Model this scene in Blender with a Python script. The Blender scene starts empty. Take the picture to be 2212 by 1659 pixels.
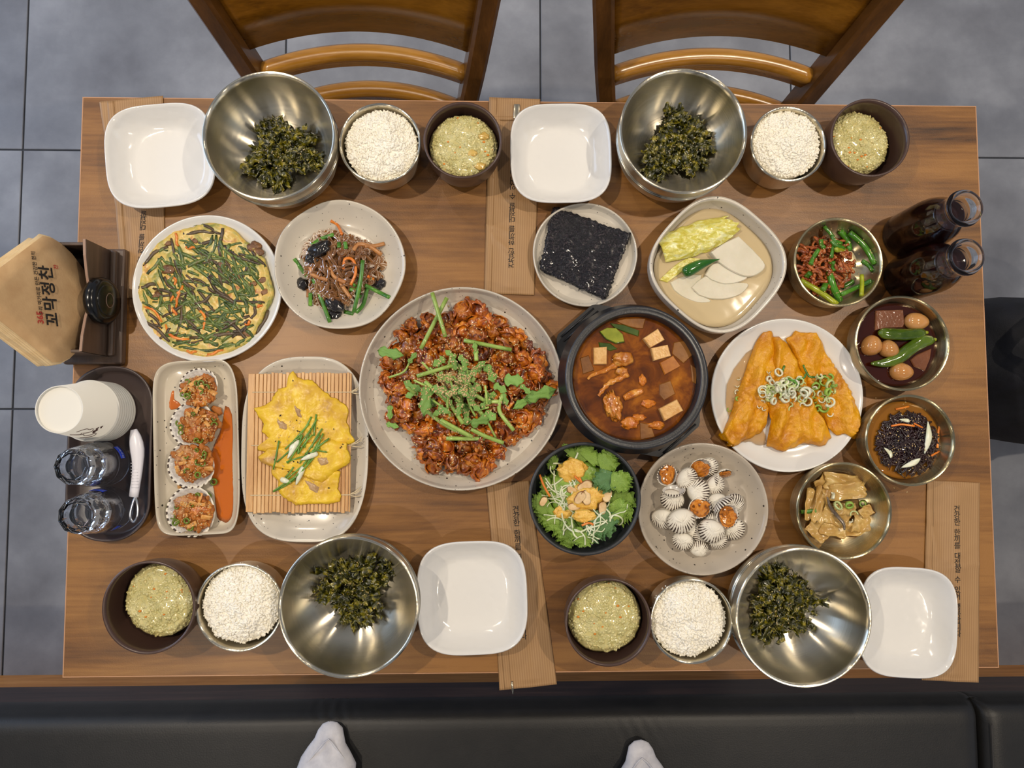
import bpy, bmesh, math, random
from mathutils import Vector, Matrix, noise
from mathutils.bvhtree import BVHTree
PI = math.pi
RND = random.Random(11)
SC = bpy.context.scene
COL = SC.collection

# ------------------------------------------------------------------ camera
TZ = 0.735                      # table top height
F = 1590.0                      # focal length in pixels of a 2212 px wide frame
CAMLOC = Vector((-0.05914, -0.06295, TZ + 0.96113))
cam = bpy.data.cameras.new('camera')
cam_o = bpy.data.objects.new('camera', cam)
COL.objects.link(cam_o)
cam.sensor_width = 36.0
cam.lens = F * 36.0 / 2212.0
cam.clip_start = 0.02
cam_o.location = CAMLOC
cam_o.rotation_euler = (0.06049, -0.02649, -0.00162)
SC.camera = cam_o
CAMR = cam_o.rotation_euler.to_matrix()

# ------------------------------------------------------------------ world, light, exposure
SC.view_settings.view_transform = 'Standard'
SC.view_settings.look = 'None'
SC.view_settings.gamma = 1.0
SC.view_settings.use_curve_mapping = False
SC.view_settings.exposure = 0.0
wd = bpy.data.worlds.new('room_light'); SC.world = wd; wd.use_nodes = True
wd.node_tree.nodes['Background'].inputs[0].default_value = (0.78, 0.84, 1.0, 1)
wd.node_tree.nodes['Background'].inputs[1].default_value = 0.37

# lamps of the ceiling: warm downlights (x, y, power) built below in lamp()
LAMP_Z = 2.62
LAMPS = [(-0.95, 0.34, 13), (0.95, 0.40, 12.5), (-0.95, -0.9, 5.5), (1.0, -0.85, 5.5), (-0.9, 1.55, 6.5), (1.0, 1.6, 5.5)]
LAMP_COL = (1.0, 0.86, 0.68)
# daylight falling in from the glazed shop front on the side of the napkin holder
sun_panel = bpy.data.lights.new('window_daylight', 'AREA')
sun_panel.shape = 'RECTANGLE'; sun_panel.size = 2.2; sun_panel.size_y = 1.6
sun_panel.energy = 36; sun_panel.color = (0.5, 0.68, 1.0)
spo = bpy.data.objects.new('window_daylight', sun_panel); COL.objects.link(spo)
spo.location = (-3.03, 1.0, 1.55)      # in the opening of window_1 in wall_left
spo.rotation_euler = (PI / 2, 0, -PI / 2)

# ------------------------------------------------------------------ geometry helpers
def P(px, py, z=TZ):
    """the point of the plane at height z that shows at pixel (px, py)"""
    d = CAMR @ Vector(((px - 1106.0) / F, (829.5 - py) / F, -1.0))
    t = (z - CAMLOC.z) / d.z
    return CAMLOC + d * t
def S(n, z=TZ):
    """metres that n pixels span at height z"""
    return n * (CAMLOC.z - z) / F

def lin(c):
    return tuple((v / 255 / 12.92) if v / 255 <= 0.04045 else ((v / 255 + 0.055) / 1.055) ** 2.4 for v in c)

def tag(o, label=None, cat=None, group=None, kind=None):
    if label: o['label'] = label
    if cat: o['category'] = cat
    if group: o['group'] = group
    if kind: o['kind'] = kind
    return o
def thing(name, label, cat, loc, group=None, rz=0.0, kind=None):
    o = bpy.data.objects.new(name, None); COL.objects.link(o)
    o.empty_display_size = 0.03
    o.location = loc; o.rotation_euler = (0, 0, rz)
    return tag(o, label, cat, group, kind)

def mesh(name, V, Fc, mat, smooth=True):
    me = bpy.data.meshes.new(name)
    me.from_pydata([tuple(v) for v in V], [], Fc)
    mats = mat if isinstance(mat, (list, tuple)) else [mat]
    for m in mats: me.materials.append(m)
    if smooth: me.polygons.foreach_set('use_smooth', [True] * len(me.polygons))
    me.update()
    return me
def ob(name, vf, mat, parent=None, loc=(0, 0, 0), rot=(0, 0, 0), smooth=True, idx=None):
    me = mesh(name, vf[0], vf[1], mat, smooth)
    if idx: me.polygons.foreach_set('material_index', idx)
    o = bpy.data.objects.new(name, me); COL.objects.link(o)
    o.location = loc; o.rotation_euler = rot; o.parent = parent
    return o
def wob(name, vf, mat, parent=None, smooth=True):
    """an object from world-space geometry; a top-level one gets its origin at its base"""
    V, Fc = vf
    if parent:
        org = Vector(parent.location)
        p = parent.parent
        while p: org = org + Vector(p.location); p = p.parent
        return ob(name, ([Vector(v) - org for v in V], Fc), mat, parent, smooth=smooth)
    n = len(V)
    org = Vector((sum(v[0] for v in V) / n, sum(v[1] for v in V) / n, min(v[2] for v in V)))
    return ob(name, ([Vector(v) - org for v in V], Fc), mat, None, loc=org, smooth=smooth)
def inst(name, me, loc, rot=(0, 0, 0), scale=(1, 1, 1), parent=None):
    o = bpy.data.objects.new(name, me); COL.objects.link(o)
    o.location = loc; o.rotation_euler = rot
    o.scale = scale if isinstance(scale, (tuple, list, Vector)) else (scale,) * 3
    o.parent = parent
    return o

def join(parts):
    V, Fc = [], []
    for v, f in parts:
        n = len(V); V.extend(v); Fc.extend([tuple(i + n for i in q) for q in f])
    return V, Fc
def tf(vf, M):
    return [M @ Vector(v) for v in vf[0]], vf[1]
def shift(vf, d):
    d = Vector(d); return [Vector(v) + d for v in vf[0]], vf[1]
def mat_lrs(loc, rot=(0, 0, 0), sc=(1, 1, 1)):
    from mathutils import Euler
    if not isinstance(sc, (tuple, list)): sc = (sc,) * 3
    return Matrix.LocRotScale(Vector(loc), Euler(rot), Vector(sc))

def box(x0, x1, y0, y1, z0, z1):
    V = [(x, y, z) for z in (z0, z1) for y in (y0, y1) for x in (x0, x1)]
    return V, [(0, 2, 3, 1), (4, 5, 7, 6), (0, 1, 5, 4), (2, 6, 7, 3), (0, 4, 6, 2), (1, 3, 7, 5)]
def bevbox(x0, x1, y0, y1, z0, z1, b=0.002, seg=2):
    bm = bmesh.new()
    bmesh.ops.create_cube(bm, size=1)
    for v in bm.verts:
        v.co = Vector(((x0 + x1) / 2 + v.co.x * (x1 - x0), (y0 + y1) / 2 + v.co.y * (y1 - y0), (z0 + z1) / 2 + v.co.z * (z1 - z0)))
    bmesh.ops.bevel(bm, geom=bm.edges[:], offset=b, segments=seg, affect='EDGES', profile=0.5)
    r = ([v.co.copy() for v in bm.verts], [tuple(v.index for v in f.verts) for f in bm.faces])
    bm.verts.index_update()
    r = ([v.co.copy() for v in bm.verts], [tuple(v.index for v in f.verts) for f in bm.faces])
    bm.free(); return r
def lathe(prof, n=64, rf=None, zf=None):
    """spin (r, z) round the z axis; rf(a, r, z) gives a radius factor and zf a height offset"""
    V, Fc, rings = [], [], []
    for r, z in prof:
        if r <= 1e-6:
            rings.append([len(V)]); V.append(Vector((0, 0, z)))
        else:
            ring = []
            for k in range(n):
                a = 2 * PI * k / n
                q = r * (rf(a, r, z) if rf else 1)
                ring.append(len(V)); V.append(Vector((q * math.cos(a), q * math.sin(a), z + (zf(a, r, z) if zf else 0))))
            rings.append(ring)
    for A, B in zip(rings, rings[1:]):
        for k in range(n):
            j = (k + 1) % n
            if len(A) == 1 and len(B) == 1: continue
            if len(A) == 1: Fc.append((A[0], B[j], B[k]))
            elif len(B) == 1: Fc.append((A[k], A[j], B[0]))
            else: Fc.append((A[k], A[j], B[j], B[k]))
    return V, Fc
def spl(pts, k=4):
    """Catmull-Rom points through pts"""
    pts = [Vector(p) for p in pts]
    if len(pts) < 3: 
        return [pts[0].lerp(pts[-1], i / k) for i in range(k + 1)]
    out = []
    for i in range(len(pts) - 1):
        p0 = pts[i - 1] if i else pts[0] * 2 - pts[1]
        p1, p2 = pts[i], pts[i + 1]
        p3 = pts[i + 2] if i + 2 < len(pts) else p2 * 2 - p1
        for s in range(k):
            t = s / k
            out.append(0.5 * ((2 * p1) + (p2 - p0) * t + (2 * p0 - 5 * p1 + 4 * p2 - p3) * t * t + (3 * p1 - p0 - 3 * p2 + p3) * t ** 3))
    out.append(pts[-1]); return out
def tube(pts, rad, n=6, flat=1.0, caps=True, up=None):
    """tube along pts; rad number or list; flat squeezes it along the up side"""
    pts = [Vector(p) for p in pts]; m = len(pts)
    if not isinstance(rad, (list, tuple)): rad = [rad] * m
    V, Fc = [], []
    U = Vector(up) if up else Vector((0, 0, 1))
    for i, p in enumerate(pts):
        t = (pts[min(i + 1, m - 1)] - pts[max(i - 1, 0)])
        if t.length < 1e-9: t = Vector((1, 0, 0))
        t.normalize()
        s = t.cross(U)
        if s.length < 1e-3: s = t.cross(Vector((1, 0, 0.01)))
        s.normalize(); w = s.cross(t)
        for k in range(n):
            a = 2 * PI * (k + 0.5) / n
            V.append(p + s * (rad[i] * math.cos(a)) + w * (rad[i] * flat * math.sin(a)))
    for i in range(m - 1):
        for k in range(n):
            j = (k + 1) % n
            Fc.append((i * n + k, i * n + j, (i + 1) * n + j, (i + 1) * n + k))
    if caps:
        Fc.append(tuple(range(n))[::-1]); Fc.append(tuple((m - 1) * n + k for k in range(n)))
    return V, Fc
def sheet(nx, ny, fn, t=0.0008):
    """closed slab over fn(u, v) in 0..1, thickness t along its normal"""
    G = [[Vector(fn(i / nx, j / ny)) for i in range(nx + 1)] for j in range(ny + 1)]
    V, Fc = [], []
    N = []
    for j in range(ny + 1):
        for i in range(nx + 1):
            a = G[j][min(i + 1, nx)] - G[j][max(i - 1, 0)]; b = G[min(j + 1, ny)][i] - G[max(j - 1, 0)][i]
            nn = a.cross(b); nn = nn.normalized() if nn.length > 1e-12 else Vector((0, 0, 1))
            N.append(nn)
    w = nx + 1
    V = [G[j][i] for j in range(ny + 1) for i in range(w)]
    V = V + [V[k] - N[k] * t for k in range(len(V))]
    o = w * (ny + 1)
    for j in range(ny):
        for i in range(nx):
            a = j * w + i
            Fc.append((a, a + 1, a + w + 1, a + w)); Fc.append((o + a, o + a + w, o + a + w + 1, o + a + 1))
    for i in range(nx):
        Fc.append((i, o + i, o + i + 1, i + 1)); a = ny * w + i; Fc.append((a, a + 1, o + a + 1, o + a))
    for j in range(ny):
        a = j * w; Fc.append((a, a + w, o + a + w, o + a)); a = j * w + nx; Fc.append((a, o + a, o + a + w, a + w))
    return V, Fc
def disc(nr, na, rfun, zfun, zb=None):
    """polar patch: rfun(a) outline, zfun(rho, a, x, y) height; zb closes it below at that height"""
    V, Fc = [Vector((0, 0, zfun(0, 0, 0, 0)))], []
    for i in range(1, nr + 1):
        q = i / nr
        for k in range(na):
            a = 2 * PI * k / na; r = rfun(a) * q
            x, y = r * math.cos(a), r * math.sin(a)
            V.append(Vector((x, y, zfun(q, a, x, y))))
    for k in range(na):
        j = (k + 1) % na; Fc.append((0, 1 + k, 1 + j))
        for i in range(nr - 1):
            b = 1 + i * na; Fc.append((b + k, b + na + k, b + na + j, b + j))
    if zb is not None:
        b = 1 + (nr - 1) * na; o = len(V)
        for k in range(na): v = V[b + k]; V.append(Vector((v.x * 0.97, v.y * 0.97, min(zb, v.z))))
        for k in range(na):
            j = (k + 1) % na; Fc.append((b + k, o + k, o + j, b + j))
        Fc.append(tuple(o + k for k in range(na))[::-1])
    return V, Fc
_ico = {}
def ico(sub):
    if sub not in _ico:
        bm = bmesh.new(); bmesh.ops.create_icosphere(bm, subdivisions=sub, radius=1)
        bm.verts.index_update()
        _ico[sub] = ([v.co.copy() for v in bm.verts], [tuple(v.index for v in f.verts) for f in bm.faces]); bm.free()
    return _ico[sub]
def nz(v, f=1.0, s=0.0):
    return noise.noise(Vector(v) * f + Vector((s * 7.13, s * 3.7, s * 1.9)))
def blob(r, seed=0, amp=0.25, freq=2.0, sub=2, sc=(1, 1, 1), ridge=0.0):
    V, Fc = ico(sub); out = []
    for v in V:
        k = 1 + amp * nz(v, freq, seed) 
        if ridge: k += ridge * (0.5 - abs(nz(v, freq * 1.7, seed + 5)) * 2)
        out.append(Vector((v.x * k * r * sc[0], v.y * k * r * sc[1], v.z * k * r * sc[2])))
    return out, Fc
def sup(n, rot=0.0, ax=1.0, ay=1.0):
    """radius factor of a superellipse of exponent n turned by rot"""
    def g(a, r=0, z=0):
        b = a - rot; c, s = abs(math.cos(b)) / ax, abs(math.sin(b)) / ay
        return (c ** n + s ** n) ** (-1.0 / n)
    return g
class Ground:
    """geometry that things are laid on; z(x, y) is its highest point there"""
    def __init__(self): self.V, self.F, self.t = [], [], None
    def add(self, o):
        M = o.matrix_basis
        p = o.parent
        while p: M = p.matrix_basis @ M; p = p.parent
        n = len(self.V)
        self.V += [M @ v.co for v in o.data.vertices]; self.F += [tuple(i + n for i in q.vertices) for q in o.data.polygons]; self.t = None
        return o
    def z(self, x, y, default=TZ):
        if not self.t: self.t = BVHTree.FromPolygons(self.V, self.F)
        h = self.t.ray_cast(Vector((x, y, TZ + 0.5)), Vector((0, 0, -1)))
        return h[0].z if h[0] else default
    def hit(self, x, y):
        if not self.t: self.t = BVHTree.FromPolygons(self.V, self.F)
        h = self.t.ray_cast(Vector((x, y, TZ + 0.5)), Vector((0, 0, -1)))
        return h[0], h[1]

# ------------------------------------------------------------------ materials
class NT:
    def __init__(self, m):
        m.use_nodes = True; self.t = m.node_tree; self.b = self.t.nodes['Principled BSDF']
    def n(self, typ, **kw):
        q = self.t.nodes.new(typ)
        for k, v in kw.items():
            if k in q.inputs: q.inputs[k].default_value = v
            else: setattr(q, k, v)
        return q
    def l(self, a, b): self.t.links.new(a, b)
    def ramp(self, fac, stops, mode='LINEAR'):
        q = self.n('ShaderNodeValToRGB'); e = q.color_ramp.elements; q.color_ramp.interpolation = mode
        while len(e) < len(stops): e.new(0.5)
        for i, (p, c) in enumerate(stops):
            e[i].position = p; e[i].color = (*c, 1)
        self.l(fac, q.inputs[0]); return q.outputs[0]
def setp(b, **kw):
    names = dict(rough='Roughness', metal='Metallic', coat='Coat Weight', coatr='Coat Roughness', sss='Subsurface Weight', spec='Specular IOR Level',
                 trans='Transmission Weight', ior='IOR', aniso='Anisotropic', sheen='Sheen Weight', alpha='Alpha', emis='Emission Strength')
    for k, v in kw.items(): b.inputs[names[k]].default_value = v
def M(name, col, **kw):
    m = bpy.data.materials.new(name); t = NT(m); t.b.inputs['Base Color'].default_value = (*lin(col), 1)
    setp(t.b, **kw); return m
def MN(name, stops, scale=20, detail=4, stretch=(1, 1, 1), bump=0.0, bscale=None, bdist=0.002, vary=0.0, dist=0.0, sssr=0.003, **kw):
    """noise-coloured material; stops = [(pos, rgb)...]; bump relief; vary = brightness spread between objects"""
    m = bpy.data.materials.new(name); t = NT(m)
    tc = t.n('ShaderNodeTexCoord'); mp = t.n('ShaderNodeMapping'); mp.inputs['Scale'].default_value = stretch
    t.l(tc.outputs['Object'], mp.inputs[0])
    no = t.n('ShaderNodeTexNoise', Scale=scale, Detail=detail, Distortion=dist); no.inputs['Roughness'].default_value = 0.6
    vec = mp.outputs[0]
    if vary:
        oi = t.n('ShaderNodeObjectInfo'); ad = t.n('ShaderNodeVectorMath', operation='ADD')
        mu = t.n('ShaderNodeVectorMath', operation='SCALE'); mu.inputs[0].default_value = (3, 5, 7); t.l(oi.outputs['Random'], mu.inputs[3])
        t.l(vec, ad.inputs[0]); t.l(mu.outputs[0], ad.inputs[1]); vec = ad.outputs[0]
    t.l(vec, no.inputs[0])
    c = t.ramp(no.outputs[0], [(p, lin(q)) for p, q in stops])
    if vary:
        hs = t.n('ShaderNodeHueSaturation'); mr = t.n('ShaderNodeMapRange'); mr.inputs[3].default_value = 1 - vary; mr.inputs[4].default_value = 1 + vary
        t.l(oi.outputs['Random'], mr.inputs[0]); t.l(mr.outputs[0], hs.inputs['Value']); t.l(c, hs.inputs['Color']); c = hs.outputs[0]
    t.l(c, t.b.inputs['Base Color'])
    if bump:
        nb = t.n('ShaderNodeTexNoise', Scale=bscale or scale * 3, Detail=3); t.l(vec, nb.inputs[0])
        bp = t.n('ShaderNodeBump', Strength=bump, Distance=bdist); t.l(nb.outputs[0], bp.inputs['Height']); t.l(bp.outputs[0], t.b.inputs['Normal'])
    setp(t.b, **kw)
    if 'sss' in kw:
        t.b.inputs['Subsurface Radius'].default_value = (1, 0.6, 0.35); t.b.inputs['Subsurface Scale'].default_value = sssr
    return m
def speckled(name, col, specks=True, dens=90, rough=0.28, rim=None):
    """glazed stoneware with scattered dark iron specks"""
    m = bpy.data.materials.new(name); t = NT(m)
    tc = t.n('ShaderNodeTexCoord')
    no = t.n('ShaderNodeTexNoise', Scale=14.0, Detail=3); t.l(tc.outputs['Object'], no.inputs[0])
    base = t.ramp(no.outputs[0], [(0.35, lin([v * 0.96 for v in col])), (0.65, lin([min(255, v * 1.03) for v in col]))])
    if specks:
        last = base
        for sc, thr, keep in ((dens, 0.10, 0.42), (dens * 2.6, 0.13, 0.36)):
            vo = t.n('ShaderNodeTexVoronoi', Scale=sc); t.l(tc.outputs['Object'], vo.inputs[0])
            n2 = t.n('ShaderNodeTexNoise', Scale=sc * 2.2); t.l(tc.outputs['Object'], n2.inputs[0])
            ad = t.n('ShaderNodeMath', operation='MULTIPLY_ADD'); t.l(n2.outputs[0], ad.inputs[0]); ad.inputs[1].default_value = 0.12; t.l(vo.outputs['Distance'], ad.inputs[2])
            lt = t.n('ShaderNodeMath', operation='LESS_THAN'); t.l(ad.outputs[0], lt.inputs[0]); lt.inputs[1].default_value = thr + 0.06
            sp = t.n('ShaderNodeSeparateColor'); t.l(vo.outputs['Color'], sp.inputs[0])
            l2 = t.n('ShaderNodeMath', operation='LESS_THAN'); t.l(sp.outputs[0], l2.inputs[0]); l2.inputs[1].default_value = keep
            mu = t.n('ShaderNodeMath', operation='MULTIPLY'); t.l(lt.outputs[0], mu.inputs[0]); t.l(l2.outputs[0], mu.inputs[1])
            mx = t.n('ShaderNodeMix', data_type='RGBA'); t.l(mu.outputs[0], mx.inputs[0]); t.l(last, mx.inputs[6]); mx.inputs[7].default_value = (*lin((52, 46, 42)), 1)
            last = mx.outputs[2]
        base = last
    t.l(base, t.b.inputs['Base Color']); setp(t.b, rough=rough, coat=0.4, coatr=0.12)
    bn = t.n('ShaderNodeTexNoise', Scale=9.0); t.l(tc.outputs['Object'], bn.inputs[0])
    bp = t.n('ShaderNodeBump', Strength=0.12, Distance=0.004); t.l(bn.outputs[0], bp.inputs['Height']); t.l(bp.outputs[0], t.b.inputs['Normal'])
    return m
def steel(name, col, rough=0.2, aniso=0.75, rot=0.0):
    m = bpy.data.materials.new(name); t = NT(m); t.b.inputs['Base Color'].default_value = (*lin(col), 1)
    setp(t.b, metal=1.0, rough=rough, aniso=aniso); t.b.inputs['Anisotropic Rotation'].default_value = rot
    tg = t.n('ShaderNodeTangent', direction_type='RADIAL', axis='Z'); t.l(tg.outputs[0], t.b.inputs['Tangent'])
    tc = t.n('ShaderNodeTexCoord'); sx = t.n('ShaderNodeSeparateXYZ'); t.l(tc.outputs['Object'], sx.inputs[0])
    ln = t.n('ShaderNodeVectorMath', operation='LENGTH'); t.l(tc.outputs['Object'], ln.inputs[0])
    cb = t.n('ShaderNodeCombineXYZ'); t.l(ln.outputs['Value'], cb.inputs[0]); t.l(sx.outputs[2], cb.inputs[1])
    no = t.n('ShaderNodeTexNoise', Scale=900.0, Detail=2); t.l(cb.outputs[0], no.inputs[0])
    mr = t.n('ShaderNodeMapRange'); mr.inputs[3].default_value = rough * 0.75; mr.inputs[4].default_value = rough * 1.35
    t.l(no.outputs[0], mr.inputs[0]); t.l(mr.outputs[0], t.b.inputs['Roughness'])
    return m
def wood(name, stops, axis=0, scale=3.0, rough=0.4, coat=0.2, bump=0.05, stretch=14.0, vary=0.0):
    """long-grained wood running along the given axis"""
    m = bpy.data.materials.new(name); t = NT(m); tc = t.n('ShaderNodeTexCoord')
    st = [stretch] * 3; st[axis] = 1.0
    mp = t.n('ShaderNodeMapping'); mp.inputs['Scale'].default_value = st; t.l(tc.outputs['Object'], mp.inputs[0])
    big = t.n('ShaderNodeTexNoise', Scale=scale, Detail=5, Distortion=0.6); t.l(mp.outputs[0], big.inputs[0])
    fin = t.n('ShaderNodeTexNoise', Scale=scale * 9, Detail=3); t.l(mp.outputs[0], fin.inputs[0])
    ad = t.n('ShaderNodeMath', operation='MULTIPLY_ADD'); t.l(fin.outputs[0], ad.inputs[0]); ad.inputs[1].default_value = 0.35; t.l(big.outputs[0], ad.inputs[2])
    su = t.n('ShaderNodeMath', operation='SUBTRACT'); t.l(ad.outputs[0], su.inputs[0]); su.inputs[1].default_value = 0.175
    t.l(t.ramp(su.outputs[0], [(p, lin(q)) for p, q in stops]), t.b.inputs['Base Color'])
    setp(t.b, rough=rough, coat=coat, coatr=0.25)
    bp = t.n('ShaderNodeBump', Strength=bump, Distance=0.002); t.l(fin.outputs[0], bp.inputs['Height']); t.l(bp.outputs[0], t.b.inputs['Normal'])
    return m
def glassy(name, col=(255, 255, 255), rough=0.0, ior=1.5):
    return M(name, col, trans=1.0, rough=rough, ior=ior)
# ================================================================== THE SETTING
m_grout = M('grout', (62, 66, 74), rough=0.9)
m_tile = MN('floor_tile', [(0.3, (112, 114, 122)), (0.5, (132, 135, 143)), (0.72, (158, 161, 169))], scale=5, detail=9, bump=0.12, bscale=60, vary=0.03, rough=0.42)
m_ceil = M('ceiling_paint', (226, 222, 214), rough=0.9)
floor = ob('floor', box(-3.0, 3.0, -2.6, 2.6, -0.06, -0.004), m_grout, smooth=False)
tag(floor, 'grey concrete-look porcelain floor tiles with dark joints', 'floor', kind='structure')
tile_me = None
for i in range(-4, 4):
    for j in range(-3, 3):
        x0, y0 = -0.5453 + 0.6 * i, 0.5827 + 0.6 * j
        if tile_me is None:
            tile_me = mesh('tile', *bevbox(0.0018, 0.5982, 0.0018, 0.5982, -0.004, 0.0, 0.0012, 1), m_tile, smooth=False)
        inst('tile', tile_me, (x0, y0, 0), parent=floor)
ceiling = ob('ceiling', box(-3.0, 3.0, -2.6, 2.6, 2.66, 2.72), m_ceil, smooth=False)
tag(ceiling, 'plain off-white ceiling with recessed downlights', 'ceiling', kind='structure')
m_wall = M('wall_paint', (214, 208, 198), rough=0.9)
wall = ob('wall_left', join([box(-3.12, -3.0, -2.6, -0.1, 0, 2.66), box(-3.12, -3.0, 2.1, 2.6, 0, 2.66), box(-3.12, -3.0, -0.1, 2.1, 0, 0.75), box(-3.12, -3.0, -0.1, 2.1, 2.35, 2.66)]), m_wall, smooth=False)
tag(wall, 'plain cream wall with a wide window opening', 'wall', kind='structure')
m_wframe = M('window_frame_black', (34, 34, 36), rough=0.4)
wfr = ob('window_1', join([box(-3.10, -3.05, -0.1, 2.1, 0.75, 0.80), box(-3.10, -3.05, -0.1, 2.1, 2.30, 2.35), box(-3.10, -3.05, -0.1, -0.05, 0.80, 2.30), box(-3.10, -3.05, 2.05, 2.1, 0.80, 2.30), box(-3.10, -3.05, 0.98, 1.02, 0.80, 2.30)]), m_wframe, smooth=False)
tag(wfr, 'wide black-framed shop window', 'window', kind='structure')
m_wpane = M('window_pane_glass', (235, 242, 248), rough=0.02, trans=1.0)
for y0, y1 in ((-0.05, 0.98), (1.02, 2.05)): ob('pane', box(-3.085, -3.079, y0, y1, 0.80, 2.30), m_wpane, wfr, smooth=False)
m_lamp = M('lamp_housing', (240, 240, 236), rough=0.4)
m_lens = M('lamp_lens', (255, 236, 205), rough=0.3); 
_b = m_lens.node_tree.nodes['Principled BSDF']; _b.inputs['Emission Color'].default_value = (1, 0.85, 0.62, 1); _b.inputs['Emission Strength'].default_value = 6.0
for x, y, pw in LAMPS:
    t = thing('ceiling_light', 'white recessed ceiling downlight with warm lens', 'lamp', (x, y, LAMP_Z), 'ceiling downlights')
    ob('housing', lathe([(0.042, 0.0), (0.06, -0.004), (0.062, 0.0), (0.062, 0.04), (0.042, 0.04), (0.042, 0.0)], 32), m_lamp, t)
    ob('lens', lathe([(0, 0.016), (0.042, 0.016), (0.042, 0.022), (0, 0.022)], 24), m_lens, t)
    L = bpy.data.lights.new('downlight', 'AREA'); L.shape = 'DISK'; L.size = 0.045; L.energy = pw; L.color = LAMP_COL; L.spread = math.radians(150)
    lo = bpy.data.objects.new('downlight', L); COL.objects.link(lo); lo.parent = t; lo.location = (0, 0, 0.006)

# ------------------------------------------------------------------ table
def table_wood():
    m = bpy.data.materials.new('table_laminate'); t = NT(m); tc = t.n('ShaderNodeTexCoord')
    mp = t.n('ShaderNodeMapping'); mp.inputs['Scale'].default_value = (1.0, 7.0, 7.0); t.l(tc.outputs['Object'], mp.inputs[0])
    warp = t.n('ShaderNodeTexNoise', Scale=1.6, Detail=2); t.l(mp.outputs[0], warp.inputs[0])
    wv = t.n('ShaderNodeVectorMath', operation='MULTIPLY_ADD'); t.l(warp.outputs[1], wv.inputs[0]); wv.inputs[1].default_value = (0.0, 1.1, 0); t.l(mp.outputs[0], wv.inputs[2])
    a = t.n('ShaderNodeTexNoise', Scale=2.2, Detail=6); a.inputs['Roughness'].default_value = 0.62; t.l(wv.outputs[0], a.inputs[0])
    mp2 = t.n('ShaderNodeMapping'); mp2.inputs['Scale'].default_value = (8, 160, 8); t.l(tc.outputs['Object'], mp2.inputs[0])
    b = t.n('ShaderNodeTexNoise', Scale=1.3, Detail=4); t.l(mp2.outputs[0], b.inputs[0])
    ad = t.n('ShaderNodeMath', operation='MULTIPLY_ADD'); t.l(b.outputs[0], ad.inputs[0]); ad.inputs[1].default_value = 0.34; t.l(a.outputs[0], ad.inputs[2])
    c = t.ramp(ad.outputs[0], [(0.42, lin((56, 32, 12))), (0.50, lin((94, 59, 24))), (0.62, lin((122, 80, 34))), (0.80, lin((150, 104, 50)))])
    t.l(c, t.b.inputs['Base Color']); setp(t.b, rough=0.42, coat=0.15, coatr=0.35)
    f = t.n('ShaderNodeTexNoise', Scale=700.0, Detail=2); t.l(tc.outputs['Object'], f.inputs[0])
    bp = t.n('ShaderNodeBump', Strength=0.16, Distance=0.001); t.l(f.outputs[0], bp.inputs['Height']); t.l(bp.outputs[0], t.b.inputs['Normal'])
    return m
m_table = table_wood()
m_band = M('edge_band', (186, 140, 104), rough=0.4)
m_black = M('black_powder_coat', (26, 26, 28), rough=0.5)
HX, HY = 0.6, 0.3748
table = thing('dining_table', 'long wood-grain laminate dining table crowded with dishes', 'table', (0, 0, 0))
ob('tabletop', bevbox(-HX + 0.0012, HX - 0.0012, -HY + 0.0012, HY - 0.0012, TZ - 0.03, TZ, 0.0006, 1), m_table, table, smooth=False)
for (a, b, c, d) in ((-HX, HX, HY - 0.0013, HY), (-HX, HX, -HY, -HY + 0.0013), (-HX, -HX + 0.0013, -HY + 0.0013, HY - 0.0013), (HX - 0.0013, HX, -HY + 0.0013, HY - 0.0013)):
    tag(ob('edge_band', box(a, b, c, d, TZ - 0.0302, TZ - 0.0003), m_band, table, smooth=False), 'pale tan edge band')
for sx in (-1, 1):
    ob('leg', tube([(sx * 0.38, 0, 0.012), (sx * 0.38, 0, TZ - 0.03)], 0.035, 16), m_black, table)
    ob('foot_plate', bevbox(sx * 0.38 - 0.05, sx * 0.38 + 0.05, -0.27, 0.27, 0.0, 0.014, 0.004), m_black, table)
    ob('mounting_plate', box(sx * 0.38 - 0.11, sx * 0.38 + 0.11, -0.2, 0.2, TZ - 0.034, TZ - 0.03), m_black, table, smooth=False)

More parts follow.
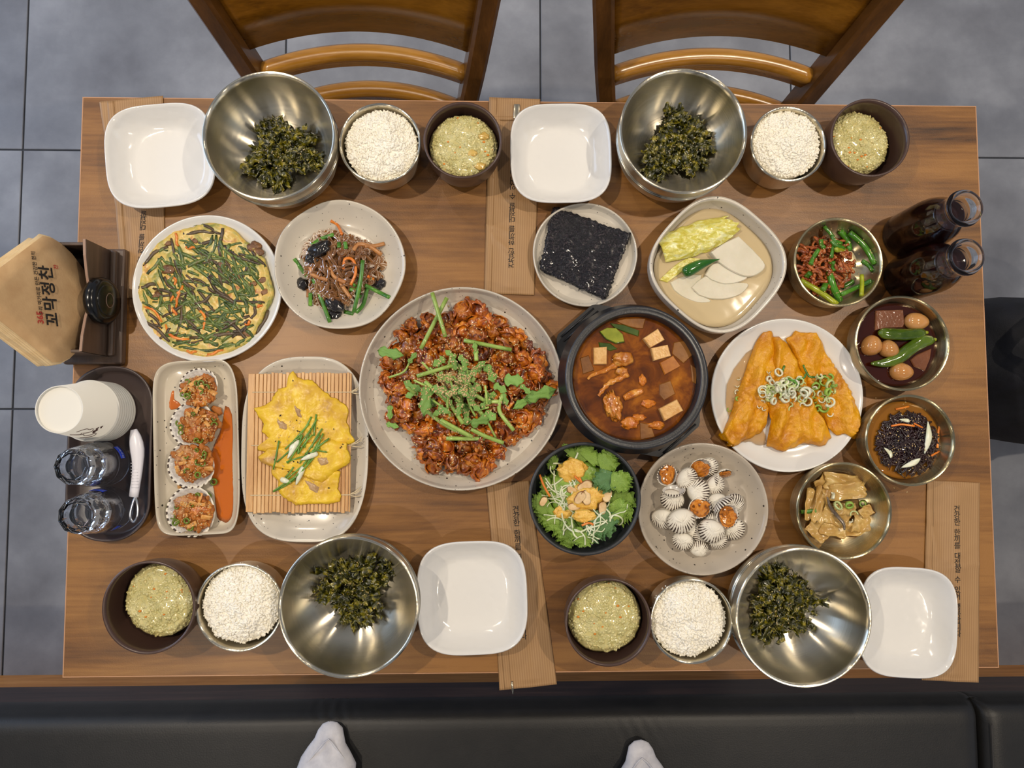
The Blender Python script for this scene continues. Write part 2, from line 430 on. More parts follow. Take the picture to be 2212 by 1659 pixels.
# ------------------------------------------------------------------ chairs
m_cw = wood('chair_plywood', [(0.3, (100, 62, 8)), (0.5, (130, 84, 16)), (0.7, (150, 100, 26))], 0, 4.0, 0.26, 0.5, 0.03, 9)
m_cp = wood('chair_post_wood', [(0.3, (76, 48, 18)), (0.55, (98, 63, 25)), (0.75, (116, 76, 33))], 2, 5.0, 0.3, 0.4, 0.03, 9)
m_cr = wood('chair_rail_wood', [(0.3, (150, 100, 30)), (0.5, (176, 122, 42)), (0.7, (194, 140, 58))], 0, 5.0, 0.25, 0.5, 0.03, 9)
def chair(cx, label):
    t = thing('dining_chair', label, 'chair', (cx, 0, 0), 'wooden chairs tucked under the table')
    line = lambda z: 0.486 + 0.25 * (z - 0.5)
    half = lambda z: 0.1645 + 0.16 * (z - 0.5)
    for s in (-1, 1):
        # a back post runs from the floor up to the crest, kinked at the seat
        path = [(s * 0.172, 0.515, 0.0), (s * 0.160, 0.484, 0.25), (s * half(0.45), 0.4755, 0.45), (s * half(0.6), line(0.6), 0.6), (s * half(0.86), line(0.86), 0.86)]
        V, Fc = [], []
        pts = spl(path, 5); w, d = 0.0155, 0.021
        for p in pts:
            for (a, b) in ((-w, -d + 0.005), (-w + 0.005, -d), (w - 0.005, -d), (w, -d + 0.005), (w, d - 0.005), (w - 0.005, d), (-w + 0.005, d), (-w, d - 0.005)):
                V.append(p + Vector((a, b, 0)))
        for i in range(len(pts) - 1):
            for k in range(8): Fc.append((i * 8 + k, i * 8 + (k + 1) % 8, i * 8 + 8 + (k + 1) % 8, i * 8 + 8 + k))
        Fc += [tuple(range(8))[::-1], tuple(len(V) - 8 + k for k in range(8))]
        ob('back_post', (V, Fc), m_cp, t, smooth=False)
        ob('leg', tube([(s * 0.19, 0.115, 0.0), (s * 0.178, 0.125, 0.42)], [0.014, 0.018], 10), m_cp, t)
    def bent(z0, z1, sag, th, nx=24, nz_=4, inset=0.012):
        def fn(u, v):
            z = z0 + (z1 - z0) * v; h = half(z) - inset; x = -h + 2 * h * u
            return (x, line(z) + sag * (1 - (2 * u - 1) ** 2), z)
        return sheet(nx, nz_, fn, th)
    pv = bent(0.60, 0.85, 0.032, 0.011)
    ob('backrest', pv, m_cw, t)
    for zc in (0.55, 0.468):
        pts = []
        for k in range(25):
            u = k / 24; h = half(zc) - 0.012
            pts.append((-h + 2 * h * u, line(zc) + 0.004 + 0.031 * (1 - (2 * u - 1) ** 2), zc))
        V, Fc = [], []
        sec = [(-0.011, -0.017), (0.011, -0.017), (0.0125, 0.010), (0.006, 0.0165), (-0.006, 0.0165), (-0.0125, 0.010)]
        for p in pts:
            for a, b in sec: V.append(Vector(p) + Vector((0, a, b)))
        for i in range(24):
            for k in range(6): Fc.append((i * 6 + k, i * 6 + (k + 1) % 6, i * 6 + 6 + (k + 1) % 6, i * 6 + 6 + k))
        Fc += [tuple(range(6))[::-1], tuple(len(V) - 6 + k for k in range(6))]
        ob('back_rail', (V, Fc), m_cr, t)
    sv, sf = lathe([(0, 0.425), (0.19, 0.425), (0.2, 0.435), (0.2, 0.445), (0.19, 0.452), (0, 0.446)], 40, sup(4.0))
    ob('seat', shift((sv, sf), (0, 0.27, 0)), m_cw, t)
    for s in (-1, 1):
        ob('stretcher', tube([(s * 0.184, 0.12, 0.2), (s * 0.162, 0.483, 0.22)], 0.009, 8), m_cp, t)
    return t
chair(-0.2625, 'brown wooden chair beside the bare floor joint, opposite the porridge cup and white dish')
bpy.data.objects['dining_chair']['label'] = 'curved-back wooden chair behind the steel bowl beside the napkin-holder end of the table'
chair(0.2935, 'curved-back wooden chair behind the steel bowl at the dark-bottle end of the table')

# ------------------------------------------------------------------ bench
m_leather = MN('black_leather', [(0.3, (20, 20, 20)), (0.7, (29, 28, 27))], scale=30, bump=0.18, bscale=420, bdist=0.0012, rough=0.46, spec=0.55)
m_board = wood('bench_dark_wood', [(0.3, (44, 33, 34)), (0.6, (66, 48, 44)), (0.75, (84, 62, 54))], 0, 5.0, 0.5, 0.1)
m_plinth = wood('bench_oak', [(0.3, (176, 112, 50)), (0.6, (206, 140, 72)), (0.75, (220, 156, 88))], 0, 5.0, 0.5, 0.1)
bench = thing('bench_seat', 'black leather bench with a wooden base along the table', 'bench', (0, -0.75, 0))
BF = -0.529
ob('plinth', box(-2.2, 2.2, -0.36, -0.607 + 0.75, 0.0, 0.30), m_plinth, bench, smooth=False)
ob('front_board', bevbox(-2.2, 2.2, -0.40, BF + 0.75 - 0.002, 0.30, 0.383, 0.003), m_board, bench, smooth=False)
FEET = [(-0.323, -0.537), (0.185, -0.573)]
def cushion(x0, x1, z0=0.383, z1=0.452):
    nx, ny = int((x1 - x0) / 0.008), 70
    V, Fc = [], []
    for j in range(ny + 1):
        for i in range(nx + 1):
            x = x0 + (x1 - x0) * i / nx; s = j / ny * 0.62          # path: up the front, over the roll, back along the top
            if s < 0.045: y, z = BF + 0.004 * math.sin(s / 0.045 * PI), z0 + s
            elif s < 0.085:
                a = (s - 0.045) / 0.04 * PI / 2; y, z = BF - 0.026 * (1 - math.cos(a)), z0 + 0.045 + 0.024 * math.sin(a)
            else: y, z = BF - 0.026 - (s - 0.085), z1 + 0.002 * math.sin((s - 0.085) * 6)
            e = min(x - x0, x1 - x)
            if e < 0.03: z -= 0.018 * (1 - math.sqrt(max(0, 1 - (1 - e / 0.03) ** 2))) * (1 if s > 0.04 else 0)
            for fx, fy in FEET:
                dx, dy = x - fx, y - (fy - 0.1)
                z -= 0.0022 * math.exp(-(dx / 0.09) ** 2 - (dy / 0.14) ** 2) * (1 if s > 0.05 else 0)
                dr = math.exp(-(dx / 0.035) ** 2 - ((y - fy - 0.012) / 0.03) ** 2)
                w = math.sin((dx + (y - fy) * 0.5) * 330) * 0.0022 * dr
                z += w
                if s < 0.085: y += w * 0.8
            V.append(Vector((x, y + 0.75, z)))
    w = nx + 1
    for j in range(ny):
        for i in range(nx):
            a = j * w + i; Fc.append((a, a + 1, a + w + 1, a + w))
    o = len(V)
    bot = [Vector((x0, BF + 0.75, z0)), Vector((x1, BF + 0.75, z0)), Vector((x1, V[-1].y, z0)), Vector((x0, V[-1].y, z0))]
    V += bot
    Fc.append((o, o + 3, o + 2, o + 1))
    Fc.append(tuple([j * w for j in range(ny + 1)] + [o + 3]))
    Fc.append(tuple([j * w + nx for j in range(ny, -1, -1)] + [o + 2]))
    return V, Fc
ob('seat_cushion', cushion(-2.2, 0.7625), m_leather, bench)
ob('seat_cushion', cushion(0.7645, 2.2), m_leather, bench)
m_stitch = M('seam_thread', (58, 56, 54), rough=0.7)
ob('seam', tube([(0.776, BF + 0.75 - 0.03 - k * 0.02, 0.4535) for k in range(26)], 0.0012, 6), m_stitch, bench)

# ------------------------------------------------------------------ the person standing on the bench in socks
m_sock = MN('white_sock', [(0.3, (196, 196, 204)), (0.7, (222, 221, 226))], scale=60, bump=0.3, bscale=900, bdist=0.0006, rough=0.9, sheen=0.3)
m_trouser = MN('dark_trouser', [(0.3, (30, 32, 40)), (0.7, (42, 45, 54))], scale=40, bump=0.3, bscale=500, rough=0.9)
def skin(name, verts, edges, mat, parent=None, sub=2, root=0):
    me = bpy.data.meshes.new(name); me.from_pydata([v[:3] for v in verts], edges, [])
    o = bpy.data.objects.new(name, me); COL.objects.link(o); o.parent = parent
    md = o.modifiers.new('skin', 'SKIN'); md.use_smooth_shade = True
    for k, v in enumerate(verts):
        r = v[3]; me.skin_vertices[0].data[k].radius = r if isinstance(r, tuple) else (r, r)
        me.skin_vertices[0].data[k].use_root = (k == root)
    s = o.modifiers.new('sub', 'SUBSURF'); s.levels = sub; s.render_levels = sub
    dg = bpy.context.evaluated_depsgraph_get()
    me2 = bpy.data.meshes.new_from_object(o.evaluated_get(dg)); o.modifiers.clear(); o.data = me2
    me2.materials.clear(); me2.materials.append(mat); me2.polygons.foreach_set('use_smooth', [True] * len(me2.polygons))
    return o
PB = Vector((-0.07, -0.78, 0.45))
person = thing('person', 'person in white socks and dark trousers standing on the black bench', 'person', PB)
def foot(tx, ty, s, yaw):
    """sock: s = -1 left foot, +1 right foot; toes at (tx, ty), pointing to +y"""
    # outline rows from the toe tip back: (distance, half width inner, half width outer, height)
    rows = [(0.0, 0.0012, 0.0012, 0.012), (0.0006, 0.005, 0.005, 0.0135), (0.003, 0.012, 0.012, 0.0155), (0.012, 0.020, 0.020, 0.020), (0.024, 0.022, 0.026, 0.023), (0.036, 0.024, 0.037, 0.026),
            (0.05, 0.032, 0.048, 0.030), (0.066, 0.040, 0.055, 0.036), (0.085, 0.038, 0.052, 0.043), (0.11, 0.037, 0.049, 0.053), (0.14, 0.032, 0.044, 0.066), (0.17, 0.028, 0.04, 0.082), (0.2, 0.03, 0.036, 0.1), (0.235, 0.03, 0.034, 0.1), (0.255, 0.022, 0.026, 0.075), (0.262, 0.01, 0.012, 0.05)]
    V, Fc = [], []; n = 20
    for i, (d, wi, wo, h) in enumerate(rows):
        for k in range(n):
            a = 2 * PI * k / n; cx, cz = math.cos(a), math.sin(a)
            w = wi if cx * s < 0 else wo
            toe = 0.0025 * math.sin(cx * s * 9 + 1) * (1 if 0.015 < d < 0.07 else 0)      # bumps of the small toes
            hz = min(h, 0.024 * math.sqrt(max(0.02, min(1, d / 0.02)))) if d < 0.02 else h
            V.append(Vector((cx * w, -d, 0.010 + hz * 0.5 * cz + toe * max(0, cz) if d < 0.02 else h * 0.5 + h * 0.5 * cz + toe * max(0, cz))))
    for i in range(len(rows) - 1):
        for k in range(n):
            j = (k + 1) % n; Fc.append((i * n + k, i * n + j, i * n + n + j, i * n + n + k))
    Fc += [tuple(range(n)), tuple(len(V) - n + k for k in range(n))[::-1]]
    Mx = Matrix.Translation(Vector((tx, ty, 0.4522)) - PB) @ Matrix.Rotation(yaw, 4, 'Z')
    o = ob('sock', tf((V, Fc), Mx), m_sock, person)
    seam = []
    for k in range(15):
        a = PI * (k / 14)
        u = math.cos(a); d = 0.022 + 0.05 * abs(u) ** 1.5
        w = 0.021 + 0.30 * d; hh = 0.0225 + d * 0.16
        seam.append(Vector((-u * s * w * (1.25 if u < 0 else 0.85), -d, hh * (0.5 + 0.5 * math.sqrt(max(0, 1 - (u * 0.93) ** 2))))))
    ob('toe_seam', tf(tube(seam, 0.0011, 6), Mx), m_sock, o)
    return o
foot(-0.323, -0.537, -1, math.radians(4))
foot(0.185, -0.573, 1, math.radians(-6))
sk = [(0, 0, 0.92, (0.13, 0.10)), (-0.01, 0, 1.02, (0.15, 0.105))]
ed = [(0, 1)]
for s, (fx, fy) in ((-1, FEET[0]), (1, FEET[1])):
    a = Vector((fx, fy - 0.22, 0.45 + 0.06)) - PB; hp = Vector((s * 0.10, 0.0, 0.84)); kn = a.lerp(hp, 0.52) + Vector((0, 0.02, 0))
    b = len(sk); sk += [(*hp, 0.088), (*hp.lerp(kn, 0.5), 0.078), (*kn, 0.064), (*kn.lerp(a, 0.4), 0.060), (*a, 0.055)]
    ed += [(0, b), (b, b + 1), (b + 1, b + 2), (b + 2, b + 3), (b + 3, b + 4)]
skin('trousers', sk, ed, m_trouser, person)

# ------------------------------------------------------------------ bag on the floor beyond the table end
m_bag = MN('black_bag_fabric', [(0.35, (10, 11, 17)), (0.7, (19, 21, 31))], scale=30, bump=0.4, bscale=600, rough=0.75)
c = P(2290, 790, 0.26)
bagt = thing('fabric_bag', 'slumped black fabric bag on the floor past the dark bottles', 'bag', (c.x, c.y, 0))
V, Fc = blob(1.0, 3, 0.22, 1.6, 4)
V = [Vector((v.x * 0.235, v.y * 0.155, 0.205 + max(-0.2, v.z * 0.225) + 0.012 * nz(v, 6, 2))) for v in V]
ob('body', (V, Fc), m_bag, bagt)
ob('strap', tube(spl([(-0.12, -0.05, 0.36), (-0.17, 0.03, 0.42), (-0.10, 0.10, 0.44), (0.02, 0.08, 0.42)], 6), 0.013, 8, 0.35), m_bag, bagt)
# ================================================================== TABLEWARE
m_white = M('white_porcelain', (226, 225, 222), rough=0.16, coat=0.5, coatr=0.05)
def hammered():
    m = bpy.data.materials.new('white_melamine'); t = NT(m); t.b.inputs['Base Color'].default_value = (*lin((228, 227, 225)), 1)
    setp(t.b, rough=0.14, coat=0.4, coatr=0.05); tc = t.n('ShaderNodeTexCoord')
    vo = t.n('ShaderNodeTexVoronoi', Scale=95.0); vo.feature = 'SMOOTH_F1'; t.l(tc.outputs['Object'], vo.inputs[0])
    bp = t.n('ShaderNodeBump', Strength=0.35, Distance=0.0016); t.l(vo.outputs['Distance'], bp.inputs['Height']); t.l(bp.outputs[0], t.b.inputs['Normal'])
    return m
m_ham = hammered()
m_beige = speckled('speckled_stoneware', (206, 198, 184))
m_taupe = speckled('speckled_taupe_stoneware', (184, 173, 158), dens=80)
m_plain = speckled('cream_stoneware', (214, 206, 190), specks=False)
m_steel = steel('brushed_steel', (220, 212, 192), 0.21, 0.98, 0.25)
m_brass = steel('warm_steel', (194, 180, 144), 0.24, 0.97, 0.25)
m_cup = M('brown_melamine', (74, 54, 46), rough=0.32, coat=0.2)
m_blackbowl = MN('matt_black_stoneware', [(0.3, (40, 42, 46)), (0.7, (54, 56, 60))], scale=50, bump=0.15, bscale=300, rough=0.42)
m_pot = MN('black_earthenware', [(0.3, (30, 31, 34)), (0.7, (46, 47, 51))], scale=60, bump=0.3, bscale=500, bdist=0.0008, rough=0.36, coat=0.3, coatr=0.25)
m_plastic = M('black_plastic', (30, 30, 32), rough=0.32)

def dish(name, prof, px, py, h, mat, label, cat, group=None, rf=None, zf=None, n=96, rim_part=None):
    """a lathed dish whose rim (at height h) shows centred on pixel (px, py)"""
    c = P(px, py, TZ + h)
    o = ob(name, lathe(prof, n, rf, zf), mat, None, loc=(c.x, c.y, TZ))
    return tag(o, label, cat, group)
def plate_prof(R, h, well, t=0.0035, foot=0.5, lip=0.0):
    """shallow plate: flat well of radius well*R, curved wall"""
    w = well * R; f = foot * R
    inner = [(0, t + 0.002), (w * 0.6, t + 0.002), (w, t + 0.0025)]
    k = 8
    for i in range(1, k + 1):
        a = i / k; inner.append((w + (R - 0.0018 - w) * a, t + 0.0025 + (h - t - 0.0025) * (a ** 1.8)))
    outer = [(0, 0.0015), (f * 0.94, 0.0015), (f * 0.95, 0), (f, 0), (f * 1.02, 0.0025)]
    for i in range(1, k + 1):
        a = i / k; outer.append((f * 1.02 + (R - f * 1.02) * a, 0.0025 + (h - 0.005) * (a ** 1.8)))
    return outer + [(R + 0.0003, h - 0.0012), (R - 0.0008, h + 0.0002)] + inner[::-1]
def bowl_prof(R, h, rb, t=0.0016, ex=2.4, floor_z=None, lip=0.0008, exi=None, ri=None):
    """deep bowl: outer radius R at height h, base radius rb"""
    fz = floor_z if floor_z is not None else t + 0.002; k = 14
    outer = [(0, 0.0012), (rb * 0.9, 0.0012), (rb * 0.92, 0.0), (rb, 0.0)]
    for i in range(1, k + 1):
        a = i / k * PI / 2; outer.append((rb + (R - rb) * math.sin(a) ** (2 / ex), (h - 0.001) * (1 - math.cos(a) ** (2 / ex)) if i < k else h - 0.001))
    inner = []; Ri = R - t; ri = rb * 0.55 if ri is None else ri; ex = exi or ex
    for i in range(1, k + 1):
        a = i / k * PI / 2; inner.append((ri + (Ri - ri) * math.sin(a) ** (2 / ex), fz + (h - fz) * (1 - math.cos(a) ** (2 / ex))))
    return outer + [(R + lip, h), (R + lip * 0.6, h + 0.0012), (Ri, h + 0.0008)] + inner[::-1][1:] + [(ri, fz), (0, fz)]

# ---- four white squarish dishes
WHITE = [(345, 335, 118, 115, 0.10, 'white square melamine dish on the paper sleeve beside the napkin holder end', 'fold'),
         (1212, 330, 112, 112, 0.02, 'white square melamine dish between a porridge cup and a steel bowl, touching the laver plate', ''),
         (1020, 1292, 117, 119, 0.03, 'white square melamine dish overlapping the paper sleeve that hangs off the table edge', ''),
         (1963, 1345, 108, 117, -0.06, 'white square melamine dish on the sleeve at the table corner below the seaweed salad', '')]
for px, py, rx, ry, rot, lab, _ in WHITE:
    h = 0.034; R = S((rx + ry) / 2, TZ + h); g = sup(3.3, rot, rx / ((rx + ry) / 2), ry / ((rx + ry) / 2))
    prof = plate_prof(R, h, 0.62, 0.004, 0.55)
    rf = lambda a, r, z, g=g, R=R: 1 + (g(a) - 1) * min(1, max(0, (r / R - 0.5) / 0.4))
    # corners stand a little higher than the sides
    zf = lambda a, r, z, g=g, R=R: (g(a) - 1) * 0.02 * max(0, r / R - 0.7)
    dish('square_dish', prof, px, py, h, m_ham, lab, 'plate', 'white square dishes', rf, zf)

# ---- four large steel bowls
BIG = [(581, 293, 143, 'large stainless bowl behind the glass-noodle plate, between a square dish and a rice bowl'),
       (1476, 283, 141, 'large stainless bowl behind the bowl of radish water kimchi'),
       (753, 1311, 146, 'large stainless bowl in front of the egg crepe plate'),
       (1736, 1333, 146, 'large stainless bowl beside the cockle plate and the simmered kimchi dish')]
BIGC = []
for px, py, r, lab in BIG:
    h = 0.075; R = S(r, TZ + h); c = P(px, py, TZ + h)
    t = thing('steel_bowl', lab, 'bowl', (c.x, c.y, TZ), 'large stainless bowls')
    ob('body', lathe(bowl_prof(R, h, 0.052, 0.0022, 2.6, 0.006, exi=2.0, ri=0.012), 96), m_steel, t)
    for zz in (0.047, 0.052):
        q = R * 0.9965
        ob('groove_line', lathe([(q - 0.0006, zz - 0.0005), (q + 0.0010, zz), (q - 0.0006, zz + 0.0005)], 96), m_steel, t)
    ob('rolled_rim', lathe([(R + 0.0012 * math.cos(a), h + 0.0012 * math.sin(a)) for a in [2 * PI * k / 8 for k in range(9)]], 96), m_steel, t)
    BIGC.append(c)
# ---- rice bowls and porridge cups
RICE = [(821, 309, 88, 'small stainless bowl heaped with rice behind the glass-noodle plate'), (1703, 311, 84, 'small stainless bowl of rice next to a porridge cup near the dark bottles'),
        (517, 1312, 90, 'small stainless bowl of rice in front of the seasoned cockle tray'), (1494, 1342, 88, 'small stainless bowl of rice in front of the cockle plate')]
RICEC = []
for px, py, r, lab in RICE:
    h = 0.054; R = S(r, TZ + h); c = P(px, py, TZ + h)
    t = thing('rice_bowl', lab, 'bowl', (c.x, c.y, TZ), 'small stainless rice bowls')
    ob('body', lathe(bowl_prof(R, h, 0.034, 0.0018, 2.7, 0.005), 72), m_steel, t)
    ob('rolled_rim', lathe([(R + 0.0011 * math.cos(a), h + 0.0011 * math.sin(a)) for a in [2 * PI * k / 8 for k in range(9)]], 72), m_steel, t)
    RICEC.append((c, R))
CUPS = [(1000, 303, 86, 'brown melamine cup of porridge between a rice bowl and a paper sleeve'), (1879, 298, 89, 'brown melamine cup of porridge near the two dark bottles'),
        (322, 1312, 96, 'brown melamine cup of porridge near the glass tumblers on the tray'), (1314, 1344, 92, 'brown melamine cup of thin porridge in front of the salad bowl')]
CUPC = []
for px, py, r, lab in CUPS:
    h = 0.062; R = S(r, TZ + h); c = P(px, py, TZ + h)
    o = ob('porridge_cup', lathe(bowl_prof(R, h, 0.031, 0.0026, 2.5, 0.006, 0.0003), 72), m_cup, None, loc=(c.x, c.y, TZ))
    tag(o, lab, 'cup', 'brown porridge cups'); CUPC.append((c, R))
# ---- small steel side-dish bowls
SIDE = [(1811, 566, 98, 'shallow steel dish of garlic stems with spicy dried fish'), (1949, 741, 104, 'shallow steel dish of quail eggs in soy sauce'),
        (1966, 951, 98, 'shallow steel dish of dark seaweed salad'), (1823, 1103, 103, 'shallow steel dish of pale simmered kimchi')]
SIDEC = []
for px, py, r, lab in SIDE:
    h = 0.04; R = S(r, TZ + h); c = P(px, py, TZ + h)
    t = thing('side_dish_bowl', lab, 'bowl', (c.x, c.y, TZ), 'shallow steel side-dish bowls')
    ob('body', lathe(bowl_prof(R, h, 0.042, 0.0018, 2.9, 0.005, exi=2.2, ri=0.024), 80), m_brass, t)
    ob('rolled_rim', lathe([(R + 0.0012 * math.cos(a), h + 0.0012 * math.sin(a)) for a in [2 * PI * k / 8 for k in range(9)]], 80), m_brass, t)
    SIDEC.append((c, R))
# ---- plates
def wob_rf(amp, k=3, s=0.0):
    return lambda a, r, z: 1 + amp * (math.sin(k * a + s) + 0.6 * math.sin((k + 2) * a + 2 * s + 1))
JEON = (447, 622); JEON_R = S(160, TZ + 0.02)
jeon_plate = dish('round_plate', plate_prof(JEON_R, 0.02, 0.72, 0.003, 0.6), 447, 622, 0.02, m_white, 'round white plate under the green chive pancake', 'plate')
fish_plate = dish('round_plate', plate_prof(S(168, TZ + 0.02), 0.02, 0.70, 0.003, 0.6), 1701, 853, 0.02, m_white, 'round white plate under the fried fish fillets', 'plate')
japchae_plate = dish('shallow_bowl', plate_prof(S(142, TZ + 0.03), 0.03, 0.56, 0.004, 0.5), 733, 571, 0.03, m_beige, 'speckled cream shallow bowl of glass noodles', 'bowl', None, wob_rf(0.008, 5, 0.6))
gim_plate = dish('small_plate', plate_prof(S(115, TZ + 0.016), 0.016, 0.86, 0.003, 0.7), 1264, 549, 0.016, m_beige, 'small speckled cream plate under the black laver squares', 'plate', None, wob_rf(0.005, 3, 0.2))
MAIN_R = S(220, TZ + 0.03)
main_plate = dish('serving_plate', plate_prof(MAIN_R, 0.03, 0.905, 0.004, 0.8), 997, 838, 0.03, m_beige, 'large speckled cream serving plate of red seasoned cockle meat', 'plate', None, wob_rf(0.004, 2, 0.4))
clam_plate = dish('round_plate', plate_prof(S(142, TZ + 0.028), 0.028, 0.66, 0.004, 0.55), 1519, 1099, 0.028, m_taupe, 'speckled taupe plate of cockles in the shell', 'plate', None, wob_rf(0.004, 3, 1.2))
salad_bowl = dish('salad_bowl', bowl_prof(S(121, TZ + 0.052), 0.052, 0.04, 0.0035, 2.3, 0.007, 0.0), 1263, 1077, 0.052, m_blackbowl, 'matt black bowl of green salad', 'bowl')
KIM = (1551, 571)
_g = sup(2.75, math.radians(45 + 3)); _R = S(147, TZ + 0.045)
kim_bowl = dish('square_bowl', bowl_prof(_R, 0.045, 0.055, 0.004, 2.5, 0.007, 0.0), 1551, 571, 0.045, m_beige, 'rounded square speckled bowl of radish water kimchi', 'bowl', None, lambda a, r, z: 1 + (_g(a) / 1.06 - 1) * min(1, r / _R * 1.2))
# rectangular tray of seasoned cockles
def rect_plate(corners, h, mat, n=3.0):
    cx = sum(p.x for p in corners) / 4; cy = sum(p.y for p in corners) / 4
    return cx, cy
c4 = [P(328, 784, TZ + 0.02), P(512, 774, TZ + 0.02), P(519, 1152, TZ + 0.02), P(335, 1161, TZ + 0.02)]
tx, ty = sum(p.x for p in c4) / 4, sum(p.y for p in c4) / 4
tw = ((c4[1] - c4[0]).length + (c4[2] - c4[3]).length) / 4; th = ((c4[3] - c4[0]).length + (c4[2] - c4[1]).length) / 4
_g2 = sup(9.0, 0, 1.0, th / tw)
rot_t = math.atan2((c4[0] - c4[3]).y, (c4[0] - c4[3]).x) - PI / 2
def rect_rf(a, r, z):
    return _g2(a) * (1 + 0.008 * math.sin(7 * a + 0.5))
prof = [(0, 0.001), (0.8 * tw, 0.001), (0.82 * tw, 0.0), (0.86 * tw, 0.0), (0.95 * tw, 0.010), (0.995 * tw, 0.0185), (tw, 0.0205), (0.975 * tw, 0.021), (0.93 * tw, 0.0155), (0.86 * tw, 0.0075), (0.80 * tw, 0.0052), (0.4 * tw, 0.0048), (0, 0.0048)]
# keep the border even on all sides: move each ring in by a distance, not by a factor
def rect_ring(prof, tw, th, n=140, e=6.0):
    V, Fc, rings = [], [], []
    for r, z in prof:
        d = tw - r; ring = []
        ax, ay = max(1e-4, tw - d), max(1e-4, th - d)
        for k in range(n):
            a = 2 * PI * k / n
            c, s = math.cos(a), math.sin(a)
            x = ax * math.copysign(abs(c) ** (2 / e), c); y = ay * math.copysign(abs(s) ** (2 / e), s)
            wv = 1 + 0.006 * math.sin(5 * a + 1)
            ring.append(len(V)); V.append(Vector((x * wv, y * wv, z)))
        rings.append(ring)
    for A, B in zip(rings, rings[1:]):
        for k in range(n): j = (k + 1) % n; Fc.append((A[k], A[j], B[j], B[k]))
    return V, Fc
cockle_tray = ob('rectangular_plate', rect_ring(prof, tw, th), m_plain, None, loc=(tx, ty, TZ), rot=(0, 0, rot_t))
cockle_tray.data.materials[0] = speckled('speckled_glazed_tray', (200, 190, 172), dens=60)
tag(cockle_tray, 'rectangular cream glazed plate of seasoned half-shell cockles', 'plate')
# oval plate under the bamboo mat
ov = P(658, 970, TZ + 0.02); ow, oh = S(135, TZ + 0.02), S(198, TZ + 0.02)
oval_plate = ob('oval_plate', rect_ring([(0, 0.001), (0.6 * ow, 0.001), (0.62 * ow, 0), (0.68 * ow, 0), (0.9 * ow, 0.011), (0.995 * ow, 0.018), (ow, 0.0195), (0.985 * ow, 0.0203), (0.94 * ow, 0.0165), (0.86 * ow, 0.012), (0.72 * ow, 0.006), (0.4 * ow, 0.005), (0, 0.005)], ow, oh, 140, 2.9), m_beige, None, loc=(ov.x, ov.y, TZ))
tag(oval_plate, 'speckled cream oval plate under the bamboo mat', 'plate')
# ---- stew pot on its plastic trivet
pc = P(1376, 815, TZ + 0.078); PR = S(157, TZ + 0.078)
b = P(1376, 815, TZ + 0.012)
trivet = thing('pot_trivet', 'black plastic trivet with ribbed grips under the stew pot', 'trivet', (pc.x, pc.y, TZ))
ob('saucer', lathe([(0, 0.002), (0.07, 0.002), (0.072, 0), (0.078, 0), (0.088, 0.012), (0.0895, 0.016), (0.086, 0.017), (0.08, 0.011), (0, 0.010)], 72), m_plastic, trivet)
for a0 in (math.radians(131), math.radians(-49)):
    q = []
    for u in (-0.056, -0.035, 0.035, 0.056): 
        q.append((u, 0.128 if abs(u) < 0.05 else 0.098))
    q = [(-0.060, 0.070), (-0.034, 0.101), (-0.029, 0.104), (0.029, 0.104), (0.034, 0.101), (0.060, 0.070)]
    V = [Vector((v, -u, z)) for z in (0.013, 0.021) for u, v in q]; n = len(q)
    Fc = [tuple(range(n))[::-1], tuple(range(n, 2 * n))] + [(k, (k + 1) % n, n + (k + 1) % n, n + k) for k in range(n)]
    g = ob('grip', tf((V, Fc), Matrix.Rotation(a0, 4, 'Z')), m_plastic, trivet, smooth=False)
    for k, rr in enumerate((0.086, 0.0925, 0.099)):
        w = 0.032 - k * 0.002
        ob('rib', tf(tube([(rr, -w, 0.0215), (rr, w, 0.0215)], 0.0014, 6), Matrix.Rotation(a0, 4, 'Z')), m_plastic, g)
pot = thing('stew_pot', 'black earthenware pot of red crab and tofu stew', 'pot', (pc.x, pc.y, TZ + 0.0105))
k = PR
ob('body', lathe([(0, 0), (0.066, 0), (0.072, 0.002), (0.085, 0.018), (0.0935, 0.04), (k * 0.985, 0.056), (k, 0.064), (k * 0.995, 0.0672), (k * 0.955, 0.0675), (k * 0.93, 0.0655), (k * 0.91, 0.0675), (k * 0.895, 0.066), (k * 0.885, 0.058), (k * 0.86, 0.045), (0.075, 0.02), (0.05, 0.009), (0, 0.008)], 96), m_pot, pot)
POTC = pc

# ================================================================== PAPER SLEEVES WITH CUTLERY
def paper():
    m = bpy.data.materials.new('ribbed_kraft_paper'); t = NT(m); tc = t.n('ShaderNodeTexCoord')
    wv = t.n('ShaderNodeTexWave', Scale=105.0); wv.wave_type = 'BANDS'; wv.bands_direction = 'X'; t.l(tc.outputs['Object'], wv.inputs[0])
    no = t.n('ShaderNodeTexNoise', Scale=22.0, Detail=5); t.l(tc.outputs['Object'], no.inputs[0])
    a = t.ramp(wv.outputs[0], [(0.2, lin((160, 124, 84))), (0.8, lin((172, 136, 95)))])
    mx = t.n('ShaderNodeMix', data_type='RGBA', blend_type='MULTIPLY'); mx.inputs[0].default_value = 0.5; t.l(a, mx.inputs[6])
    t.l(t.ramp(no.outputs[0], [(0.35, (0.86, 0.84, 0.82)), (0.7, (1, 1, 1))]), mx.inputs[7]); t.l(mx.outputs[2], t.b.inputs['Base Color'])
    setp(t.b, rough=0.5, spec=0.4)
    bp = t.n('ShaderNodeBump', Strength=0.2, Distance=0.001); t.l(no.outputs[0], bp.inputs['Height']); t.l(bp.outputs[0], t.b.inputs['Normal'])
    return m
m_paper = paper()
m_ink = M('black_ink', (28, 24, 22), rough=0.7)
m_red = M('red_ink', (176, 58, 48), rough=0.7)
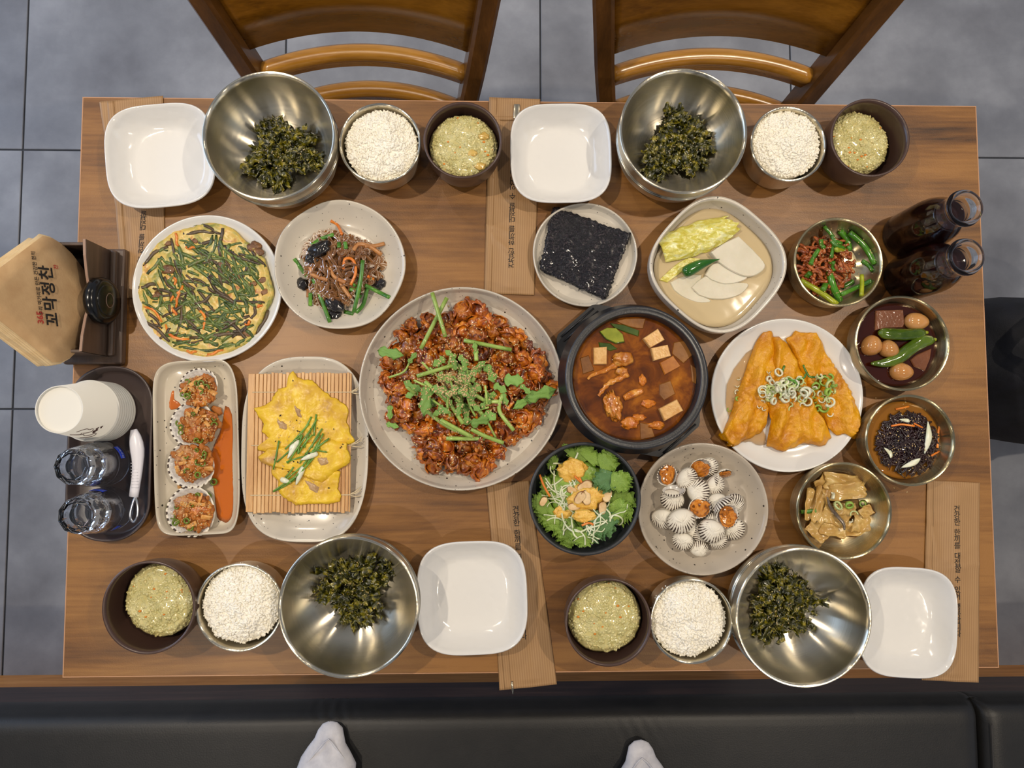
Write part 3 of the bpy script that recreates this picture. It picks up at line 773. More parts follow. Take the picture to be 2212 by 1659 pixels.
def text_mesh(name, body, size, mat, parent, Mx, align='CENTER', bold=0.0, fn=None, spacing=1.0):
    cu = bpy.data.curves.new(name, 'FONT'); cu.body = body; cu.size = size; cu.align_x = align; cu.align_y = 'CENTER'; cu.resolution_u = 3
    cu.offset = bold; cu.space_character = spacing
    to = bpy.data.objects.new(name, cu); COL.objects.link(to)
    dg = bpy.context.evaluated_depsgraph_get(); me = bpy.data.meshes.new_from_object(to.evaluated_get(dg))
    bpy.data.objects.remove(to)
    V = [v.co.copy() for v in me.vertices]; Fc = [tuple(p.vertices) for p in me.polygons]
    if fn: V = [fn(v) for v in V]
    o = ob(name, tf((V, Fc), Mx), mat, parent, smooth=False)
    bpy.data.meshes.remove(me); return o
PHRASE = '건강한 한끼를 대접할 수 있어 행복합니다'
_col = []
def column_text():
    # the phrase set as a column of upright letters running down from the origin
    if not _col:
        y = 0.0; parts = []
        for ch in PHRASE:
            if ch == ' ': y -= 0.0046; continue
            o = text_mesh('glyph', ch, 0.0096, m_ink, None, Matrix.Translation((0, y, 0)), bold=0.00006)
            parts.append(([v.co.copy() for v in o.data.vertices], [tuple(p.vertices) for p in o.data.polygons]))
            me = o.data; bpy.data.objects.remove(o); bpy.data.meshes.remove(me); y -= 0.0086
        _col.append(join(parts))
    return _col[0]
def sleeve(p0, p1, w0, w1, flip, label, seed, xf, tpos, over=0.0, cut=None):
    """p0, p1: pixels of the middle of both ends (p0 the end farther from the bench); w in pixels"""
    a, b2 = P(*p0, TZ + 0.002), P(*p1, TZ + 0.002)
    L = (b2 - a).length; ang = math.atan2((b2 - a).y, (b2 - a).x) + PI / 2
    c = (a + b2) / 2
    W = S((w0 + w1) / 2)
    t = thing('cutlery_sleeve', label, 'paper sleeve', (c.x, c.y, TZ), 'printed kraft paper sleeves', ang)
    rs = random.Random(seed); folds = [(rs.uniform(-1, 1), rs.uniform(-0.35, 0.35), rs.uniform(0, PI), rs.uniform(0.3, 1)) for _ in range(7)]
    def hgt(x, y):
        q = 0.0012 + 0.0022 * math.exp(-((x - 0.004) / 0.014) ** 2) * (1 if abs(y) < L * 0.47 else 0.3)
        for fx, fy, an, am in folds:
            d = (x - fx * W * 0.4) * math.cos(an) + (y - fy * L) * math.sin(an); e = (x - fx * W * 0.4) * -math.sin(an) + (y - fy * L) * math.cos(an)
            q += 0.0026 * am * math.exp(-abs(d) / 0.0035) * math.exp(-(e / 0.03) ** 2)
        q += 0.0006 * nz((x, y, 0), 45, seed) 
        return max(0.0007, q)
    def fn(u, v):
        y = L / 2 - L * v; x = (u - 0.5) * W * (w0 + (w1 - w0) * v) / ((w0 + w1) / 2)
        return (x, y, hgt(x, y))
    body = ob('paper', sheet(26, 90, fn, 0.0005), m_paper, t)
    # narrow side seam and the end flap
    ob('side_fold', sheet(3, 60, lambda u, v: (-W / 2 + 0.001 + u * 0.009, L / 2 - L * v * 0.995 - 0.001, hgt(-W / 2 + 0.004, L / 2 - L * v) + 0.0007), 0.0003), m_paper, t)
    if cut: ob('mouth_edge', sheet(8, 2, lambda u, v: ((u - 0.5) * W * 0.98, L / 2 - 0.026 - v * 0.006, hgt((u - 0.5) * W, L / 2 - 0.03) + 0.0012 - v * 0.0006), 0.0003), m_paper, t)
    st = Matrix.Rotation(-ang, 3, 'Z') @ (P(*tpos, TZ + 0.002) - c); st.z = 0
    V, Fc = column_text()
    Mt = Matrix.Translation(st) @ Matrix.Rotation(-ang + (PI if flip else 0) + (xf if not flip else xf), 4, 'Z')
    o = ob('printed_text', tf((V, Fc), Mt), m_ink, t, smooth=False)
    for v in o.data.vertices: v.co.z = hgt(v.co.x, v.co.y) + 0.0009
    tag(o, 'black printed Korean phrase')
    return t, L, W, hgt
s1 = sleeve((283, 213), (318, 640), 138, 76, True, 'kraft paper cutlery sleeve between the napkin holder and the chive pancake', 3, -0.04, (303, 590))
s2 = sleeve((1112, 212), (1100, 636), 113, 109, True, 'kraft paper cutlery sleeve between the glass noodles and the laver plate', 8, -0.02, (1104, 571), cut=True)
s3 = sleeve((1101, 1042), (1141, 1485), 84, 122, False, 'kraft paper cutlery sleeve hanging over the table edge above the black bench', 5, 0.06, (1114, 1101))
s4 = sleeve((2060, 1040), (2053, 1472), 116, 124, False, 'kraft paper cutlery sleeve at the table corner by the seaweed salad', 12, -0.03, (2065, 1100))
m_handle = M('cutlery_steel', (196, 186, 164), metal=1.0, rough=0.25)
for (t, L, W, hg), end in ((s2, 1), (s3, -1)):
    y = L / 2 * end
    if end > 0: ob('spoon_handle', bevbox(-0.004 + 0.003, 0.004 + 0.003, y - 0.030, y - 0.010, 0.0052, 0.0068, 0.0006), m_handle, t)
    else: ob('chopstick_tip', tube([(-0.02, y + 0.01, 0.002), (-0.02, y - 0.006, 0.002)], [0.0018, 0.0012], 8), m_handle, t)

# ================================================================== NAPKIN HOLDER, NAPKINS, CALL BELL
m_hold = wood('brown_holder_plastic', [(0.3, (66, 52, 44)), (0.6, (84, 68, 58)), (0.8, (98, 80, 68))], 1, 6.0, 0.3, 0.3, 0.02, 10)
m_holdedge = M('holder_edge', (148, 118, 100), rough=0.4)
A = P(244, 548, TZ); B = P(256, 772, TZ)
hy0, hy1 = B.y, A.y; hxf = (A.x + B.x) / 2              # front panel foot line
hold = thing('napkin_holder', 'dark brown napkin holder with a notched front at the table end', 'napkin holder', (hxf - 0.025, (hy0 + hy1) / 2, TZ))
wy = (hy1 - hy0) / 2
ob('base', bevbox(-0.034, 0.041, -wy - 0.010, wy + 0.004, 0.0, 0.012, 0.003), m_hold, hold, smooth=False)
def notched(x, hs, th):
    ys = [-wy, -wy * 0.72, -wy * 0.38, -wy * 0.14, 0.0, wy * 0.14, wy * 0.38, wy * 0.72, wy]; zs = [0.074, 0.072, 0.066, 0.0595, 0.0575, 0.0595, 0.066, 0.072, 0.074]
    V, Fc = [], []
    n = len(ys)
    for dx in (0, -th):
        V += [Vector((x + dx, y, 0.012)) for y in ys] + [Vector((x + dx, y, z * hs)) for y, z in zip(ys, zs)]
    for k in range(n - 1):
        Fc += [(k, k + 1, n + k + 1, n + k), (2 * n + k, 3 * n + k, 3 * n + k + 1, 2 * n + k + 1), (n + k, n + k + 1, 3 * n + k + 1, 3 * n + k), (k, 2 * n + k, 2 * n + k + 1, k + 1)]
    Fc += [(0, n, 3 * n, 2 * n), (n - 1, 3 * n - 1, 4 * n - 1, 2 * n - 1)]
    return V, Fc
ob('front_panel', notched(0.025, 1.0, 0.004), m_hold, hold, smooth=False)
ob('front_panel_edge', shift(notched(0.0245, 1.0, 0.003), (0, 0, 0.0006)), m_holdedge, hold, smooth=False)
ob('back_panel', bevbox(-0.031, -0.027, -wy, wy, 0.012, 0.074, 0.001), m_hold, hold, smooth=False)
for s in (-1, 1): ob('side_panel', bevbox(-0.031, 0.0215, s * (wy - 0.002) - 0.002, s * (wy - 0.002) + 0.002, 0.012, 0.06, 0.001), m_hold, hold, smooth=False)
ob('lower_moulding', bevbox(0.025, 0.0335, -wy, wy, 0.012, 0.02, 0.003), m_hold, hold, smooth=False)
def napkin_mat():
    m = bpy.data.materials.new('kraft_napkin'); t = NT(m); tc = t.n('ShaderNodeTexCoord')
    br = t.n('ShaderNodeTexVoronoi', Scale=420.0); t.l(tc.outputs['Object'], br.inputs[0])
    no = t.n('ShaderNodeTexNoise', Scale=40.0, Detail=4); t.l(tc.outputs['Object'], no.inputs[0])
    t.l(t.ramp(no.outputs[0], [(0.3, lin((186, 150, 108))), (0.7, lin((206, 172, 128)))]), t.b.inputs['Base Color']); setp(t.b, rough=0.9)
    bp = t.n('ShaderNodeBump', Strength=0.12, Distance=0.0006); t.l(br.outputs['Distance'], bp.inputs['Height']); t.l(bp.outputs[0], t.b.inputs['Normal'])
    return m
m_nap = napkin_mat()
m_nap_edge = MN('napkin_edge_paper', [(0.3, (214, 184, 138)), (0.7, (232, 208, 166))], scale=60, rough=0.9)
# front face corners: bottom, top-in-the-air, and the two side corners
nB = P(236, 640, TZ + 0.02); nT = P(-74, 634, TZ + 0.165); nA = P(124, 500, TZ + 0.092); nC = P(146, 776, TZ + 0.092)
org = Vector((hold.location.x - 0.004, hold.location.y, TZ + 0.014))
nB = Vector((org.x + 0.02, org.y, TZ + 0.016))
nn_ = (nA - nC).cross(nT - nB).normalized()
_mid = (nA + nC) / 2; _k = (_mid - nB).dot(nn_); nA = nA - nn_ * _k; nC = nC - nn_ * _k
if nn_.x < 0: nn_ = -nn_
def nap_fn(off, j):
    rr = random.Random(j); r0 = (nA - nC).normalized(); u0 = (nT - nB).normalized()
    da = [r0 * rr.uniform(-0.003, 0.003) + u0 * rr.uniform(-0.003, 0.003) for _ in range(3)] if j else [Vector()] * 3
    def fn(u, v):
        p = nB * (1 - u) * (1 - v) + (nA + da[0]) * u * (1 - v) + (nT + da[1]) * u * v + (nC + da[2]) * (1 - u) * v
        p = p + r0 * (0.085 * (u - v) * (1 - u) * (1 - v))
        return p - nn_ * (off * (0.45 + 0.55 * (u + v) / 2))
    return fn
top_nap = None
for j in range(22):
    o = wob('napkin', sheet(6, 6, nap_fn(0.0002 + j * 0.0016, j), 0.0006), m_nap if j == 0 else m_nap_edge)
    if j == 0:
        top_nap = o
        tag(o, 'front brown paper napkin printed with the restaurant name in the holder', 'napkin', 'napkins in the holder')
    else: tag(o, 'plain edge of a brown paper napkin stacked behind the printed one', 'napkin', 'napkins in the holder')
fn0 = nap_fn(0.0, 0)
upv = (nT - nB).normalized(); rt = (nA - nC).normalized(); upv = (upv - rt * upv.dot(rt)).normalized()
def nap_text(name, body, size, mat, px, py, z, bold, rotz=0.0, spacing=1.0):
    # where the pixel ray meets the napkin plane
    d = CAMR @ Vector(((px - 1106.0) / F, (829.5 - py) / F, -1.0)); ctr = (nA + nC + nT + nB) / 4
    tt = (ctr - CAMLOC).dot(nn_) / d.dot(nn_); q = CAMLOC + d * tt
    Mr = Matrix((rt, upv, nn_)).transposed().to_4x4()
    Mx = Matrix.Translation(q + nn_ * 0.0012 - top_nap.location) @ Mr @ Matrix.Rotation(rotz, 4, 'Z')
    o = text_mesh(name, body, size, mat, top_nap, Mx, bold=bold, spacing=spacing)
    return o
nap_text('printed_name', '꼬막정찬', 0.0190, m_ink, 107, 640, 0, 0.0004, 0.06, 1.12)
nap_text('printed_number', '365', 0.0100, m_red, 86, 686, 0, 0.0003, 0.06)
nap_text('printed_slogan', '우리 먹거리로 만든 건강한 한끼', 0.0058, m_ink, 80, 612, 0, 0.0001, 0.06)
so = nap_text('printed_seal', '찬', 0.0062, m_red, 120, 577, 0, 0.0001, 0.06)
# call bell on the front panel
m_bell = M('glossy_black_plastic', (12, 12, 13), rough=0.2)
m_bellring = M('bell_print', (120, 96, 84), rough=0.5)
bc = Vector((hold.location.x + 0.0252, hold.location.y - 0.002, TZ + 0.0445))
bell = thing('call_bell', 'glossy black round call bell fixed on the napkin holder', 'call bell', bc)
Rb = Matrix.Rotation(PI / 2 - 0.18, 4, 'Y')
ob('housing', tf(lathe([(0, 0.0), (0.026, 0.0), (0.0285, 0.003), (0.029, 0.007), (0.0275, 0.0115), (0.024, 0.0145), (0.019, 0.0155), (0, 0.0158)], 64), Rb), m_bell, bell)
pr = ob('push_button', tf(lathe([(0, 0.0145), (0.0195, 0.0145), (0.0198, 0.0158), (0.0185, 0.0164), (0, 0.0172)], 48), Rb), m_bell, bell)
ob('printed_ring', tf(lathe([(0.0062, 0.0170), (0.0065, 0.0176), (0.0068, 0.0170)], 40, sup(2, 0, 1, 1.35)), Rb), m_bellring, pr)

# ================================================================== TRAY WITH CUPS AND GLASSES
m_tray = M('dark_brown_tray_plastic', (66, 54, 52), rough=0.34, coat=0.15)
tc0 = P(236, 979, TZ + 0.018); tW, tH = S(89, TZ + 0.018), S(186, TZ + 0.018)
def stadium(prof, W, H, n=120):
    V, Fc, rings = [], [], []
    for d, z in prof:
        ring = []; w, h = W - d, H - d; r = w * 0.98
        for k in range(n):
            a = 2 * PI * (k + 0.5) / n; c, s = math.cos(a), math.sin(a)
            x = w * math.copysign(abs(c) ** 0.92, c); y = (h - r) * (1 if s > 0 else -1) + r * math.copysign(abs(s) ** 0.92, s)
            ring.append(len(V)); V.append(Vector((x, y, z)))
        rings.append(ring)
    for A_, B_ in zip(rings, rings[1:]):
        for k in range(n): j = (k + 1) % n; Fc.append((A_[k], A_[j], B_[j], B_[k]))
    Fc.append(tuple(rings[0])[::-1]); Fc.append(tuple(rings[-1]))
    return V, Fc
tray = ob('serving_tray', stadium([(0.010, 0.0), (0.004, 0.004), (0.001, 0.0155), (0.0, 0.018), (0.0016, 0.0188), (0.0036, 0.0175), (0.006, 0.006), (0.010, 0.0035)], tW, tH), m_tray, None, loc=(tc0.x, tc0.y, TZ))
tag(tray, 'dark brown oval plastic tray carrying cups and glasses', 'tray')
TRZ = TZ + 0.0037
m_pcup = M('white_paper_cup', (222, 220, 212), rough=0.55)
m_brown_ink = M('brown_print', (92, 66, 62), rough=0.7)
cb = P(230, 889, TRZ)
def cup_prof():
    return [(0.0262, 0.0605), (0.0262, 0.0640), (0.0272, 0.0640), (0.0355, 0.0030), (0.0372, 0.0028), (0.0379, 0.0014), (0.0370, 0.0), (0.0350, 0.0012), (0.0266, 0.0600), (0.0, 0.0600), (0.0, 0.0605), (0.0262, 0.0605)]
cup_me = mesh('paper_cup', *lathe(cup_prof(), 72), m_pcup)
NC = 8
for k in range(NC):
    o = inst('paper_cup', cup_me, (cb.x, cb.y, TRZ + 0.0001 + k * 0.0056), (0, 0, 0.3 * k))
    if k < NC - 1: tag(o, 'white paper cup rim nested in the upside-down stack on the tray', 'cup', 'stack of paper cups')
    else:
        tag(o, 'topmost upside-down white paper cup, printed with brown hearts and a doodled dog', 'cup', 'stack of paper cups'); top_cup = o
top_cup.rotation_euler = (0, 0, 0)
def cup_point(a, z, off=0.0004):
    r = 0.0272 + (0.0355 - 0.0272) * (0.0640 - z) / 0.061 + off
    return Vector((r * math.cos(a), r * math.sin(a), z))
def cup_line(name, pts, r=0.00035):
    ob(name, tube([cup_point(math.radians(a), z) for a, z in spl([Vector((a, z, 0)) for a, z in pts], 4) for a, z in [(a, z)]] if False else [cup_point(math.radians(p.x), p.y) for p in spl([(a, z, 0) for a, z in pts], 4)], r, 5), m_brown_ink, top_cup)
# a generic doodled puppy outline lying under three hearts
cup_line('doodle_line', [(-62, 0.052), (-52, 0.048), (-47, 0.043), (-48, 0.038), (-44, 0.034), (-50, 0.031), (-57, 0.034), (-62, 0.040)])
cup_line('doodle_line', [(-80, 0.050), (-72, 0.042), (-66, 0.036), (-70, 0.030), (-62, 0.024), (-55, 0.022), (-58, 0.018), (-70, 0.019), (-84, 0.026)])
cup_line('doodle_line', [(-76, 0.046), (-70, 0.040), (-62, 0.042)])
for a0, z0, s0 in ((-50, 0.0265, 1.6), (-42, 0.0275, 1.0), (-37, 0.0225, 0.9)):
    pts = []
    for k in range(20):
        t_ = 2 * PI * k / 20; hx = 16 * math.sin(t_) ** 3; hy = 13 * math.cos(t_) - 5 * math.cos(2 * t_) - 2 * math.cos(3 * t_) - math.cos(4 * t_)
        pts.append(cup_point(math.radians(a0 + hx * 0.26 * s0), z0 - hy * 0.00015 * s0, 0.0005))
    ctr_ = cup_point(math.radians(a0), z0, 0.0006)
    ob('heart_print', ([ctr_] + pts, [(0, 1 + k, 1 + (k + 1) % 20) for k in range(20)]), m_brown_ink, top_cup)
# glass tumblers: two stacks of two, upside down, ten-sided thick bases
m_glass = glassy('clear_glass', (253, 254, 255), 0.0, 1.5)
m_blue = M('blue_glass_print', (36, 70, 214), rough=0.4)
m_bluew = M('pale_glass_print', (206, 218, 244), rough=0.4)
def tumbler():
    def facet(a, r, z):
        if z < 0.028: return 1.0
        k = (z - 0.028) / 0.012; k = min(1, k)
        b = (a % (PI / 5)) - PI / 10
        return 1 + k * (math.cos(PI / 10) / math.cos(b) - 1) * 1.0
    outer = [(0.0268, 0.0004), (0.0274, 0.0), (0.0278, 0.001), (0.0262, 0.018), (0.0246, 0.028), (0.0246, 0.032), (0.0225, 0.048), (0.0212, 0.0555), (0.0195, 0.0568), (0.0165, 0.0568), (0.0150, 0.0555), (0.0, 0.0550)]
    inner = [(0.0262, 0.001), (0.0240, 0.020), (0.0215, 0.036), (0.0190, 0.0425), (0.0120, 0.0440), (0.0, 0.0442)]
    V1, F1 = lathe(outer, 60, facet); V2, F2 = lathe(inner[::-1] + [(0.0268, 0.0004)], 60)
    return join([(V1, F1), (V2, F2)])
gl_me = mesh('glass_tumbler', *tumbler(), m_glass, smooth=False)
GL = [(233, 1001, 'stack beside the paper cups', 0.4), (241, 1098, 'stack at the rounded end of the tray', 2.0)]
for px, py, w, ra in GL:
    c = P(px, py, TRZ)
    for k in range(2):
        o = inst('glass_tumbler', gl_me, (c.x, c.y, TRZ + 0.0002 + k * 0.0245), (0, 0, ra + k * 0.2))
        tag(o, ('upper' if k else 'lower') + ' upside-down faceted glass tumbler in the ' + w, 'glass', 'clear glass tumblers')
        # printed blue label on the wall, letters upside down
        def on_glass(v, ang):
            z = 0.013 + v.y; r = 0.0279 - (z / 0.018) * 0.0016 + 0.0003
            return Vector((r * math.cos(ang + v.x / 0.0268), r * math.sin(ang + v.x / 0.0268), z))
        ang = (2.9 if k else 0.6) if px == 233 else (1.3 if k else -1.2)
        patch = sheet(10, 3, lambda u, v: on_glass(Vector(((u - 0.5) * 0.018, (v - 0.5) * 0.010, 0)), ang - ra), 0.0001)
        pt_ = ob('printed_label', patch, m_blue, o)
        text_mesh('printed_letters', '이제우린', 0.0048, m_bluew, pt_, Matrix.Identity(4), fn=lambda v: on_glass(Vector((-v.x, -v.y, 0)), ang - ra) * 1.004)
# utensil with a white handle lying against the tray rim
m_wplas = M('white_plastic', (226, 226, 236), rough=0.3, coat=0.2)
m_chrome = M('chrome', (210, 210, 214), metal=1.0, rough=0.12)
u0, u1, u2 = P(289, 928, TZ + 0.022), P(293, 1073, TZ + 0.02), P(289, 1128, TZ + 0.016)
uo = thing('bottle_opener', 'white-handled metal opener lying on the tray rim', 'opener', (u1.x, u1.y, TRZ))
rel = lambda p: p - Vector(uo.location)
hp = [u0.lerp(u1, k / 10) + Vector((0.004 * math.sin(k / 10 * PI * 1.2), 0, 0)) for k in range(11)]
ob('handle', tube([rel(p) for p in hp], [0.004, 0.007, 0.0085, 0.0088, 0.008, 0.007, 0.0065, 0.0062, 0.006, 0.006, 0.0058], 12, 0.62), m_wplas, uo)
for k in range(9):
    p = u0.lerp(u1, 0.5 + k * 0.045)
    ob('grip_ridge', tube([rel(p) + Vector((-0.0042 + 0.001, 0, 0.0036)), rel(p) + Vector((0.0042 + 0.001, 0, 0.0036))], 0.0005, 5), m_wplas, uo)
lp = [rel(u1), rel(u1.lerp(u2, 0.3)) + Vector((-0.003, 0, 0)), rel(u1.lerp(u2, 0.75)) + Vector((-0.005, 0, 0)), rel(u2), rel(u1.lerp(u2, 0.75)) + Vector((0.004, 0, 0)), rel(u1.lerp(u2, 0.3)) + Vector((0.003, 0, 0)), rel(u1)]
ob('metal_loop', tube(spl(lp, 5), 0.0018, 8), m_chrome, uo)

# ================================================================== TWO BOTTLES
m_bglass = glassy('bottle_glass', (244, 248, 252), 0.0, 1.45)
m_cola = M('dark_plum_drink', (40, 16, 12), rough=0.03, coat=0.5)
def bottle(px, py, label):
    c = P(px, py, TZ)
    t = thing('glass_bottle', label, 'bottle', (c.x, c.y, TZ), 'small glass bottles of dark drink')
    outer = [(0, 0.001), (0.026, 0.001), (0.0285, 0.0), (0.0305, 0.002), (0.0312, 0.006), (0.0312, 0.062), (0.0300, 0.074), (0.0262, 0.088), (0.0208, 0.100), (0.0178, 0.109), (0.0172, 0.114), (0.0186, 0.1205), (0.0214, 0.1235), (0.0222, 0.1265), (0.0214, 0.1295), (0.0190, 0.1300)]
    inner = [(0.0160, 0.128), (0.0148, 0.122), (0.0146, 0.112), (0.0158, 0.106), (0.0185, 0.0985), (0.0240, 0.086), (0.0278, 0.073), (0.0288, 0.062), (0.0288, 0.008), (0.026, 0.005), (0, 0.005)]
    ob('glass', lathe(outer + inner, 64), m_bglass, t)
    ob('drink', lathe([(0, 0.0048), (0.0264, 0.0046), (0.0292, 0.008), (0.0292, 0.062), (0.0282, 0.073), (0.0244, 0.086), (0.0189, 0.0985), (0.0175, 0.1015), (0.0165, 0.1012), (0, 0.1010)], 64), m_cola, t)
    return t
bottle(1952, 511, 'glass bottle of dark drink standing beside the garlic stem dish')
bottle(1954, 603, 'glass bottle of dark drink standing beside the quail egg dish')
# ================================================================== FOOD: shared pieces
m_sesame = MN('sesame_seed', [(0.3, (206, 166, 106)), (0.7, (238, 212, 158))], scale=300, rough=0.5, sss=0.2)
m_bsesame = M('black_sesame', (26, 22, 22), rough=0.4)
m_chive = MN('green_onion_leaf', [(0.3, (42, 92, 22)), (0.55, (74, 132, 34)), (0.8, (122, 172, 58))], scale=70, stretch=(1, 1, 1), vary=0.15, rough=0.3, sss=0.12, coat=0.3)
m_stem = MN('water_parsley_stem', [(0.3, (128, 160, 62)), (0.7, (178, 204, 112))], scale=60, vary=0.12, rough=0.3, sss=0.15, coat=0.3)
m_parsley = MN('water_parsley_leaf', [(0.3, (98, 144, 58)), (0.6, (136, 178, 88)), (0.8, (172, 202, 128))], scale=90, vary=0.15, bump=0.3, bscale=260, rough=0.42, sss=0.1)
m_carrot = MN('carrot', [(0.3, (206, 104, 22)), (0.7, (238, 146, 46))], scale=90, vary=0.1, rough=0.3, sss=0.2, coat=0.3)
m_white_on = MN('white_onion', [(0.3, (214, 216, 186)), (0.7, (240, 240, 222))], scale=70, vary=0.05, rough=0.3, sss=0.3, coat=0.3)
m_pale_on = MN('pale_green_onion', [(0.3, (156, 184, 92)), (0.55, (206, 218, 156)), (0.75, (236, 238, 208))], scale=130, vary=0.1, rough=0.3, sss=0.25, coat=0.3)
def seeds(name, pts, mat, parent=None, l=0.0014, label=None, cat=None, seed=1):
    """many tiny seeds laid on given points (world) as one object"""
    rs = random.Random(seed); V, Fc = [], []
    base = [(1, 0, 0), (-1, 0, 0), (0.1, 0.55, 0), (0.1, -0.55, 0), (0.1, 0, 0.4), (0.1, 0, -0.4)]
    tri = [(0, 2, 4), (2, 1, 4), (1, 3, 4), (3, 0, 4), (2, 0, 5), (1, 2, 5), (3, 1, 5), (0, 3, 5)]
    for p in pts:
        Mx = mat_lrs(p, (rs.uniform(-0.5, 0.5), rs.uniform(-0.5, 0.5), rs.uniform(0, 6.28)), l * rs.uniform(0.8, 1.15)); n = len(V)
        V += [Mx @ Vector(b) for b in base]; Fc += [tuple(i + n for i in t) for t in tri]
    o = wob(name, (V, Fc), mat, parent)
    o['kind'] = 'stuff'
    if label: tag(o, label, cat)
    return o
def leaf(L, W, lobes=3, serr=5, seed=0, curl=0.15, t=0.0004):
    """a lobed, toothed leaf lying along +x from its stalk"""
    rs = random.Random(seed); n = 14
    ph = rs.uniform(0, 6)
    def half(u):
        env = math.sin(PI * min(1, u ** 0.75)) ** 0.8
        tooth = 0.75 + 0.25 * (1 - ((u * serr) % 1))
        lob = 0.72 + 0.28 * math.cos(u * PI * lobes - 0.6)
        return W / 2 * env * tooth * lob + 0.0003
    def fn(u, v):
        x = L * u; y = (v - 0.5) * 2 * half(u)
        z = curl * L * (0.35 * math.sin(u * 3 + ph) - 0.4 * (v - 0.5) ** 2 * 4 * 0.4) + 0.06 * W * math.sin(v * 12 + u * 9 + ph)
        return (x, y, z)
    return sheet(n, 6, fn, t)
def stick(name, p0, p1, z, r, mat, parent=None, n=7, flat=0.85, bend=0.0, taper=0.9, mid=None):
    pts = [Vector((p0.x, p0.y, z[0]))]
    if mid is not None: pts.append(Vector((mid.x, mid.y, z[1])))
    pts.append(Vector((p1.x, p1.y, z[-1])))
    q = spl(pts, 5); m = len(q)
    return wob(name, tube(q, [r * (1 - (1 - taper) * i / (m - 1)) for i in range(m)], n, flat), mat, parent)
def crop(x0, y0, s):
    """turn the pixels of an enlarged detail into frame pixels"""
    return lambda x, y: (x0 + x / s, y0 + y / s)

# ================================================================== MAIN PLATE: seasoned cockle meat
g_main = Ground(); g_main.add(main_plate)
cm_main = P(1000, 838, TZ + 0.03)
m_clam = MN('seasoned_cockle_meat', [(0.26, (58, 20, 5)), (0.39, (112, 46, 9)), (0.50, (166, 84, 16)), (0.62, (212, 130, 32)), (0.75, (134, 92, 46))], scale=70, detail=7, vary=0.38, dist=1.6, bump=0.5, bscale=330, bdist=0.0015, rough=0.28, coat=0.6, coatr=0.12, sss=0.05)
def clam_meat(seed):
    """a plump folded cockle: rounded belly with a frilled mantle wrapped round it"""
    rs = random.Random(seed)
    belly = blob(0.0078, seed, 0.35, 1.6, 3, (1.15, 0.9, 0.72), 0.28)
    parts = [belly]
    for k in range(3):
        a0 = rs.uniform(0, 6.28); span = rs.uniform(2.2, 4.2); z0 = rs.uniform(-0.002, 0.004)
        r0 = 0.0072; ph = rs.uniform(0, 6)
        def fn(u, v, a0=a0, span=span, z0=z0, ph=ph):
            a = a0 + span * u; fr = 0.0011 * math.sin(u * 26 + ph) * v
            r = r0 * (0.82 + 0.42 * v) + fr
            return (r * 1.15 * math.cos(a), r * 0.95 * math.sin(a), z0 + 0.0034 * v * math.sin(u * 5 + ph) + 0.003 * (1 - v) + 0.0013 * math.sin(u * 19 + ph * 2) * v)
        parts.append(sheet(18, 3, fn, 0.0009))
    return mesh('seasoned_cockle', *join(parts), m_clam)
clam_ms = [clam_meat(s) for s in range(9)]
rs = random.Random(4)
def pile_out(a):
    """outline of the heap in metres at angle a"""
    base = 0.116 + 0.006 * math.sin(3 * a + 1) + 0.005 * math.sin(5 * a + 2)
    # hollows in the heap outline towards lower left and upper left/right
    for c0, w, d in ((math.radians(222), 0.20, 0.028), (math.radians(135), 0.25, 0.013), (math.radians(52), 0.22, 0.012), (math.radians(300), 0.2, 0.012), (math.radians(190), 0.12, 0.01)):
        b = (a - c0 + PI) % (2 * PI) - PI; base -= d * math.exp(-(b / w) ** 2)
    return base
clams = []
for layer, (k, step, z0) in enumerate(((0.97, 0.0185, 0.014), (0.82, 0.0195, 0.026), (0.55, 0.021, 0.036))):
    R_ = 0.118; n = int(R_ / step) + 1
    for i in range(-n, n + 1):
        for j in range(-n, n + 1):
            x = (i + 0.5 * (j % 2)) * step + rs.uniform(-0.004, 0.004); y = j * step * 0.9 + rs.uniform(-0.004, 0.004)
            r = math.hypot(x, y); a = math.atan2(y, x)
            if r > pile_out(a) * k - 0.004: continue
            sc = rs.uniform(1.05, 1.6)
            o = inst('seasoned_cockle', clam_ms[rs.randrange(9)], (cm_main.x + x, cm_main.y + y, TZ + z0 + rs.uniform(-0.002, 0.003)), (rs.uniform(-0.7, 0.7), rs.uniform(-0.7, 0.7), rs.uniform(0, 6.28)), sc)
            clams.append((o, r, layer)); g_main.add(o)
def side_of(x, y):
    return ['stew pot', 'laver plate', 'paper sleeve', 'glass noodles', 'egg crepe', 'steel bowl', 'square dish', 'salad bowl'][int(((math.degrees(math.atan2(y, x)) + 382.5) % 360) // 45)]
for o, r, layer in clams:
    x, y = o.location.x - cm_main.x, o.location.y - cm_main.y; an = math.degrees(math.atan2(y, x)) % 360
    side = side_of(x, y)
    tag(o, 'glossy red-brown seasoned cockle ' + ('on top of the heap' if layer == 2 else 'at the rim of the heap' if r > 0.085 else 'inside the heap') + ', towards the ' + side, 'cockle meat', 'seasoned cockles heaped on the serving plate')
cp = crop(760, 600, 3.4553)
def mz(px, py, up=0.0):
    q = P(px, py, TZ + 0.04); q = P(px, py, g_main.z(q.x, q.y) + up); q.z = g_main.z(q.x, q.y) + up; return q
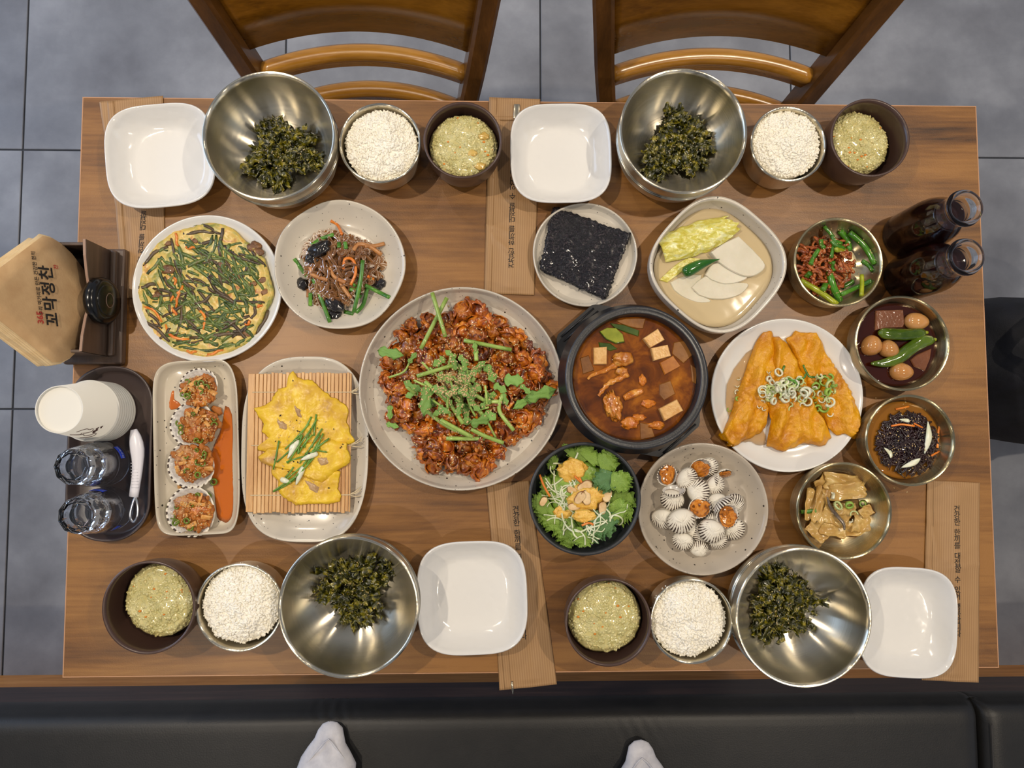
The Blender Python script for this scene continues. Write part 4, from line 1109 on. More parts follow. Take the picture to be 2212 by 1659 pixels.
# stems
STEMS = [[(612, 140), (700, 445)], [(718, 175), (515, 530)], [(835, 468), (1190, 545)], [(485, 735), (755, 655)], [(525, 630), (610, 725)], [(770, 760), (880, 900), (980, 1030)], [(845, 750), (900, 850), (1000, 920), (1100, 925)],
         [(545, 775), (720, 930), (830, 1090)], [(510, 955), (700, 1100), (880, 1180)], [(660, 1060), (900, 1190)], [(705, 1200), (990, 1200)], [(890, 1130), (990, 1180), (1130, 1230)], [(1125, 870), (1100, 990), (1205, 1140)], [(970, 650), (895, 780)],
         [(600, 910), (740, 1010)], [(800, 850), (825, 970)], [(740, 570), (715, 690)], [(925, 540), (930, 620)], [(770, 640), (860, 700), (960, 690)], [(410, 810), (480, 870)], [(1010, 1070), (1075, 1195)], [(440, 620), (390, 700), (285, 748)]]
_rs = random.Random(14)
for _ in range(14):
    _x, _y, _a = _rs.gauss(800, 130), _rs.gauss(850, 130), _rs.gauss(0.8, 0.7); _l = _rs.uniform(50, 110)
    STEMS.append([(_x - _l * math.cos(_a), _y - _l * math.sin(_a)), (_x + _rs.uniform(-20, 20), _y + _rs.uniform(-20, 20)), (_x + _l * math.cos(_a), _y + _l * math.sin(_a))])
for k, st in enumerate(STEMS):
    q = [mz(*cp(*p), 0.006) for p in st]
    q[0].z += 0.001
    top = max(p.z for p in q)
    for p in q: p.z = max(p.z, top - 0.0035)
    o = wob('herb_sprig', tube(spl(q, 5), [0.0027 if k < 22 and k not in (4, 14, 21, 20, 16) else 0.0015] * len(spl(q, 5)), 7, 0.85), m_stem)
    tag(o, ('parsley stem crossing another, towards the glass noodles', 'long parsley stem crossing another, towards the egg crepe', 'lone parsley stem lying on the cockle heap towards the laver plate')[k] if k < 3 else ('thick' if k < 22 else 'thin') + ' green parsley stem on the cockle heap, towards the ' + side_of(o.location.x - cm_main.x, o.location.y - cm_main.y), 'herb stem', 'parsley stems on the cockle heap'); g_main.add(o) if k % 4 == 0 else None
LEAVES = [(220, 560, 350, 575, 70), (430, 640, 470, 575, 40), (1135, 760, 1255, 770, 110), (1060, 800, 1140, 840, 70), (1310, 900, 1480, 850, 100), (1355, 890, 1230, 960, 80), (285, 950, 285, 1040, 40), (250, 1090, 340, 1110, 50), (890, 1095, 1015, 1050, 90), (860, 1100, 850, 960, 70),
          (700, 600, 620, 650, 70), (560, 860, 480, 820, 60), (570, 800, 545, 990, 90), (800, 590, 860, 640, 60), (1000, 650, 1060, 760, 80), (960, 800, 880, 860, 100), (700, 990, 640, 1010, 50), (1000, 990, 1060, 1050, 80), (990, 880, 1060, 880, 70), (640, 730, 740, 760, 90), (600, 820, 700, 850, 80), (780, 600, 720, 560, 50),
          (900, 700, 980, 640, 60), (1260, 800, 1310, 860, 50), (1130, 860, 1150, 930, 50), (830, 980, 780, 890, 60), (520, 860, 600, 940, 70), (930, 580, 920, 520, 26)]
_rl = random.Random(9)
for _ in range(20):
    _x, _y, _a = _rl.gauss(820, 150), _rl.gauss(840, 140), _rl.uniform(0, 6.28)
    LEAVES.append((_x, _y, _x + 75 * math.cos(_a), _y + 75 * math.sin(_a), 60))
leaf_ms = [mesh('parsley_leaf', *leaf(1.0, 0.7, 3, 5, s, 0.2, 0.012), m_parsley) for s in range(5)]
for k, (x0, y0, x1, y1, w) in enumerate(LEAVES):
    a, b = mz(*cp(x0, y0), 0.0075), mz(*cp(x1, y1), 0.0075); d = b - a; L = max(0.017, Vector((d.x, d.y)).length * 1.25)
    o = inst('parsley_leaf', leaf_ms[k % 5], (a.x, a.y, max(a.z, b.z)), (RND.uniform(-0.3, 0.3), RND.uniform(-0.2, 0.1), math.atan2(d.y, d.x)), (L, max(L * 0.95, S(w / 3.4553, TZ + 0.04) * 2.0), L))
    tag(o, 'serrated green water parsley leaf ' + ('at the edge of the cockle heap, towards the ' if k in (0, 1, 4, 5, 6, 7) else 'in the garnish on the cockle heap, towards the ') + side_of((a.x + b.x) / 2 - cm_main.x, (a.y + b.y) / 2 - cm_main.y), 'herb leaf', 'parsley leaves on the cockle heap')
    if k > 8: g_main.add(o)
pts = []
while len(pts) < 1250:
    x, y = rs.gauss(0, 0.045), rs.gauss(0, 0.045)
    if len(pts) < 420: x, y = rs.gauss(-0.012, 0.017), rs.gauss(0.004, 0.015)
    a = math.atan2(y, x); 
    if math.hypot(x, y) > pile_out(a): continue
    z = g_main.z(cm_main.x + x, cm_main.y + y)
    pts.append(Vector((cm_main.x + x, cm_main.y + y, z + 0.0004)))
seeds('sesame_seeds', pts, m_sesame, None, 0.0019, 'toasted sesame seeds sprinkled over the red cockle heap', 'sesame')

# ================================================================== CHIVE PANCAKE
m_jeon = MN('pancake_batter', [(0.25, (84, 104, 44)), (0.38, (134, 138, 62)), (0.49, (190, 170, 84)), (0.60, (214, 178, 86)), (0.69, (172, 104, 42)), (0.80, (100, 56, 24))], scale=46, detail=6, dist=0.8, bump=0.5, bscale=160, bdist=0.002, rough=0.4, coat=0.15, coatr=0.25)
m_jchive = MN('fried_chive', [(0.25, (36, 46, 18)), (0.42, (62, 82, 32)), (0.56, (98, 116, 50)), (0.72, (92, 72, 38))], scale=90, vary=0.3, bump=0.3, bscale=300, rough=0.35, coat=0.3)
m_jburn = MN('browned_chive', [(0.3, (52, 40, 26)), (0.6, (86, 68, 44)), (0.8, (72, 76, 36))], scale=60, vary=0.2, bump=0.3, bscale=300, rough=0.4, coat=0.2)
m_crisp = MN('browned_batter', [(0.3, (84, 52, 26)), (0.6, (132, 88, 44)), (0.8, (168, 120, 62))], scale=120, vary=0.1, bump=0.6, bscale=400, rough=0.4, coat=0.2)
jc = P(441, 628, TZ + 0.012)
pan = thing('chive_pancake', 'round browned green chive pancake on the white plate', 'pancake', (jc.x, jc.y, TZ + 0.0085))
def jr(a):
    return S(146, TZ + 0.012) * (1 + 0.022 * math.sin(5 * a + 1) + 0.02 * math.sin(9 * a + 2.2) + 0.018 * nz((math.cos(a) * 4, math.sin(a) * 4, 0), 1.6, 2) + 0.012 * nz((math.cos(a) * 9, math.sin(a) * 9, 0), 2.2, 6))
def jz(q, a, x, y):
    return 0.0062 + 0.0016 * nz((x, y, 0), 60, 1) + 0.0014 * nz((x, y, 0), 150, 3) + 0.003 * max(0, q - 0.86) / 0.14 * (0.4 + nz((x, y, 0), 40, 4)) - 0.003 * max(0, q - 0.96) / 0.04
batter = ob('batter', disc(46, 150, jr, jz, 0.0), m_jeon, pan)
g_j = Ground(); g_j.add(batter)
rj = random.Random(21)
def jstrip(name, x0, y0, x1, y1, r, mat, flat=0.45, bend=0.0, lift=0.0):
    n = 7; pts = []; rr = []
    ox, oy = -(y1 - y0), (x1 - x0); L = math.hypot(ox, oy) or 1
    ph = rj.uniform(0, 6)
    for k in range(n):
        u = k / (n - 1); b = bend * math.sin(PI * u) + 0.0012 * math.sin(u * 7 + ph)
        x, y = x0 + (x1 - x0) * u + ox / L * b, y0 + (y1 - y0) * u + oy / L * b
        pts.append(Vector((x, y, g_j.z(x + jc.x, y + jc.y, TZ + 0.012) + 0.0001 + lift + 0.0006 * math.sin(u * 9 + ph)))); rr.append(r * (0.8 + 0.35 * math.sin(PI * u) + 0.1 * math.sin(u * 13 + ph)))
    return wob(name, tube([p + Vector((jc.x, jc.y, 0)) for p in pts], rr, 6, flat), mat, pan)
cj = crop(270, 420, 3.5677)
def jp(x, y): 
    p = P(*cj(x, y), TZ + 0.014); return p.x - jc.x, p.y - jc.y
LONG = [((460, 235), (640, 245)), ((600, 225), (740, 300)), ((740, 330), (740, 440)), ((760, 400), (1090, 560)), ((470, 500), (800, 740)), ((355, 340), (440, 660)), ((420, 390), (445, 680)), ((330, 400), (140, 545)), ((440, 690), (760, 1060)), ((560, 720), (700, 900)), ((480, 960), (830, 1060)), ((390, 1100), (470, 770)),
        ((850, 760), (1030, 770)), ((860, 830), (1080, 840)), ((880, 770), (950, 920)), ((140, 960), (350, 1130)), ((90, 800), (390, 990)), ((500, 640), (700, 760)), ((620, 500), (830, 700)), ((800, 440), (840, 550)), ((860, 490), (1010, 610)), ((110, 720), (240, 690)), ((180, 620), (300, 490)), ((450, 300), (690, 290)), ((570, 560), (680, 450)),
        ((700, 1050), (960, 930)), ((420, 1180), (760, 1190)), ((500, 1110), (900, 1080)), ((850, 1170), (1000, 1100)), ((1010, 1090), (1100, 890)), ((930, 1040), (1000, 1130)), ((980, 960), (1010, 860)), ((720, 880), (900, 900)), ((600, 880), (640, 960)), ((800, 1010), (880, 960)), ((300, 640), (380, 740)), ((270, 860), (400, 830)), ((600, 700), (900, 880)), ((640, 610), (780, 790)), ((640, 640), (800, 800))]
for k, (a, b) in enumerate(LONG):
    jstrip('chive', *jp(*a), *jp(*b), rj.uniform(0.0015, 0.0026), m_jburn if k % 2 else m_jchive, 0.17, rj.uniform(-0.003, 0.003), 0.0003)
for k in range(200):
    a = rj.uniform(0, 6.28); q = math.sqrt(rj.random()) * 0.93; r = jr(a) * q
    x, y = r * math.cos(a), r * math.sin(a); an = rj.gauss(-0.75, 0.55) if y > -0.03 else rj.gauss(0.1, 0.5); L = rj.uniform(0.014, 0.046)
    x1, y1 = x + L * math.cos(an), y + L * math.sin(an)
    if math.hypot(x1, y1) > jr(math.atan2(y1, x1)): continue
    jstrip('chive', x, y, x1, y1, rj.uniform(0.0012, 0.0026), m_jchive if k % 5 else m_jburn, 0.28, rj.uniform(-0.003, 0.003))
for (a, b, bd) in (((420, 400), (400, 300), 0.002), ((380, 640), (390, 700), 0.001), ((440, 700), (385, 870), 0.001), ((350, 830), (440, 720), 0.0), ((370, 870), (390, 950), 0.001), ((320, 1000), (500, 1110), -0.010), ((150, 860), (290, 980), 0.003), ((570, 880), (610, 1040), 0.004), ((470, 410), (550, 420), 0.0), ((640, 1235), (760, 1200), 0.0), ((1020, 870), (1060, 850), 0.0), ((930, 1010), (970, 980), 0.0), ((480, 1210), (560, 1220), 0.0)):
    jstrip('carrot_strip', *jp(*a), *jp(*b), 0.0018, m_carrot, 0.5, bd, 0.0002)
for (x, y, r) in ((740, 545, 0.0055), (860, 630, 0.006), (1000, 410, 0.008), (1030, 450, 0.006), (1070, 660, 0.005), (250, 780, 0.006), (330, 585, 0.007), (540, 360, 0.004), (990, 690, 0.004), (1085, 760, 0.005), (330, 380, 0.004), (890, 300, 0.006), (940, 1070, 0.005)):
    bx, by = jp(x, y); z = g_j.z(bx + jc.x, by + jc.y)
    wob('browned_patch', shift(blob(r, x, 0.5, 2.5, 2, (1.2, 0.9, 0.14), 0.3), (bx + jc.x, by + jc.y, z)), m_crisp, pan)

# ================================================================== GLASS NOODLES (japchae)
m_noodle = MN('glass_noodle', [(0.3, (142, 92, 44)), (0.6, (176, 122, 62)), (0.8, (198, 146, 84))], scale=60, rough=0.06, coat=0.7, trans=0.6)
m_strip = MN('pork_strip', [(0.3, (160, 102, 52)), (0.7, (190, 134, 76))], scale=60, vary=0.08, rough=0.35, coat=0.3, sss=0.15)
m_ear = MN('wood_ear_mushroom', [(0.3, (14, 13, 15)), (0.7, (36, 32, 32))], scale=60, vary=0.1, bump=0.4, bscale=120, rough=0.16, coat=0.6)
cjn = crop(270, 420, 3.5677)
jn = P(*cjn(1650, 560), TZ + 0.02)
rn = random.Random(5)
def noodle_strand(r0, h0, seed):
    q = random.Random(seed); pts = []
    _r, _a = 0.046 * math.sqrt(q.random()), q.uniform(0, 6.28); x, y, z = _r * math.cos(_a), _r * math.sin(_a), q.uniform(0.006, h0); hd = q.uniform(0, 6.28); tu = q.uniform(-1, 1)
    for k in range(18):
        pts.append(Vector((x, y, z)))
        tu += q.gauss(0, 0.35); tu *= 0.9; r = math.hypot(x, y)
        hd += tu * 0.55
        if r > 0.047 + 0.008 * math.sin(math.atan2(y, x) * 3 + 1):
            to = math.atan2(-y, -x); dd = (to - hd + PI) % (2 * PI) - PI; hd += dd * 0.7
        x += 0.0058 * math.cos(hd); y += 0.0058 * math.sin(hd)
        lim = 0.006 + (h0 - 0.004) * max(0, 1 - (math.hypot(x, y) / 0.060) ** 2)
        z = max(0.005, min(lim, z + q.gauss(0, 0.0025)))
    return spl(pts, 3)
parts = [tube(noodle_strand(0.04, 0.030, 100 + k), rn.uniform(0.0015, 0.0023), 7) for k in range(170)]
noodles = wob('glass_noodles', shift(join(parts), (jn.x, jn.y, TZ + 0.001)), m_noodle)
tag(noodles, 'glossy brown glass noodles tangled in the speckled bowl', 'noodles', kind='stuff')
inner = wob('noodle_core', shift(disc(10, 40, lambda a: 0.046 + 0.005 * math.sin(3 * a), lambda q, a, x, y: 0.005 + 0.020 * (1 - q * q) + 0.002 * nz((x, y, 0), 90), 0.004), (jn.x, jn.y, TZ + 0.001)), m_noodle, noodles)
g_n = Ground(); g_n.add(japchae_plate); g_n.add(noodles); g_n.add(inner)
def nstrip(name, pts, r, mat, label, cat, group, flat=0.5, lift=0.001, taper=None):
    q = []
    for p in pts:
        w = P(*cjn(*p), TZ + 0.025); w = P(*cjn(*p), g_n.z(w.x, w.y)); q.append(Vector((w.x, w.y, g_n.z(w.x, w.y) + lift)))
    for i in range(1, len(q)):
        q[i].z = max(q[i].z, q[i - 1].z - 0.006)
    s = spl(q, 5); o = wob(name, tube(s, [r * (1 if not taper else 1 - (1 - taper) * i / (len(s) - 1)) for i in range(len(s))], 7, flat), mat)
    return tag(o, label, cat, group)
for pts in ([(1590, 210), (1640, 240), (1675, 310)], [(1740, 700), (1780, 600), (1760, 510), (1700, 500), (1685, 580)], [(1870, 630), (1925, 665)]):
    nstrip('carrot_strip', pts, 0.0020, m_carrot, 'curled orange carrot strip among the glass noodles', 'carrot', 'carrot strips in the glass noodles', 0.6)
for pts in ([(1440, 390), (1520, 340), (1610, 310)], [(1310, 500), (1350, 560), (1400, 630)], [(1450, 650), (1500, 780), (1580, 985)], [(1835, 510), (1815, 680), (1775, 920)], [(1820, 640), (1800, 780), (1830, 800)], [(1430, 760), (1430, 860)], [(1850, 700), (1940, 750), (2040, 795)], [(1880, 740), (1840, 850), (1780, 910)], [(1690, 905), (1760, 920)], [(1740, 740), (1840, 770)], [(1700, 370), (1705, 420)], [(1650, 370), (1650, 410)], [(1770, 690), (1750, 740)]):
    nstrip('chive', pts, 0.0026, m_chive, 'bright green chive length in the glass noodles, towards the ' + ['serving plate', 'steel bowl', 'steel bowl', 'chive pancake', 'chive pancake', 'egg crepe', 'egg crepe', 'serving plate'][int(((math.degrees(math.atan2(560 - pts[0][1], pts[0][0] - 1650)) + 382.5) % 360) // 45)], 'chive', 'chives in the glass noodles', 0.4)
for pts in ([(1760, 430), (1800, 385), (1880, 400), (1980, 470)], [(1570, 570), (1620, 640), (1700, 680)], [(1430, 560), (1450, 620), (1560, 660)], [(1640, 660), (1740, 800)], [(1850, 400), (1930, 400), (2000, 380)], [(1400, 700), (1410, 790)]):
    nstrip('meat_strip', pts, 0.0027, m_strip, 'pale brown cooked strip lying on the glass noodles', 'food strip', 'brown strips in the glass noodles', 0.5)
def lump(name, px, py, r, sc, mat, label, cat, group, g, seed, amp=0.4, freq=1.8, rz=0.0, up=0.4, cr=None, ridge=0.2):
    w = P(*(cr(px, py) if cr else (px, py)), TZ + 0.025); z = g.z(w.x, w.y); w = P(*(cr(px, py) if cr else (px, py)), z + r * sc[2] * 0.5)
    V, Fc = tf(blob(r, seed, amp, freq, 3, sc, ridge), Matrix.Rotation(rz, 4, 'Z'))
    return tag(wob(name, shift((V, Fc), (w.x, w.y, z + r * sc[2] * up)), mat), label, cat, group)
for (x, y, r, sc, rz, lb) in ((1500, 420, 0.0115, (1.2, 0.8, 0.6), 0.5, 'large folded black wood ear mushroom on top of the glass noodles'), (1440, 490, 0.0085, (1.1, 0.8, 0.6), 0.3, 'black wood ear mushroom tucked under the folded one in the noodles'), (1610, 850, 0.0115, (1.2, 0.7, 0.5), -0.5, 'black wood ear mushroom at the foot of the glass noodles'), (1610, 920, 0.0095, (1.0, 0.9, 0.5), 0.2, 'black wood ear mushroom lying on the bowl below the noodles'), (1370, 690, 0.0085, (0.9, 0.9, 0.6), 0.9, 'small black wood ear mushroom at the noodle edge by the pancake'), (1960, 690, 0.0075, (1, 0.9, 0.7), 0.0, 'small crinkled black mushroom at the noodle edge by the chive')):
    lump('wood_ear_mushroom', x, y, r, sc, m_ear, lb, 'mushroom', 'wood ear mushrooms in the noodles', g_n, x, cr=cjn, rz=rz)

# ================================================================== LAVER SQUARES
def laver_mat():
    m = bpy.data.materials.new('dried_laver'); t = NT(m); tc = t.n('ShaderNodeTexCoord')
    no = t.n('ShaderNodeTexNoise', Scale=190.0, Detail=6, Distortion=3.0); t.l(tc.outputs['Object'], no.inputs[0])
    t.l(t.ramp(no.outputs[0], [(0.35, lin((9, 8, 11))), (0.58, lin((28, 22, 28))), (0.75, lin((96, 82, 84)))]), t.b.inputs['Base Color'])
    r = t.ramp(no.outputs[0], [(0.4, (0.12,) * 3), (0.7, (0.4,) * 3)]); t.l(r, t.b.inputs['Roughness'])
    bp = t.n('ShaderNodeBump', Strength=1.0, Distance=0.003); t.l(no.outputs[0], bp.inputs['Height']); t.l(bp.outputs[0], t.b.inputs['Normal'])
    setp(t.b, coat=0.5, coatr=0.12); return m
m_laver = laver_mat()
lq = [(1197, 449), (1362, 508), (1306, 645), (1166, 583)]
for k in range(5):
    z = TZ + 0.0075 + k * 0.0016; rl = random.Random(40 + k)
    c4 = [P(x + rl.uniform(-4, 4) * (k < 4), y + rl.uniform(-4, 4) * (k < 4), z) for x, y in lq]
    def fn(u, v, c4=c4, z=z, k=k):
        e = 0.0016 * nz((u * 30, v * 30, k), 1.0, k)
        uu = u + (0.03 * nz((v * 12, k, 0), 1.3, 1) + 0.02 * nz((v * 34, k, 0), 1.0, 3)) * (abs(u - 0.5) * 2) ** 4; vv = v + (0.03 * nz((u * 12, 3 + k, 0), 1.3, 1) + 0.02 * nz((u * 34, k, 5), 1.0, 3)) * (abs(v - 0.5) * 2) ** 4
        p = c4[0] * (1 - uu) * (1 - vv) + c4[1] * uu * (1 - vv) + c4[2] * uu * vv + c4[3] * (1 - uu) * vv
        b = 0.0016 * nz((u * 9, v * 9, k), 1.0, 7) + 0.0009 * nz((u * 26, v * 26, k), 1.0, 9)
        return p + Vector((0, 0, max(-0.0009, b) * (1.0 if k == 4 else 0.3) + (0.004 * (u - v) ** 2 if k == 4 else 0)))
    o = wob('laver_sheet', sheet(44, 44, fn, 0.0005), m_laver)
    tag(o, 'crinkled black laver sheet on top of the small stack' if k == 4 else 'black laver sheet under the crinkled top one on the small plate', 'laver', 'squares of roasted laver')

# ================================================================== RADISH WATER KIMCHI
def broth(name, center, rfun, z, mat, label, n=64, cat='broth'):
    o = ob(name, disc(14, n, rfun, lambda q, a, x, y: 0.0 + 0.00012 * nz((x, y, 0), 120) + (0.0006 * max(0, q - 0.97) / 0.03), -0.004), mat, None, loc=(center.x, center.y, z))
    return tag(o, label, cat)
m_kbroth = M('cloudy_kimchi_broth', (202, 182, 142), rough=0.05, coat=0.6, coatr=0.02)
kz = TZ + 0.025
kc = Vector(kim_bowl.location)
# the broth fills the bowl to its wall: take the wall from the bowl itself
broth('kimchi_broth', kc, lambda a: _R * 0.885 * (1 + (_g(a) / 1.06 - 1)), kz, m_kbroth, 'cloudy pale broth filling the rounded square bowl', 96)
m_radish = MN('white_radish', [(0.3, (206, 198, 174)), (0.7, (222, 215, 196))], scale=26, vary=0.03, rough=0.5, bump=0.25, bscale=90, sss=0.3, sssr=0.005)
ck = crop(1130, 420, 3.6867)
def slab(pxs, z0, z1, mat, cr, tilt=0.0, bev=0.0012, parent=None, name='slab', bulge=0.0):
    """a slice whose top outline shows at the given detail pixels"""
    q = [P(*cr(*p), z1) for p in pxs]; n = len(q)
    c = sum(q, Vector()) / n
    V = [Vector((p.x, p.y, z0)) for p in q] + [Vector((p.x, p.y, z1 - bev)) for p in q] + [Vector((c.x + (p.x - c.x) * (1 - bev / max(1e-4, (p - c).length)), c.y + (p.y - c.y) * (1 - bev / max(1e-4, (p - c).length)), z1)) for p in q] + [Vector((c.x, c.y, z1 + bulge))]
    if tilt:
        for v in V: v.z += tilt * (v.y - c.y)
    Fc = [tuple(range(n))[::-1]] + [(k, (k + 1) % n, n + (k + 1) % n, n + k) for k in range(n)] + [(n + k, n + (k + 1) % n, 2 * n + (k + 1) % n, 2 * n + k) for k in range(n)] + [(2 * n + k, 2 * n + (k + 1) % n, 3 * n) for k in range(n)]
    return wob(name, (V, Fc), mat, parent, smooth=False)
def arc(pts, k=4): return [(p.x, p.y) for p in spl([(x, y, 0) for x, y in pts], k)]
for k, (pts, z1, lb) in enumerate(((arc([(1170, 700), (1230, 670), (1330, 640), (1420, 640)]) + arc([(1400, 800), (1500, 850), (1400, 862), (1280, 820), (1200, 760)]), 0.0315, 'lowest white radish slice, half sunk in the broth'),
                                   (arc([(1340, 740), (1390, 690), (1450, 650)]) + arc([(1560, 690), (1700, 700), (1795, 715), (1740, 790), (1620, 830), (1500, 830), (1400, 800)]), 0.0335, 'second white radish slice leaning on the lowest one'),
                                   (arc([(1450, 640), (1500, 560), (1560, 545)]) + arc([(1690, 600), (1790, 655), (1710, 700), (1600, 712), (1500, 680)]), 0.036, 'third white radish slice below the big wedge'),
                                   (arc([(1495, 460), (1600, 390), (1715, 335)]) + arc([(1830, 440), (1930, 560), (1870, 635), (1770, 650), (1650, 600), (1560, 540)]), 0.040, 'biggest white radish wedge beside the cabbage leaf')))  :
    o = slab(pts, kz - 0.003, TZ + z1 - 0.005, m_radish, ck, 0.06, name='radish_slice')
    tag(o, lb, 'radish', 'white radish slices in broth')
m_napa = MN('napa_cabbage', [(0.34, (196, 182, 60)), (0.5, (216, 208, 104)), (0.62, (234, 230, 172))], scale=55, detail=5, dist=1.5, stretch=(1, 2.2, 1), bump=0.6, bscale=140, bdist=0.002, rough=0.25, sss=0.3, coat=0.4)
a0, a1 = P(*ck(1110, 440), TZ + 0.036), P(*ck(1690, 230), TZ + 0.038)
dr = (a1 - a0); Ln = dr.length; dr.normalize(); sd = Vector((-dr.y, dr.x, 0))
def napa(u, v):
    w = S(62, TZ + 0.035) * (0.30 + 0.75 * math.sin(PI * min(1, 0.16 + u * 0.72)) ** 0.7) * 0.60 * (1 + 0.08 * nz((u * 9, v, 0), 1.0, 1))
    a = (v - 0.5) * 2.4
    p = a0 + dr * (Ln * u) + sd * (w * math.sin(a) * 1.0)
    p.z = TZ + 0.023 + 0.012 * math.cos(a) + 0.0026 * nz((u * 6, v * 5, 0), 1.3, 4) * (0.4 + u) + 0.0018 * nz((u * 16, v * 14, 0), 1.0, 6) + 0.004 * max(0, u - 0.75) * math.sin(v * 22)
    p += dr * (0.010 * nz((v * 7, 1, 0), 1.0, 2) * u ** 3)
    return p
o = wob('cabbage_leaf', sheet(36, 30, napa, 0.001), m_napa); tag(o, 'folded yellow napa cabbage leaf in the pale broth', 'cabbage')
o = slab(arc([(1085, 680), (1180, 590), (1260, 530), (1330, 500)]) + arc([(1420, 510), (1300, 590), (1220, 650), (1150, 700)]), kz - 0.001, TZ + 0.0275, m_napa, ck, name='cabbage_stalk', bulge=0.0)
tag(o, 'pale yellow cabbage stalk below the folded leaf in the broth', 'cabbage')
m_chili = MN('green_chili', [(0.3, (24, 78, 16)), (0.7, (52, 112, 30))], scale=40, vary=0.05, rough=0.14, coat=0.6)
q = [P(*ck(x, y), TZ + 0.036) for x, y in ((1275, 630), (1330, 600), (1410, 560), (1490, 535), (1565, 515))]
o = wob('green_chili', tube(spl(q, 5), [0.004, 0.0062, 0.0072, 0.0078, 0.008, 0.008, 0.0079, 0.0077, 0.0074, 0.007, 0.0066, 0.006, 0.0054, 0.0047, 0.004, 0.0033, 0.0026, 0.0019, 0.0012, 0.0008, 0.0004], 12, 0.8), m_chili)
tag(o, 'glossy green chili lying across the radish slices', 'chili')
# ================================================================== CRAB AND TOFU STEW
m_soup = MN('red_brown_stew', [(0.3, (66, 30, 6)), (0.48, (112, 58, 8)), (0.62, (156, 90, 14)), (0.78, (190, 122, 28))], scale=30, detail=6, dist=0.6, bump=0.25, bscale=130, bdist=0.001, rough=0.06, coat=0.8, coatr=0.02)
sz = TZ + 0.0625
cs = crop(1200, 640, 4.739)
soup = broth('stew_broth', POTC, lambda a: PR * 0.888, sz, m_soup, 'red-brown stew broth in the black pot')
m_tofu = MN('tofu', [(0.3, (206, 152, 82)), (0.6, (226, 182, 118)), (0.8, (186, 118, 50))], scale=120, vary=0.06, bump=0.2, bscale=300, rough=0.3, coat=0.4, sss=0.25)
m_tofub = MN('stained_tofu', [(0.3, (158, 90, 22)), (0.7, (190, 120, 40))], scale=90, rough=0.25, coat=0.5, sss=0.2)
m_zuc = MN('zucchini', [(0.3, (126, 136, 34)), (0.7, (160, 166, 56))], scale=60, rough=0.2, coat=0.5, sss=0.25)
m_zucskin = MN('zucchini_skin', [(0.3, (40, 66, 14)), (0.7, (74, 96, 24))], scale=60, rough=0.2, coat=0.5)
m_crab = MN('stewed_crab', [(0.3, (150, 76, 14)), (0.5, (196, 118, 32)), (0.7, (222, 164, 74)), (0.85, (184, 82, 18))], scale=90, detail=6, vary=0.08, bump=0.5, bscale=220, bdist=0.002, rough=0.2, coat=0.6, coatr=0.08)
m_sunk = MN('simmered_radish', [(0.3, (106, 60, 8)), (0.7, (146, 92, 20))], scale=40, vary=0.12, rough=0.5, bump=0.3, bscale=120)
for pts, h, mt, lb in (([(390, 525), (528, 515), (527, 695), (393, 697)], 0.006, m_tofu, 'tofu cube next to the crab shoulder in the stew'),
                   ([(900, 430), (1050, 330), (1120, 445), (975, 525)], 0.009, m_tofu, 'tofu cube beside the zucchini side of the pot, propped on another'),
                   ([(980, 530), (1150, 495), (1185, 610), (1010, 660)], 0.008, m_tofu, 'tofu cube between two others in the stew'),
                   ([(1065, 680), (1205, 605), (1285, 715), (1120, 805)], 0.003, m_tofub, 'browner tofu cube sunk in the stew broth'),
                   ([(1065, 1150), (1245, 1055), (1310, 1170), (1120, 1278)], 0.008, m_tofu, 'lone tofu cube near the pot rim by the cockle plate')):
    tag(slab(pts, sz - 0.003, sz + h, mt, cs, 0.03, 0.0012, name='tofu_cube'), lb, 'tofu', 'tofu cubes in the stew')
o = thing('zucchini_slice', 'half-moon slice of green zucchini floating in the stew', 'zucchini', P(*cs(590, 410), sz))
slab([(455, 360), (530, 320), (620, 325), (690, 390), (705, 462), (620, 478), (520, 435)], sz - 0.001, sz + 0.003, m_zuc, cs, 0.0, 0.0008, o, 'flesh')
wob('skin', tube([P(*cs(x, y), sz + 0.0014) for x, y in ((455, 360), (520, 435), (620, 480), (705, 464))], 0.0012, 6), m_zucskin, o)
tag(slab([(560, 275), (700, 290), (860, 350), (850, 410), (720, 370), (600, 320)], sz - 0.001, sz + 0.0022, m_zucskin, cs, name='green_onion'), 'dark green onion length behind the zucchini in the stew', 'green onion')
tag(slab(arc([(620, 250), (760, 222), (925, 228)]) + arc([(900, 330), (780, 320), (660, 275)]), sz - 0.001, sz + 0.002, m_sunk, cs, name='cabbage_piece', bulge=0.0), 'translucent cabbage piece at the pot wall in the stew', 'cabbage')
tag(slab([(440, 470), (560, 480), (640, 540), (560, 560), (450, 520)], sz - 0.001, sz + 0.0012, m_zucskin, cs, name='green_onion'), 'dark green onion leaf half under the zucchini', 'green onion')
for pts, lb in (([(1210, 470), (1330, 450), (1420, 590), (1310, 690), (1190, 590)], 'by the tofu pair'), ([(1060, 900), (1180, 860), (1230, 1000), (1110, 1070), (1060, 1010)], 'between the browner tofu and the lone cube'), ([(860, 1290), (980, 1310), (1020, 1440), (870, 1470)], 'at the rim by the salad'), ([(250, 630), (340, 600), (400, 760), (280, 800)], 'beside the tofu next to the crab'), ([(1380, 690), (1450, 740), (1440, 900), (1400, 880)], 'against the pot wall')):
    tag(slab(pts, sz - 0.001, sz + 0.0011, m_sunk, cs, name='radish_piece', bulge=0.0), 'brown simmered radish piece just under the broth, ' + lb, 'radish', 'simmered radish in the stew')
crab = thing('crab_piece', 'orange crab shoulder with two legs in the stew', 'crab', P(*cs(690, 660), sz))
